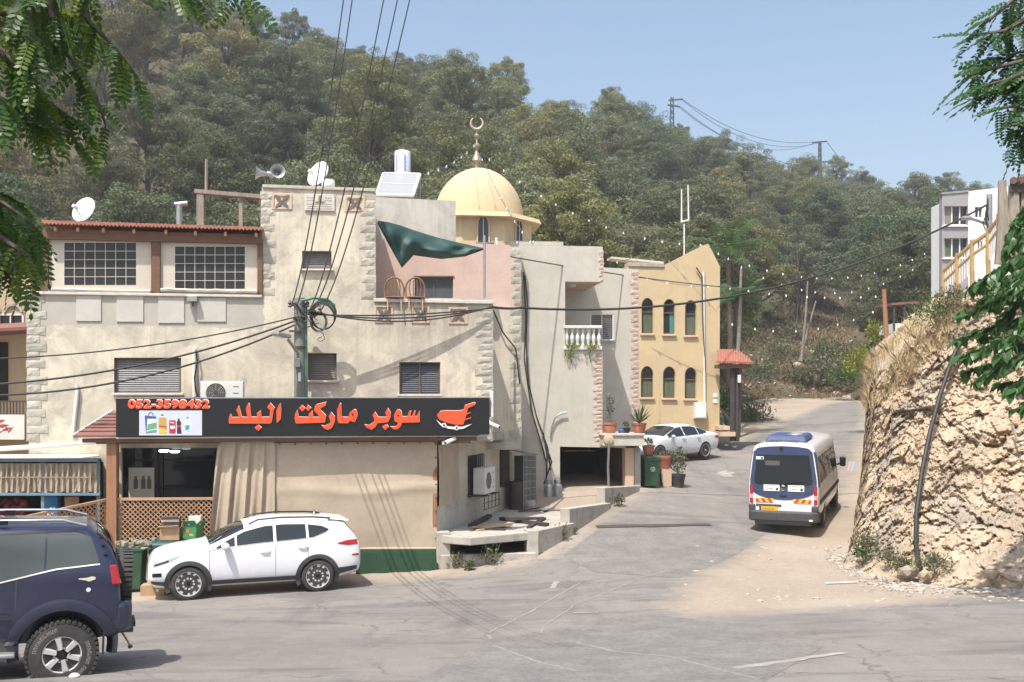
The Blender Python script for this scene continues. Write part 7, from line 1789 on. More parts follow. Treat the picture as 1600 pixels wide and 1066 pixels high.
def bus_text(txt, h, y0, z0, x):
    cu = bpy.data.curves.new('txt', 'FONT'); cu.body = txt; o = bpy.data.objects.new('txt', cu); COL.objects.link(o); dg = bpy.context.evaluated_depsgraph_get()
    me = bpy.data.meshes.new_from_object(o.evaluated_get(dg)); bpy.data.objects.remove(o)
    mb = MB().add([Vector((x, y0-v.co.x*h*1.1, z0+v.co.y*h)) for v in me.vertices], [tuple(p.vertices) for p in me.polygons]); bpy.data.meshes.remove(me); return mb
bus = minibus(); bus.scale = (.95, .95, .93); rl, rr2 = GD(1194, 28.4), GD(1282, 28.8)
hb = Vector((math.sin(math.radians(24)), math.cos(math.radians(24)), 0)); cr_ = (rl+rr2)/2+hb*1.75-hb*.3
fz, rz_ = gz(*(cr_+hb*2.2)[:2]), gz(*(cr_-hb*1.75)[:2]); place(bus, Vector((cr_.x, cr_.y, (fz*1.75+rz_*2.2)/3.95+.02)), hb, math.atan2(fz-rz_, 3.95))
# ================================================================== bins, boxes, bottles, planks, pots
def up(px, py, D): return GD(px, D)
def wheelie(px, D, w, d, h, rz, mat, label, lid=True, open_=False):
    p = GD(px, D); t_ = thing('wheelie_bin', label, 'bin', p, 'rubbish bins', rz); mb = MB()
    mb.hexa([(-w*.42,-d*.40,.06),(w*.42,-d*.40,.06),(w*.42,d*.40,.06),(-w*.42,d*.40,.06)], [(-w*.5,-d*.5,h),(w*.5,-d*.5,h),(w*.5,d*.5,h),(-w*.5,d*.5,h)]); part('tub', mb, mat, t_, bevel=.03, local=True)
    mb = MB(); mb.hexa([(-w*.53,-d*.53,h-.05),(w*.53,-d*.53,h-.05),(w*.53,d*.53,h-.05),(-w*.53,d*.53,h-.05)], [(-w*.53,-d*.53,h+.03),(w*.53,-d*.53,h+.03),(w*.53,d*.53,h+.03),(-w*.53,d*.53,h+.03)]); part('rim', mb, mat, t_, bevel=.015, local=True)
    if lid: mb = MB(); mb.hexa([(-w*.52,-d*.55,h+.031),(w*.52,-d*.55,h+.031),(w*.52,d*.52,h+.031),(-w*.52,d*.52,h+.031)], [(-w*.48,-d*.5,h+.09),(w*.48,-d*.5,h+.09),(w*.46,d*.46,h+.13),(-w*.46,d*.46,h+.13)]); part('lid', mb, mat, t_, bevel=.02, local=True)
    for sx in (-1, 1): part('wheel', MB().lathe([(.001,-.03),(.08,-.03),(.1,-.02),(.1,.02),(.08,.03),(.001,.03)], (sx*w*.40, d*.36, .1), 14, (1, 0, 0)), M_black, t_, local=True)
    part('handle', MB().tube([(-w*.4, d*.56, h), (w*.4, d*.56, h)], .02, 6), mat, t_, local=True)
    return t_, p
ang = math.atan(.16)
b1, p1 = wheelie(278, 22.0, 1.22, .78, .98, ang+.1, M_binT, 'large teal rubbish container behind the white crossover bonnet')
b2, p2 = wheelie(207, 21.6, .56, .62, .98, ang, M_binG, 'green rubbish bin overflowing with litter beside the teal container', lid=False)
b3, p3 = wheelie(1015, 32.6, .56, .6, .98, .2, M_binG, 'dark green bin with printed badge by the flower pots')
mb = MB(); mb.obox((-.10, -.305, .62), (.2, 0, 0), (0, .003, 0), (0, 0, .012)); mb.tube([(-.08, -.30, .66), (-.05, -.303, .70), (0, -.303, .67), (.05, -.303, .70), (.08, -.30, .66)], .008, 5); mb.obox((-.05, -.303, .57), (.12, 0, 0), (0, .003, 0), (0, 0, .02))
part('badge', mb, M_offwhite, b3, local=True, kind='stuff')
def carton(c, d, rz, mat, label, name='cardboard_box', tilt=0.0, flaps=True, extra=None):
    t_ = thing(name, label, 'box', c, 'boxes by the bins', rz); t_.rotation_euler = (tilt, 0, rz); w, dd, h = d; th = .008; mb = MB()
    for (x, y, sx, sy) in ((0, -dd/2, w, th), (0, dd/2, w, th), (-w/2, 0, th, dd-th*1.02), (w/2, 0, th, dd-th*1.02)): mb.box((x, y, h/2), (sx, sy, h))
    mb.box((0, 0, .006), (w-.02, dd-.02, .01)); part('walls', mb, mat, t_, local=True)
    if flaps:
        for (x, y, ax) in ((0, -dd/2, 'x'), (w/2, 0, 'y')):
            mb = MB(); 
            if ax == 'x': mb.hexa([(-w/2, y, h), (w/2, y, h), (w/2, y+th, h), (-w/2, y+th, h)], [(-w/2, y-.10, h+.06), (w/2, y-.10, h+.08), (w/2, y-.095, h+.09), (-w/2, y-.095, h+.07)])
            else: mb.hexa([(x, -dd/2, h), (x, dd/2, h), (x-th, dd/2, h), (x-th, -dd/2, h)], [(x+.09, -dd/2, h+.08), (x+.09, dd/2, h+.08), (x+.085, dd/2, h+.09), (x+.085, -dd/2, h+.09)])
            part('flap', mb, mat, t_, local=True)
    if extra: extra(t_)
    return t_
zb = p1.z+1.10
def on_bin(dx, dy, dz=0): return Vector((p1.x+dx, p1.y+dy, zb+dz))
M_greenbox = flat('green_print_box', (.03, .16, .05), .6); M_boxdark = pm('brown_dark_box', (.16, .10, .07), (.12, .08, .06), 5, .8)
carton(on_bin(-.13, -.05), (.42, .36, .26), .1, M_card, 'brown carton standing on the teal container lid')
carton(on_bin(-.13, -.05, .27), (.38, .32, .20), .16, M_boxdark, 'dark carton with pale rim stacked on the brown carton', extra=lambda t_: part('rim_tape', MB().box((0, -.162, .17), (.38, .006, .05)), M_offwhite, t_, local=True))
carton(on_bin(.36, -.05), (.34, .28, .34), -.3, M_greenbox, 'green printed carton leaning on the teal container lid', tilt=-.12, extra=lambda t_: (part('print', MB().box((-.05, -.145, .18), (.06, .004, .06)), M_sign_red, t_, local=True), part('print', MB().box((.05, -.145, .10), (.1, .004, .05)), M_card, t_, local=True)))
carton(on_bin(.40, -.02, .33), (.26, .2, .20), .2, M_offwhite, 'white foam box on top of the green carton', name='foam_box', flaps=False)
carton(GD(241, 21.0), (.50, .34, .22), .15, M_card, 'brown carton lying on the ground before the bins', flaps=False, extra=lambda t_: (part('lid', MB().box((0, 0, .225), (.5, .34, .01)), M_card, t_, local=True), part('label', MB().box((.1, -.175, .12), (.05, .004, .05)), M_white, t_, local=True)))
# litter spilling from the green bin
mb = MB(); rr = random.Random(11)
for k in range(46):
    c = Vector((p2.x+rr.uniform(-.3, .5), p2.y+rr.uniform(-.28, .2), p2.z+1.0+rr.uniform(-.03, .14))); a = rr.uniform(0, PI); d = (rr.uniform(.05, .16), rr.uniform(.04, .12), rr.uniform(.01, .06)); mb.box(c, d, a)
o = solo('litter_heap', mb, pm('mixed_litter', (.42, .34, .28), (.16, .20, .12), 9, .8), 'heap of crumpled litter on the green bin', 'litter'); o['kind'] = 'stuff'
# gas bottles
def gas(px, label):
    p = onz(px, 787.5, ZP); t_ = thing('gas_bottle', label, 'gas bottle', p, 'gas bottles by the garage'); M = M_metal
    part('cylinder', MB().lathe([(.001,0),(.13,0),(.15,.03),(.155,.08),(.155,.56),(.14,.62),(.09,.66),(.001,.67)], p, 20), M, t_, 50); part('valve_guard', MB().lathe([(.10,.66),(.105,.66),(.105,.78),(.10,.78)], p, 16), M, t_); part('valve', MB().lathe([(.001,.67),(.03,.67),(.03,.74),(.001,.75)], p, 8), M_goldleaf, t_)
gas(857.5, 'grey gas bottle beside the wire cage'); gas(871, 'grey gas bottle closest to the dark garage opening')
# wire cage, drums and block behind the platform
cg = thing('wire_cage', 'rusty wire mesh cage leaning against the lower wall', 'cage', LW(4.9, ZP, .6)); mb = MB()
A, B = LW(3.9, ZP, .7), LW(4.95, ZP, .8); hh = 1.75
for k in range(10): q = A.lerp(B, k/9); mb.tube([q, q+Vector((0, 0, hh-.1*k/9))], .012, 5)
for k in range(9): mb.tube([A+Vector((0, 0, hh*k/8)), B+Vector((0, 0, (hh-.1)*k/8))], .01, 5)
part('mesh', mb, M_metal, cg, kind='stuff'); part('top_sheet', MB().hexa([LW(3.8, ZP+1.76, .75), LW(5.05, ZP+1.62, .85), LW(5.05, ZP+1.72, .1), LW(3.8, ZP+1.86, .1)], [p+Vector((0, 0, .03)) for p in (LW(3.8, ZP+1.76, .75), LW(5.05, ZP+1.62, .85), LW(5.05, ZP+1.72, .1), LW(3.8, ZP+1.86, .1))]), M_oldwood, cg)
part('side_panel', MB().hexa([B, B+lwu*.05, LW(5.0, ZP, .1), LW(4.95, ZP, .1)], [p+Vector((0, 0, 1.6)) for p in (B, B+lwu*.05, LW(5.0, ZP, .1), LW(4.95, ZP, .1))]), M_cable2, cg)
for i, d in enumerate((4.2, 4.7)): solo('old_drum', MB().lathe([(.001,0),(.24,0),(.26,.02),(.25,.3),(.26,.32),(.25,.6),(.26,.85),(.001,.87)], LW(d, ZP, .42), 18), M_steel, ['dark drum at the near end inside the wire cage', 'dark drum at the far end inside the wire cage'][i], 'drum', 40, group='drums in the cage')
mb = MB(); bl_ = rough_block(77, .08); c0 = onz(826, 795, ZP)
for v_ in bl_.v: pass
mb.add([Vector((v_[0]*.42, v_[1]*.3, v_[2]*.26+.13))+c0 for v_ in bl_.v], bl_.f); solo('stone_block', mb, M_conc, 'grey stone block in front of the wire cage', 'stone', bevel=.03)
def plank(a, b_, w, h, mat, label):
    a, b_ = Vector(a), Vector(b_); d = b_-a; s = Vector((-d.y, d.x, 0)).normalized()*w; mb = MB(); mb.obox(a-s/2, d, s, Vector((0, 0, h))); return solo('loose_plank', mb, mat, label, 'plank', bevel=.004, group='timber left on the platform')
def op_(px, py, dz=0): p = onz(px, py, ZP); return p+Vector((0, 0, dz+.004))
plank(op_(735, 824), op_(765, 811, .05), .14, .08, M_darkwood, 'charred beam lying at the wall side of the platform')
plank(op_(733, 826), op_(800, 825, .08), .22, .03, M_plank, 'pale broken plank lying across the timber heap'); plank(op_(745, 830), op_(799, 822, .06), .12, .03, M_plank, 'pale narrow plank in front of the timber heap')
plank(op_(783, 813), op_(855, 823, .0), .16, .09, M_darkwood, 'dark thick beam at the road side of the platform'); plank(op_(790, 818, .09), op_(850, 818, .1), .13, .07, M_darkwood, 'dark beam lying on top of the thick beam'); plank(op_(740, 828), op_(790, 829), .1, .04, M_darkwood, 'thin charred batten at the slab front edge')
plank(op_(850, 812), op_(826, 826), .12, .06, M_darkwood, 'short dark offcut crossing the thick beam')
for i, (a, b_) in enumerate((((810,801),(876,790)), ((812,801),(878,800)), ((850,801),(890,788)))): solo('steel_rod', MB().tube([op_(*a, .03), op_(*b_, .05)], .02, 6), M_steel, ['upper', 'lower', 'short'][i]+' rusty steel rod lying on the platform', 'rod', group='rods on the platform')
mb = MB(); mb.hexa([op_(843,797,.02), op_(876,790,.02), op_(884,793,.02), op_(850,801,.02)], [p+Vector((0, 0, .02)) for p in (op_(843,797,.02), op_(876,790,.02), op_(884,793,.02), op_(850,801,.02))]); solo('metal_sheet', mb, M_metal, 'flat grey metal sheet lying before the gas bottles', 'metal sheet')

# ---- small leafy plants
M_leaf_g = leaf_mat('pot_leaf', (.05, .10, .03), (.10, .16, .05)); M_leaf_y = leaf_mat('yellow_leaf', (.16, .20, .03), (.28, .28, .04)); M_leaf_d = leaf_mat('dusty_leaf', (.10, .12, .07), (.17, .18, .11))
def leaf_cloud(n, center, rad, size, seed, up=.3, shell=.4):
    rg = np.random.default_rng(seed); d = rg.normal(size=(n, 3)); d /= np.linalg.norm(d, axis=1)[:, None]; r = (shell+(1-shell)*rg.random(n))[:, None]
    c = np.array(center)+d*r*np.array(rad); o = d*.6+rg.normal(size=(n, 3))*.6; o[:, 2] += up; o /= np.linalg.norm(o, axis=1)[:, None]
    s_ = np.cross(o, rg.normal(size=(n, 3))); s_ /= np.linalg.norm(s_, axis=1)[:, None]; L = (size*(.7+.6*rg.random(n)))[:, None]; W = L*.34
    V = np.stack([c-o*L*.5, c+s_*W*.5, c+o*L*.5, c-s_*W*.5], 1); return V.reshape(-1, 3), rg.random(n)
def leaves(name, parent, mat, clouds):
    V = np.concatenate([c[0] for c in clouds]); T = np.concatenate([c[1] for c in clouds]); off = np.array(wloc(parent)); o = bpy.data.objects.new(name, np_mesh(name, V-off, 4, mat, T)); COL.objects.link(o); o.parent = parent; o['kind'] = 'stuff'; return o
def pot(p, r, h, mat, label, plant=None, name='flower_pot', prof=None):
    t_ = thing(name, label, 'flower pot', p, 'potted plants'); pr = prof or [(.001,0),(r*.62,0),(r*.72,h*.15),(r*.92,h*.62),(r*.9,h*.8),(r*1.02,h*.82),(r*1.04,h),(r*.92,h),(r*.88,h*.9),(.001,h*.9)]
    part('pot', MB().lathe(pr, p, 26), mat, t_, 40); part('soil', MB().lathe([(.001,h*.93),(r*.86,h*.93),(r*.86,h*.9)], p, 20), M_darkwood, t_)
    if plant: plant(t_, p+Vector((0, 0, h)))
    return t_
def spiky(n, L, mat):
    def f(t_, c):
        mb = MB(); rr = random.Random(n)
        for k in range(n):
            a = rr.uniform(0, 2*PI); e = rr.uniform(.25, 1.3); l = L*rr.uniform(.6, 1.1); d = Vector((math.cos(a)*math.cos(e), math.sin(a)*math.cos(e), math.sin(e))); s = Vector((-math.sin(a), math.cos(a), 0))*.016
            m_ = c+d*l*.6; tip = c+d*l-Vector((0, 0, l*.2*(1-math.sin(e)))); mb.add([c-s, c+s, m_+s*1.3, tip, m_-s*1.3], [(0, 1, 2, 3, 4)])
        part('spiky_leaves', mb, mat, t_, kind='stuff')
    return f
def bushy(rad, n, size, mat, stems=5, seed=1):
    def f(t_, c):
        rr = random.Random(seed); mb = MB()
        for k in range(stems): mb.tube([c-Vector((0, 0, .1)), c+Vector((rr.uniform(-.3, .3)*rad[0], rr.uniform(-.3, .3)*rad[1], rad[2]*.8)), c+Vector((rr.uniform(-.8, .8)*rad[0], rr.uniform(-.8, .8)*rad[1], rad[2]*rr.uniform(1.2, 1.9)))], .012, 5, .005)
        part('stems', mb, M_oldwood, t_, kind='stuff'); leaves('foliage', t_, mat, [leaf_cloud(n, c+Vector((0, 0, rad[2])), rad, size, seed+3)])
    return f
zd = P3.at(975, 677.5, .2)
pot(P3.at(953.5, 678, .15), .235, .37, M_terra, 'terracotta pot with tall dry stems by the pink stone edge', bushy((.16,.14,.55), 150, .11, M_leaf_d, 5, 4))
pot(P3.at(999, 678, .15), .235, .36, M_terra, 'terracotta pot with spiky palm leaves at the deck end', spiky(70, .75, M_leaf_d))
pot(P3.at(979, 678, .0), .12, .2, M_black, 'small black pot with dark plant between terracotta pots', bushy((.14,.12,.12), 90, .08, M_leaf_g, 3, 6))
solo('blue_jug', MB().lathe([(.001,0),(.1,0),(.1,.12),(.05,.17),(.05,.2),(.001,.2)], P3.at(971, 678, .05), 12), flat('jug_blue', (.05, .09, .2), .5), 'small blue jug beside the black pot on the deck', 'jug', 40)
zt = p3.z+1.10; pot(Vector((p3.x-.04, p3.y, zt)), .21, .34, M_terra, 'terracotta pot with moulded sides standing on the green bin', bushy((.22,.2,.14), 160, .09, M_leaf_d, 3, 8))
pp_ = GD(1039, 33.2); mb = MB(); mb.box(Vector((pp_.x, pp_.y, pp_.z+.3)), (.36, .36, .62), .2); solo('stone_plinth', mb, M_peach, 'peach plinth block beside the green bin', 'plinth', bevel=.015)
mbt = pot(Vector((pp_.x, pp_.y, pp_.z+.61)), .22, .44, M_terra, 'square terracotta planter on the peach plinth', bushy((.2,.18,.12), 120, .09, M_leaf_d, 3, 9), prof=[(.001,0),(.19,0),(.21,.05),(.22,.3),(.25,.34),(.25,.44),(.2,.44),(.2,.4),(.001,.4)])
bp_ = GD(1059, 33.2); pot(bp_, .27, .46, flat('pot_charcoal', (.055, .055, .06), .6), 'big charcoal pot with a leggy oleander by the road', bushy((.38,.34,.50), 330, .13, M_leaf_d, 8, 12), prof=[(.001,0),(.19,0),(.255,.36),(.27,.38),(.275,.46),(.25,.46),(.24,.42),(.001,.42)])
mb = MB(); q = GD(1034, 32.9); mb.tube([q+Vector((0, 0, .05)), q+Vector((-.05, 0, .4)), q+Vector((-.03, 0, .62))], .04, 8, .03); solo('cactus_stem', mb, M_leaf_g, 'upright cactus stem in front of the peach plinth', 'cactus', 60)
# trailing balcony plants
for i, (x, y, lab) in enumerate(((895, 541, 'yellow-green plant trailing over the balcony rail, left clump'), (925, 541, 'yellow-green plant trailing over the balcony rail, right clump'))):
    c = P3.at(x, y, .1); t_ = thing('trailing_plant', lab, 'plant', c, 'balcony plants')
    leaves('foliage', t_, M_leaf_y, [leaf_cloud(110, c, (.26, .14, .10), .10, 40+i), leaf_cloud(60 if i == 0 else 20, P3.at(x-6, y+14, .1), (.2, .1, .16), .10, 50+i)]); part('stems', MB().tube([c, P3.at(x-4, y+12, .1), P3.at(x-2, y+26, .08)], .01, 5), M_leaf_g, t_)
# ================================================================== trees on the hillside
M_pine = leaf_mat('pine_needles', (.104, .117, .073), (.20, .208, .122), trans=.22, rough=.65, vary=.25, objcol=True)
M_bark = pm('pine_bark', (.13, .105, .085), (.075, .062, .052), 6, .95, .5, stretch=(3, 3, .6))
M_deadbark = pm('dead_wood', (.26, .235, .21), (.17, .15, .135), 5, .95, .3)
def puff(n, center, rad, size, seed, shell=.55):
    rg = np.random.default_rng(seed); d = rg.normal(size=(n, 3)); d[:, 2] += .25; d /= np.linalg.norm(d, axis=1)[:, None]; r = (shell+(1-shell)*rg.random(n)**.7)[:, None]
    c = np.array(center)+d*r*np.array(rad); nm_ = d+rg.normal(size=(n, 3))*.55; nm_ /= np.linalg.norm(nm_, axis=1)[:, None]
    o = np.cross(nm_, rg.normal(size=(n, 3))); o /= np.linalg.norm(o, axis=1)[:, None]; s_ = np.cross(nm_, o); L = (size*(.6+.8*rg.random(n)))[:, None]; W = L*.42
    V = np.stack([c-o*L*.5, c+s_*W*.5, c+o*L*.5, c-s_*W*.5], 1); return V.reshape(-1, 3), rg.random(n)
def pine_meshes(seed, h, rad, nclump, nleaf, dead=.0, flat_=.62):
    rg = np.random.default_rng(seed); rr = random.Random(seed); mb = MB(); lean = Vector((rr.uniform(-.1, .1)*h, rr.uniform(-.1, .1)*h, 0))
    top = Vector((lean.x, lean.y, h*.86)); n = 7
    spine = [Vector((lean.x*(k/n)**1.5+rr.uniform(-.12, .12), lean.y*(k/n)**1.5+rr.uniform(-.12, .12), h*.86*k/n-(.6 if k == 0 else 0))) for k in range(n+1)]
    mb.tube(spine, lambda t_: .24*(1-t_)**.8+.04, 7); V = []; T = []
    for k in range(nclump):
        f = (k+.5)/nclump; ang = k*2.4+rr.uniform(-.5, .5); zf = .36+.62*f; env = math.sin(min(1, (1.06-zf)/.52)*PI/2)**.8*(.55+.45*min(1, (zf-.28)/.2)); r = rad*env*rr.uniform(.35, 1.0)
        c = Vector((lean.x*zf+math.cos(ang)*r, lean.y*zf+math.sin(ang)*r, h*zf+rr.uniform(-.3, .3)))
        si = min(n-1, max(1, int((zf-.12)*n))); a = spine[si]; m_ = a.lerp(c, .55)+Vector((0, 0, -.25)); mb.tube([a, m_, c], .075, 5, .02)
        for q in range(2): mb.tube([m_, c+Vector((rr.uniform(-.8, .8), rr.uniform(-.8, .8), rr.uniform(-.3, .5)))], .03, 4, .008)
        if rr.random() < dead: continue
        cr = rr.uniform(.75, 1.25)*rad/3.4; N = int(nleaf*rr.uniform(.7, 1.2)); subs = rr.randint(3, 5)
        for s_ in range(subs):
            cc = np.array(c)+rg.normal(size=3)*np.array([.5, .5, .28])*cr; rr_ = cr*rg.uniform(.55, .9)
            v_, t_ = puff(N//subs, cc, (rr_, rr_, rr_*flat_), .185, int(rg.integers(1e6))); V.append(v_); T.append(np.clip(t_*.6+.4*(rg.random()), 0, 1))
    return mesh_of('trunk', mb, M_bark if dead < .6 else M_deadbark, 60), np_mesh('crown', np.concatenate(V), 4, M_pine, np.concatenate(T)) if V else None
PINES = [pine_meshes(100+i, *a) for i, a in enumerate([(9.5,3.9,32,950), (8.5,4.2,32,950), (11.5,3.4,34,900), (7.0,3.8,28,950), (9.0,4.4,38,900), (12,3.8,34,900), (7.5,3.2,24,950), (9.0,3.8,28,800,.35), (7.0,4.4,30,950)])]
DEAD = [pine_meshes(300+i, *a) for i, a in enumerate([(8.0,3.4,22,90,.75), (7.0,3.0,20,60,.85)])]
TONES = [((.80,.86,.80), 'grey-green'), ((1.05,1.05,.70), 'olive'), ((1.18,1.15,.72), 'yellowish green'), ((1.25,1.08,.85), 'dry brownish'), ((.62,.80,.72), 'dark green'), ((1.0,1.02,.88), 'dusty green')]
def forest():
    rg = random.Random(21); pts = []
    cand = []
    for k in range(9000):
        px = rg.uniform(-170, 1620); t_ = rg.random()**.85*1.0
        if px > 1120 and px < 1345 and t_ < .14: continue
        if px > 1345 and t_ < .02: continue
        cand.append((px, t_))
    kept = []
    for px, t_ in cand:
        p = hill_pt(px, t_); mn = 5.4+2.2*t_
        # thin out what no one sees: low slope hidden behind the houses
        if t_ < .06 and px < 820: continue
        y = HY-(p.z+9-CZ)*F/p.y
        if y < -60: continue
        if all((p.x-q.x)**2+(p.y-q.y)**2 > mn*mn for q, _, _ in kept): kept.append((p, px, t_))
        if len(kept) >= 295: break
    for p, px, t_ in kept:
        dead = rg.random() < .05; tm, cm = rg.choice(DEAD if dead else PINES)
        wts = [4, 2.5, 1.6, 1.4, 2, 3.5]
        if px > 1080 and t_ > .35: wts = [4, 2, 1, 1, 3, 3]
        col, cn = rg.choices(TONES, wts)[0]
        place_ = 'above the terrace roof' if px < 400 else 'above the stone-edged tower' if px < 680 else 'behind the dome' if px < 870 else 'above the yellow house' if px < 1130 else 'beyond the road end' if px < 1420 else 'behind the white block'
        band = 'low on the slope' if t_ < .3 else 'halfway up the slope' if t_ < .72 else 'along the ridge'
        LBL.append(None); lab = ('bare dying pine ' if dead else cn+' pine ')+place_+', '+band
        o = thing('pine_tree', lab, 'tree', p-Vector((0, 0, .3)), 'pine trees on the wooded hillside', rg.uniform(0, 6.28)); s = rg.uniform(.80, 1.22)*(.85 if t_ < .1 else .8 if t_ > .88 else 1.0); o.scale = (s*rg.uniform(.9, 1.12), s*rg.uniform(.9, 1.12), s)
        tk_ = inst('trunk', tm, o, (0, 0, 0))
        if cm:
            cr = inst('crown', cm, o, (0, 0, 0)); j = rg.uniform(.82, 1.18); cr.color = (col[0]*j*rg.uniform(.94, 1.06), col[1]*j, col[2]*j*rg.uniform(.92, 1.08), 1)
    by = {}
    for o in COL.objects:
        if o.get('category') == 'tree' and o.name.startswith('pine_tree'): by.setdefault(o['label'], []).append(o)
    nth = ['leftmost', 'second from left', 'third from left', 'fourth from left', 'fifth from left', 'sixth from left', 'seventh from left', 'eighth from left', 'ninth from left']
    for lab, L in by.items():
        if len(L) > 1:
            L.sort(key=lambda o: o.location.x/o.location.y)
            for i, o in enumerate(L): o['label'] = lab+', '+(nth[i] if i < len(L)-1 else 'rightmost')
    return kept
LBL = []
KEPT = forest()
# scrub and undergrowth on the slope: nobody could count it
def scrub():
    rg = np.random.default_rng(5); N = 4200; Vs = []; Ts = []
    for k in range(N):
        px = rg.uniform(-150, 1560); t_ = rg.random()**1.3*1.0; p = hill_pt(px, t_); s = rg.uniform(.5, 1.3)
        v_, q = leaf_cloud(13, (p.x, p.y, p.z+.35*s), (s, s, s*.55), .42, int(rg.integers(1e6)), .5, .3); Vs.append(v_); Ts.append(q)
    o = bpy.data.objects.new('undergrowth', np_mesh('undergrowth', np.concatenate(Vs), 4, M_scrub, np.concatenate(Ts))); COL.objects.link(o); o['kind'] = 'stuff'; o['label'] = 'low dry scrub under the hillside pines'; o['category'] = 'undergrowth'
M_scrub = leaf_mat('scrub_leaf', (.075, .075, .045), (.15, .14, .085), dry=(.19, .155, .105), trans=.1, vary=0)
scrub()

CLP = np.array([[tuple(p) for p in row] for row in CLR]); CLX = HX+CLP[..., 0]*F/CLP[..., 1]; CLY = HY-(CLP[..., 2]-CZ)*F/CLP[..., 1]
def foot(px, py):
    g = G(px, py); d = (CLX-px)**2+(CLY-py)**2; m_ = d < 80
    if m_.any() and CLP[..., 1][m_].min() < g.y+.3: return U(px, py, CLP[..., 1][m_].min()-.12)
    return g
def cliff_near(px, py, off=.14):
    d = (CLX-px)**2+(CLY-py)**2; m_ = (d < 60) & (CLP[..., 1] < 40)
    D = CLP[..., 1][m_].min() if m_.any() else CLP[np.unravel_index(d.argmin(), d.shape)][1]
    return U(px, py, D-off)
# ---- dry grass blades
def blades(name, pts, hmin, hmax, seed, mat, label, lean=.45, w=.012):
    rg = np.random.default_rng(seed); P = np.array([tuple(p) for p in pts]); n = len(P); h = rg.uniform(hmin, hmax, n)[:, None]; d = rg.normal(size=(n, 3))*lean; d[:, 2] = 1; d /= np.linalg.norm(d, axis=1)[:, None]
    s_ = rg.normal(size=(n, 3)); s_[:, 2] = 0; s_ /= np.linalg.norm(s_, axis=1)[:, None]; b2 = P+d*h*.55; d2 = d.copy(); d2[:, :2] *= 1.7; tip = P+d2*h
    V = np.stack([P-s_*w, P+s_*w, b2+s_*w*.8, tip, b2-s_*w*.8], 1).reshape(-1, 3)
    o = bpy.data.objects.new(name, np_mesh(name, V, 5, mat, rg.random(n))); COL.objects.link(o); o['kind'] = 'stuff'; o['label'] = label; o['category'] = 'grass'
M_dry = leaf_mat('dry_grass', (.42, .32, .17), (.55, .44, .27), trans=.25, rough=.8, vary=0)
rg = random.Random(9); pts = []
ns_ = len(CLR[0]); Ti, Tj = np.where((CLX > 1338) & (CLX < 1505) & (CLY < np.interp(CLX, [1338, 1400, 1505], [650, 615, 515])) & (CLP[..., 1] > 22) & (CLP[..., 1] < 36))
for k in range(13000):
    q = rg.randrange(len(Ti)); p = Vector(CLP[Ti[q], Tj[q]])
    if noise.noise(p*.7) < -.1: continue
    pts.append(p+Vector((rg.uniform(-.1, .1), rg.uniform(-.1, .1), -.06)))
blades('dry_grass', pts, .15, .5, 3, M_dry, 'pale dry grass tufts on the rock cutting', .32, .007)
pts = []
for k in range(6000):
    p = hill_pt(rg.uniform(1130, 1350), rg.uniform(-.03, .2)); 
    if noise.noise(p*.25) > -.25: pts.append(p)
M_dry2 = leaf_mat('brown_grass', (.26, .17, .10), (.38, .27, .16), trans=.15, rough=.8, vary=0)
blades('bank_grass', pts, .3, .8, 8, M_dry2, 'brown dry grass on the bank at the road end', .5, .02)
# weeds
M_weed = leaf_mat('weed_leaf', (.085, .10, .05), (.16, .16, .085), trans=.2)
M_weedg = leaf_mat('green_weed_leaf', (.04, .10, .03), (.08, .17, .05), trans=.25)
def weed(p, rad, n, size, mat, label, seed, grp='weeds', cat='weed', name='weed_clump'):
    t_ = thing(name, label, cat, p, grp); rr = random.Random(seed); mb = MB()
    for k in range(7): mb.tube([p, p+Vector((rr.uniform(-.7, .7)*rad[0], rr.uniform(-.7, .7)*rad[1], rad[2]*rr.uniform(.9, 1.7)))], .008+.004*rad[2], 4, .003)
    part('stems', mb, M_oldwood, t_, kind='stuff'); leaves('foliage', t_, mat, [leaf_cloud(n, p+Vector((0, 0, rad[2]*.75)), rad, size, seed, .6, .2)])
weed(foot(1353, 866), (.42,.35,.36), 420, .10, M_weed, 'dusty weed clump at the foot of the cutting near the minibus', 61); weed(foot(1347, 872), (.25,.2,.2), 200, .10, M_weedg, 'bright green weed at the left foot of the cutting', 62)
weed(foot(1412, 897), (.38,.3,.28), 380, .09, M_weed, 'grey-green weed below the black hose on the rubble', 63); weed(foot(1458, 893), (.5,.3,.25), 380, .09, M_weed, 'low spreading weed right of the black hose', 64)
for i, (x, y, s, lab) in enumerate(((712,888,.26,'weed tuft at the left end of the platform base'), (768,884,.34,'tall weed tuft before the platform hollow'), (734,892,.18,'small weed tuft between the platform weeds'), (878,846,.30,'weed tuft at the near low wall'), (892,836,.2,'small weed tuft where two low walls meet'), (966,792,.26,'weed tuft at the highest low wall'), (1043,757,.16,'weed tuft below the peach plinth'))):
    weed(G(x, y), (s, s*.7, s), 170, .10, M_weed, lab, 70+i)
weed(U(1172, 655, 55)-Vector((0, 0, .6)), (1.5,1.2,1.15), 1500, .22, M_leaf_d, 'broad pale-leaved shrub behind the tiled canopy', 81, 'roadside shrubs', 'shrub', 'shrub')
weed(U(1133, 640, 50)-Vector((0, 0, .6)), (.7,.8,1.2), 700, .2, M_leaf_g, 'dark shrub tucked behind the yellow house corner', 82, 'roadside shrubs', 'shrub', 'shrub')
weed(U(1345, 575, 46)-Vector((0, 0, .4)), (1.0,.9,.95), 1000, .17, M_leaf_y, 'yellow-green bush left of the orange post', 83, 'roadside shrubs', 'shrub', 'shrub'); weed(U(1366, 535, 46.5), (.5,.5,.7), 420, .17, M_leaf_y, 'upper yellow-green bush against the orange post', 84, 'roadside shrubs', 'shrub', 'shrub')
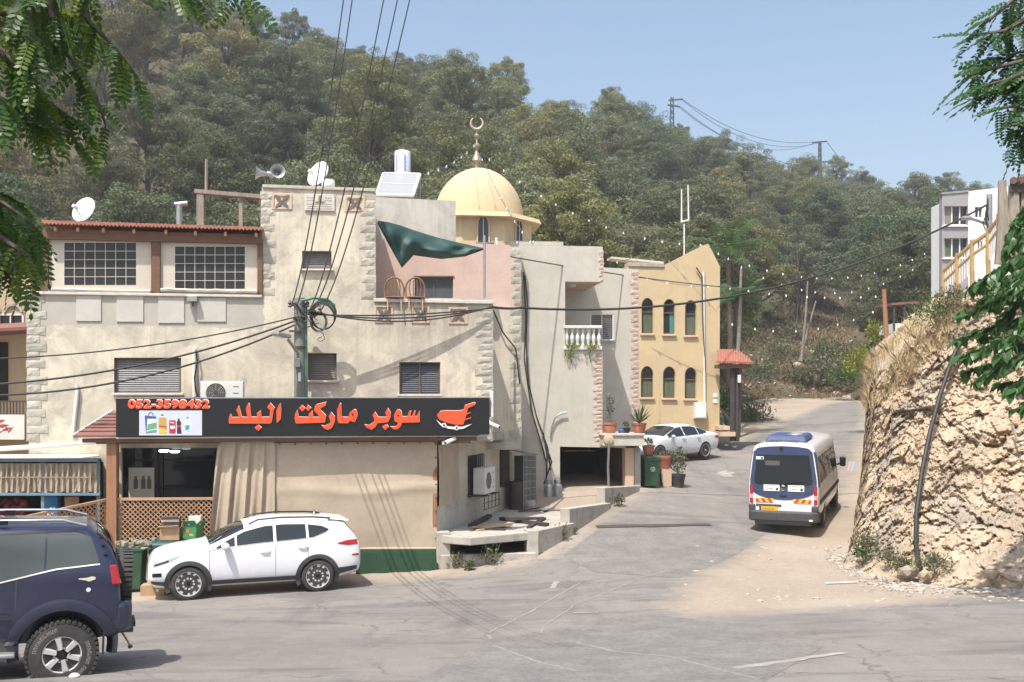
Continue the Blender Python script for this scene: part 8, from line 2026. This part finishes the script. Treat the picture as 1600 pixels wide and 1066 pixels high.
weed(U(1295, 598, 78), (3.2,1.5,1.1), 1300, .3, M_leaf_d, 'low grey-green bushes at the road end', 85, 'roadside shrubs', 'shrub', 'shrub')
weed(U(1250, 602, 79), (1.8,1.5,.9), 700, .3, M_weed, 'brownish scrub bush left of the road end bushes', 86, 'roadside shrubs', 'shrub', 'shrub')
weed(cliff_near(1462, 505, -.1), (.9,.7,.45), 800, .10, M_leaf_g, 'dark green bush below the white block', 87, 'roadside shrubs', 'shrub', 'shrub'); weed(cliff_near(1490, 478, -.1), (.5,.5,.35), 500, .09, M_weed, 'dry bush at the foot of the stair railing', 88, 'roadside shrubs', 'shrub', 'shrub')
for i, (x, y, D, s) in enumerate(((1215,560,80,2.2), (1290,560,84,2.4), (1330,560,80,2.0), (1190,585,72,1.6), (1320,590,74,1.5), (1235,530,86,2.2))):
    weed(U(x, y, D)-Vector((0, 0, .5)), (s, s*.8, s*.6), 900, .26, (M_leaf_d, M_leaf_g, M_weed)[i % 3], ['grey-green bush on the bank left of the bare trunks', 'green bush on the bank right of the bare trunks', 'dull bush on the bank near the orange post', 'grey-green low bush right of the canopy shrub', 'green low bush at the right end of the bank', 'dull bush high on the bank under the bare trunks'][i], 200+i, 'roadside shrubs', 'shrub', 'shrub')
weed(foot(1388, 880), (.3,.25,.22), 240, .09, M_weed, 'small weed between the bright weed and the hose', 65); weed(cliff_near(1420, 600, 0), (.3,.25,.3), 200, .08, M_dry2, 'brown dry bush high on the cutting face', 66)
# ---- palm behind the yellow house
M_palm = leaf_mat('palm_leaf', (.06, .12, .035), (.10, .18, .06), trans=.2)
def palm(base, top, n, L, label, seed):
    t_ = thing('palm_tree', label, 'tree', base, 'palms by the yellow house'); part('trunk', MB().tube([base-Vector((0, 0, .5)), base.lerp(top, .5)+Vector((.15, 0, 0)), top], .16, 9, .12), M_bark, t_, 60); rr = random.Random(seed)
    for k in range(n):
        a = k*2.4; e = rr.uniform(-.1, 1.2); l = L*rr.uniform(.8, 1.1); d = Vector((math.cos(a)*math.cos(e), math.sin(a)*math.cos(e), math.sin(e))); P = []
        for i in range(11): f = i/10; P.append(top+d*l*f-Vector((0, 0, l*.55*f*f*(1.1-.4*math.sin(e)))))
        mb = MB(); mb.tube(P, .022, 4, .006); s0 = Vector((-math.sin(a), math.cos(a), 0))
        for i in range(1, 11):
            for sub in (0, .5):
                q = P[i-1].lerp(P[i], sub); tg = (P[i]-P[i-1]).normalized(); ll = l*.30*math.sin(PI*(.12+.83*(i-1+sub)/10))
                for sg in (1, -1): tip = q+(s0*sg*.75+tg*.6-Vector((0, 0, .38))).normalized()*ll; w = tg*.028; mb.add([q-w, q+w, q.lerp(tip, .5)+w, tip], [(0, 1, 2, 3)])
        part('frond', mb, M_palm, t_, kind='stuff')
palm(Vector((U(1137, 600, 50).x, 50, 3.2)), U(1137, 392, 50), 17, 3.1, 'taller feather palm rising over the yellow gable', 2); palm(Vector((U(1152, 600, 47).x, 47, 3.0)), U(1150, 470, 47), 15, 2.6, 'shorter feather palm right of the yellow house', 3)
for i, (x0, y0, x1, y1, D) in enumerate(((1150,575,1158,420,46.5), (1252,545,1262,440,76), (1250,545,1275,470,77))): solo('bare_trunk', MB().tube([U(x0, y0, D)-Vector((0, 0, 1)), U((x0+x1)/2+2, (y0+y1)/2, D), U(x1, y1, D)], .13, 7, .06), M_deadbark, ['thin bare trunk rising beside the palms', 'pale bare trunk leaning above the road end', 'slimmer bare trunk crossing above the road end'][i], 'trunk', 60)

# ================================================================== rubble and loose stones
STN = []
M_gravel = pm('grey_gravel', (.40, .355, .30), (.29, .255, .215), 5, .95, .3, bscale=30)
for i in range(6):
    bm = bmesh.new(); bmesh.ops.create_icosphere(bm, subdivisions=1, radius=.5); rr = random.Random(i)
    for v_ in bm.verts: v_.co *= rr.uniform(.68, 1.12)
    me = bpy.data.meshes.new('rock'); bm.to_mesh(me); bm.free(); me.materials.append(M_cliff); STN.append(me)
def rubble(pts, smin, smax, seed, name, label):
    rr = random.Random(seed); mb = MB()
    for p in pts:
        me = rr.choice(STN); s = smin+(smax-smin)*rr.random()**2.5; rz = rr.uniform(0, 6.28); M = Matrix.Translation(p)@Matrix.Rotation(rz, 4, 'Z')@Matrix.Diagonal((s*rr.uniform(.8, 1.5), s, s*.65, 1)); mb.add([M@v_.co for v_ in me.vertices], [tuple(f.vertices) for f in me.polygons])
    me = bpy.data.meshes.new(name); me.from_pydata(mb.v, [], mb.f); me.materials.append(M_gravel); o = bpy.data.objects.new(name, me); COL.objects.link(o); o['kind'] = 'stuff'; o['label'] = label; o['category'] = 'rubble'
rr = random.Random(4); pts = []
for k in range(1500):
    x = rr.uniform(1290, 1640); y = np.interp(x, [1290, 1330, 1400, 1500, 1640], [868, 890, 912, 915, 925])+rr.gauss(0, 9); pts.append(G(x, y)+Vector((0, 0, .01)))
for k in range(90):
    x = rr.uniform(1060, 1400); y = rr.uniform(850, 950); pts.append(G(x, y))
rubble(pts, .015, .17, 2, 'cutting_rubble', 'broken stones and gravel at the foot of the cutting')
pts = [G(rr.uniform(120, 1600), rr.uniform(900, 1064)) for k in range(500)]+[G(rr.uniform(1060, 1330), rr.uniform(850, 955)) for k in range(900)]+[G(rr.uniform(560, 900), rr.uniform(870, 905)) for k in range(120)]+[G(rr.uniform(0, 420), rr.uniform(1035, 1066)) for k in range(160)]
rubble(pts, .012, .05, 3, 'road_gravel', 'loose gravel scattered over the road')
pts = [hill_pt(rr.uniform(1140, 1345), rr.uniform(-.05, .12)) for k in range(260)]; rubble(pts, .15, 1.0, 5, 'bank_stones', 'pale stones on the bank at the road end')
for i, (x, y, s, lab) in enumerate(((1418,900,.42,'pale boulder at the foot of the cutting below the hose'), (1444,903,.34,'rounded boulder right of the hose foot'), (1395,912,.30,'low pale rock at the rubble edge'), (1585,908,.38,'pale boulder at the right edge below the cutting'), (1548,905,.40,'pale rock left of the right-edge boulder'), (1362,905,.26,'small flat rock on the verge'), (1215,608,1.5,'pale boulder on the bank beyond the canopy shrub'))):
    p = foot(x, y) if i < 6 else U(1265, 600, 79); o = bpy.data.objects.new('boulder', STN[i % 6]); COL.objects.link(o); o.location = p+Vector((0, 0, s*.2)); o.scale = (s*1.2, s, s*.75); o.rotation_euler = (0, 0, i); o['label'] = lab if i < 6 else 'pale boulder on the bank at the road end'; o['category'] = 'boulder'; o['group'] = 'boulders along the verge'
solo('white_stone', MB().lathe([(.001,0),(.05,.01),(.06,.03),(.03,.055),(.001,.06)], G(116, 1060), 8), M_white, 'small white stone beside the off-roader rear tyre', 'stone', 60)
# black hose hanging down the cutting
hp = []
for x, y in ((1503,530),(1488,560),(1468,620),(1452,680),(1440,740),(1432,800),(1431,850),(1438,892)): hp.append(cliff_near(x, y))
solo('black_hose', MB().tube(hp, .055, 8), M_cable, 'thick black hose hanging down the rock cutting', 'hose', 70)
solo('pale_root', MB().tube([cliff_near(x, y) for x, y in ((1582,665),(1590,690),(1600,688))], .03, 6), M_deadbark, 'pale root poking from the cutting at right', 'root', 60)
solo('fallen_stick', MB().tube([G(1482, 921)+Vector((0, 0, .05)), G(1520, 914)+Vector((0, 0, .1)), G(1562, 905)+Vector((0, 0, .08))], .025, 6), M_oldwood, 'long dry stick lying on the rubble', 'stick', 60)
solo('fallen_pipe', MB().tube([G(1290, 914)+Vector((0, 0, .03)), G(1340, 912)+Vector((0, 0, .03))], .02, 6), M_offwhite, 'thin pale pipe lying on the verge', 'pipe', 60)

# ================================================================== branches hanging into the frame
M_loc = leaf_mat('locust_leaflet', (.05, .11, .025), (.10, .18, .04), trans=.4, rough=.4, vary=.35); M_locy = leaf_mat('locust_leaflet_sunlit', (.10, .16, .02), (.16, .21, .03), trans=.4, rough=.4, vary=.3)
M_loc2 = leaf_mat('dark_leaflet', (.05, .115, .045), (.10, .18, .075), trans=.4, rough=.45, vary=.3); M_mul = leaf_mat('mulberry_leaf', (.065, .145, .045), (.11, .20, .07), trans=.35, rough=.35, vary=.45)
def frond_mesh(name, n, L, ll, lw, mat, seed):
    """feather leaf: rachis along +x, leaflets in pairs, drooping"""
    rr = random.Random(seed); mb = MB(); P = [Vector((L*f, 0, -.22*L*f*f)) for f in np.linspace(0, 1, 7)]; mb.tube(P, .0035, 3, .0015)
    for i in range(n+1):
        f = .12+.88*i/n; q = Vector((L*f, 0, -.22*L*f*f)); sides = (1, -1) if i < n else (0,)
        for sg in sides:
            d = Vector((.45, sg*1.0, -.15+rr.uniform(-.25, .1))).normalized() if sg else Vector((1, 0, -.4)).normalized(); l = ll*rr.uniform(.85, 1.1)*(1-.35*abs(f-.5)); n_ = Vector((rr.uniform(-.3, .3), rr.uniform(-.3, .3), 1)); s_ = d.cross(n_).normalized()*lw
            mb.add([q, q+d*l*.3+s_*.9, q+d*l*.65+s_, q+d*l, q+d*l*.65-s_, q+d*l*.3-s_*.9], [(0, 1, 2, 3, 4, 5)])
    return mesh_of(name, mb, mat, None, False)
def heart_mesh(L, mat, seed):
    rr = random.Random(seed); o = [(0,0),(-.10,.22),(.05,.40),(.30,.44),(.62,.30),(1,0),(.62,-.30),(.30,-.44),(.05,-.40),(-.10,-.22)]; c = rr.uniform(.1, .3)
    pts = [Vector((x*L, y*L, -abs(y)*L*c*-1-.25*L*x*x)) for x, y in o]; mid = [Vector((x*L, 0, -.25*L*x*x)) for x in (0, .3, .62)]
    mb = MB(); mb.add(pts+mid, [(0,1,2,11),(11,2,3,4),(11,4,5,12),(0,11,8,9),(11,6,7,8),(11,12,5,6)]); mb.tube([Vector((-.45*L, 0, .05*L)), Vector((0, 0, 0))], .003, 3); return mesh_of('leaf', mb, mat, None, False)
def dir_rot(d, roll):
    d = d.normalized(); return (d.to_track_quat('X', 'Z')@Matrix.Rotation(roll, 4, 'X').to_quaternion()).to_euler()
def hanging_tree(name, label, trunk_xy, trunk_h, twigs, meshes, step, size, seed, twig_mat=M_bark, r0=.16, droop=.6, spread=1.0):
    rr = random.Random(seed); b_ = Vector((trunk_xy[0], trunk_xy[1], gz(*trunk_xy)-.2)); t_ = thing(name, label, 'tree', b_); topp = b_+Vector((0, 0, trunk_h))
    part('trunk', MB().tube([b_, b_+Vector((.1, .05, trunk_h*.4)), topp], r0, 10, r0*.5), twig_mat, t_, 60); cnt = 0; LS = []; XL = []
    for tw in twigs:
        P = [U(x, y, D) for x, y, D in tw]; f = rr.uniform(.55, 1.0); st_ = b_.lerp(topp, f); L_ = [st_, st_.lerp(P[0], .5)+Vector((0, 0, .3))]+P
        part('branch', MB().tube(L_, lambda q: .035*(1-q)**1.5+.006, 6), twig_mat, t_, 60)
        Q = []
        for a, c in zip(L_[:2]+[L_[1]], L_[1:3]+[P[0]]):   # the same foliage along the limb outside the frame
            m_ = max(1, int((c-a).length/step/1.6))
            for k in range(m_//4, m_):
                q = a.lerp(c, k/m_)+Vector((rr.gauss(0, .12), rr.gauss(0, .12), rr.gauss(0, .1))); x_ = HX+q.x*F/max(q.y, .5)
                if -40 < x_ < 1640: continue
                dd = (c-a).normalized()*.5+Vector((rr.gauss(0, .7), rr.gauss(0, .7), rr.gauss(-droop, .4))); s = size*rr.uniform(.7, 1.15); XL.append((rr.choice(meshes), q-b_, dir_rot(dd, rr.uniform(-.6, .6)), s))
        for a, c in zip(P[:-1], P[1:]):
            m_ = max(1, int((c-a).length/step))
            for k in range(m_): Q.append((a.lerp(c, k/m_), (c-a).normalized()))
        Q.append((P[-1], (P[-1]-P[-2]).normalized()))
        for p, d in Q:
            for rep in range(2 if rr.random() < .6 else 1):
                dd = d*.7+Vector((rr.gauss(0, .6)*spread, rr.gauss(0, .6)*spread, rr.gauss(-droop, .35))); s = size*rr.uniform(.7, 1.15); LS.append((rr.choice(meshes), p-b_, dir_rot(dd, rr.uniform(-.6, .6)), s)); cnt += 1
    rr.shuffle(LS)
    for me, p, ro, s in LS[:290]: inst('leaf', me, t_, p, ro, (s, s, s))
    by = {}
    for me, p, ro, s in LS[290:]+XL:
        M = Matrix.Translation(p)@ro.to_matrix().to_4x4()@Matrix.Diagonal((s, s, s, 1)); mb = by.setdefault(me.materials[0].name, MB()); mb.add([M@v_.co for v_ in me.vertices], [tuple(f.vertices) for f in me.polygons])
    for k, mb in by.items(): part('foliage', mb, bpy.data.materials[k], t_, local=True, fix=False, kind='stuff')
    return cnt
FR = [frond_mesh('leaf', 8, .26, .052, .011, M_loc, i) for i in range(4)]+[frond_mesh('leaf', 8, .26, .052, .012, M_locy, 9)]
twL = [[(120,-60,4.6),(135,30,4.7),(185,80,4.8),(215,120,4.9)], [(70,-60,4.5),(80,20,4.5),(110,90,4.6),(150,150,4.7),(165,195,4.8)], [(40,-50,4.5),(50,60,4.4),(48,130,4.4),(60,170,4.5)], [(-60,40,4.4),(0,80,4.4),(40,130,4.5),(90,170,4.6),(140,205,4.7)], [(-60,110,4.4),(-5,150,4.4),(40,185,4.5),(110,205,4.6)], [(-60,20,4.6),(20,20,4.7),(90,15,4.8),(140,40,4.9)],
       [(240,-60,5.2),(275,-15,5.2),(310,-5,5.2)], [(320,-60,5.3),(350,-22,5.3),(390,-8,5.3)], [(-70,290,5.2),(-10,305,5.2),(25,335,5.3)], [(-70,330,5.2),(-10,355,5.2),(35,385,5.3)], [(-70,370,5.2),(-10,400,5.2),(20,430,5.3)], [(-70,310,5.4),(0,325,5.4),(30,360,5.4),(40,400,5.4)], [(-70,300,5.1),(0,315,5.1),(45,345,5.1),(60,370,5.1)], [(-70,340,5.0),(0,370,5.0),(45,400,5.0),(55,425,5.0)], [(-70,280,5.5),(0,300,5.5),(40,320,5.5)]]
nL = hanging_tree('locust_tree', 'green feather-leaved branches hanging in at the upper left', (-4.6, 3.6), 6.2, twL, FR, .031, .85, 31)
FR2 = [frond_mesh('leaf', 10, .34, .06, .014, M_loc2, 20+i) for i in range(4)]
twR = [[(1680,-30,8.5),(1600,-15,8.5),(1560,20,8.6),(1530,42,8.6)], [(1680,20,8.5),(1610,25,8.5),(1570,48,8.6),(1525,55,8.6)], [(1690,80,8.4),(1620,90,8.4),(1560,105,8.5),(1515,118,8.6)], [(1690,110,8.4),(1610,125,8.4),(1565,140,8.5),(1535,150,8.5)], [(1690,150,8.4),(1620,170,8.4),(1590,200,8.4)], [(1690,70,8.6),(1620,75,8.6),(1580,85,8.6)], [(1690,130,8.2),(1630,150,8.2),(1590,165,8.2),(1560,170,8.3)], [(1690,100,8.8),(1600,100,8.8),(1560,90,8.8),(1540,95,8.8)], [(1690,180,8.8),(1610,185,8.8),(1585,215,8.8)], [(1690,150,8.9),(1590,130,8.9),(1550,125,8.9)], [(1690,0,8.8),(1600,5,8.8),(1580,30,8.8)], [(1690,60,8.3),(1610,110,8.3),(1575,125,8.3),(1535,135,8.4)], [(1690,190,8.4),(1615,200,8.4),(1596,228,8.4)]]
nR = hanging_tree('feathery_tree', 'feathery green branches reaching in at the upper right', (4.3, 4.0), 6.5, [[(x, y, D*.6) for x, y, D in tw] for tw in twR], FR2, .032, .6, 33, droop=.35)
HL = [heart_mesh(.125, M_mul, i) for i in range(4)]
twM = [[(1680,360,10.5),(1600,395,10.5),(1555,425,10.5),(1510,455,10.6)], [(1680,420,10.5),(1600,450,10.4),(1545,480,10.4),(1505,490,10.5)], [(1680,470,10.4),(1600,510,10.3),(1540,545,10.3),(1498,560,10.4)], [(1680,520,10.3),(1600,555,10.2),(1550,580,10.2),(1520,600,10.3)], [(1680,340,10.7),(1610,350,10.7),(1585,385,10.7)], [(1680,560,10.2),(1610,590,10.2),(1575,612,10.2)], [(1680,480,10.6),(1590,470,10.6),(1560,505,10.6)], [(1680,400,10.2),(1620,420,10.2),(1580,455,10.2),(1550,470,10.2)], [(1680,440,10.2),(1620,475,10.2),(1590,520,10.2),(1560,560,10.2)], [(1680,500,10.5),(1600,540,10.5),(1530,525,10.5)], [(1680,370,10.4),(1610,400,10.4),(1570,450,10.4),(1535,470,10.4)], [(1680,300,10.8),(1620,320,10.8),(1590,350,10.8),(1570,400,10.8)], [(1680,580,10.4),(1600,600,10.4),(1560,600,10.4)], [(1680,450,10.7),(1600,430,10.7),(1540,440,10.7)], [(1680,610,10.2),(1610,625,10.2),(1590,640,10.2)], [(1680,280,10.9),(1620,300,10.9),(1600,330,10.9),(1580,365,10.9)], [(1680,470,10.9),(1590,500,10.9),(1520,520,10.9),(1490,535,10.9)], [(1680,520,10.8),(1590,560,10.8),(1510,580,10.8)], [(1680,420,10.9),(1580,440,10.9),(1525,450,10.9)]]
nM = hanging_tree('mulberry_tree', 'broad heart-leaved branches hanging over the cutting at right', (11.6, 15.4), 5.5, [[(x, y, D*1.55) for x, y, D in tw] for tw in twM], HL, .042, 1.7, 35, droop=.9, spread=1.2)
print('LEAFCOUNT', nL, nR, nM, len(KEPT))
# ================================================================== the hazy air
hz = MB(); hz.box((60, 190, 36), (760, 500, 96)); M_haze = bpy.data.materials.new('haze'); M_haze.use_nodes = True; t = M_haze.node_tree; t.nodes.clear()
pv = t.nodes.new('ShaderNodeVolumePrincipled'); pv.inputs['Color'].default_value = (.90, .94, 1.0, 1); pv.inputs['Density'].default_value = .00065; pv.inputs['Anisotropy'].default_value = .2
ou = t.nodes.new('ShaderNodeOutputMaterial'); t.links.new(pv.outputs[0], ou.inputs['Volume'])
o = bpy.data.objects.new('haze', mesh_of('haze', hz, M_haze)); COL.objects.link(o); o['kind'] = 'stuff'; o['label'] = 'pale summer haze over the valley'; o['category'] = 'haze'
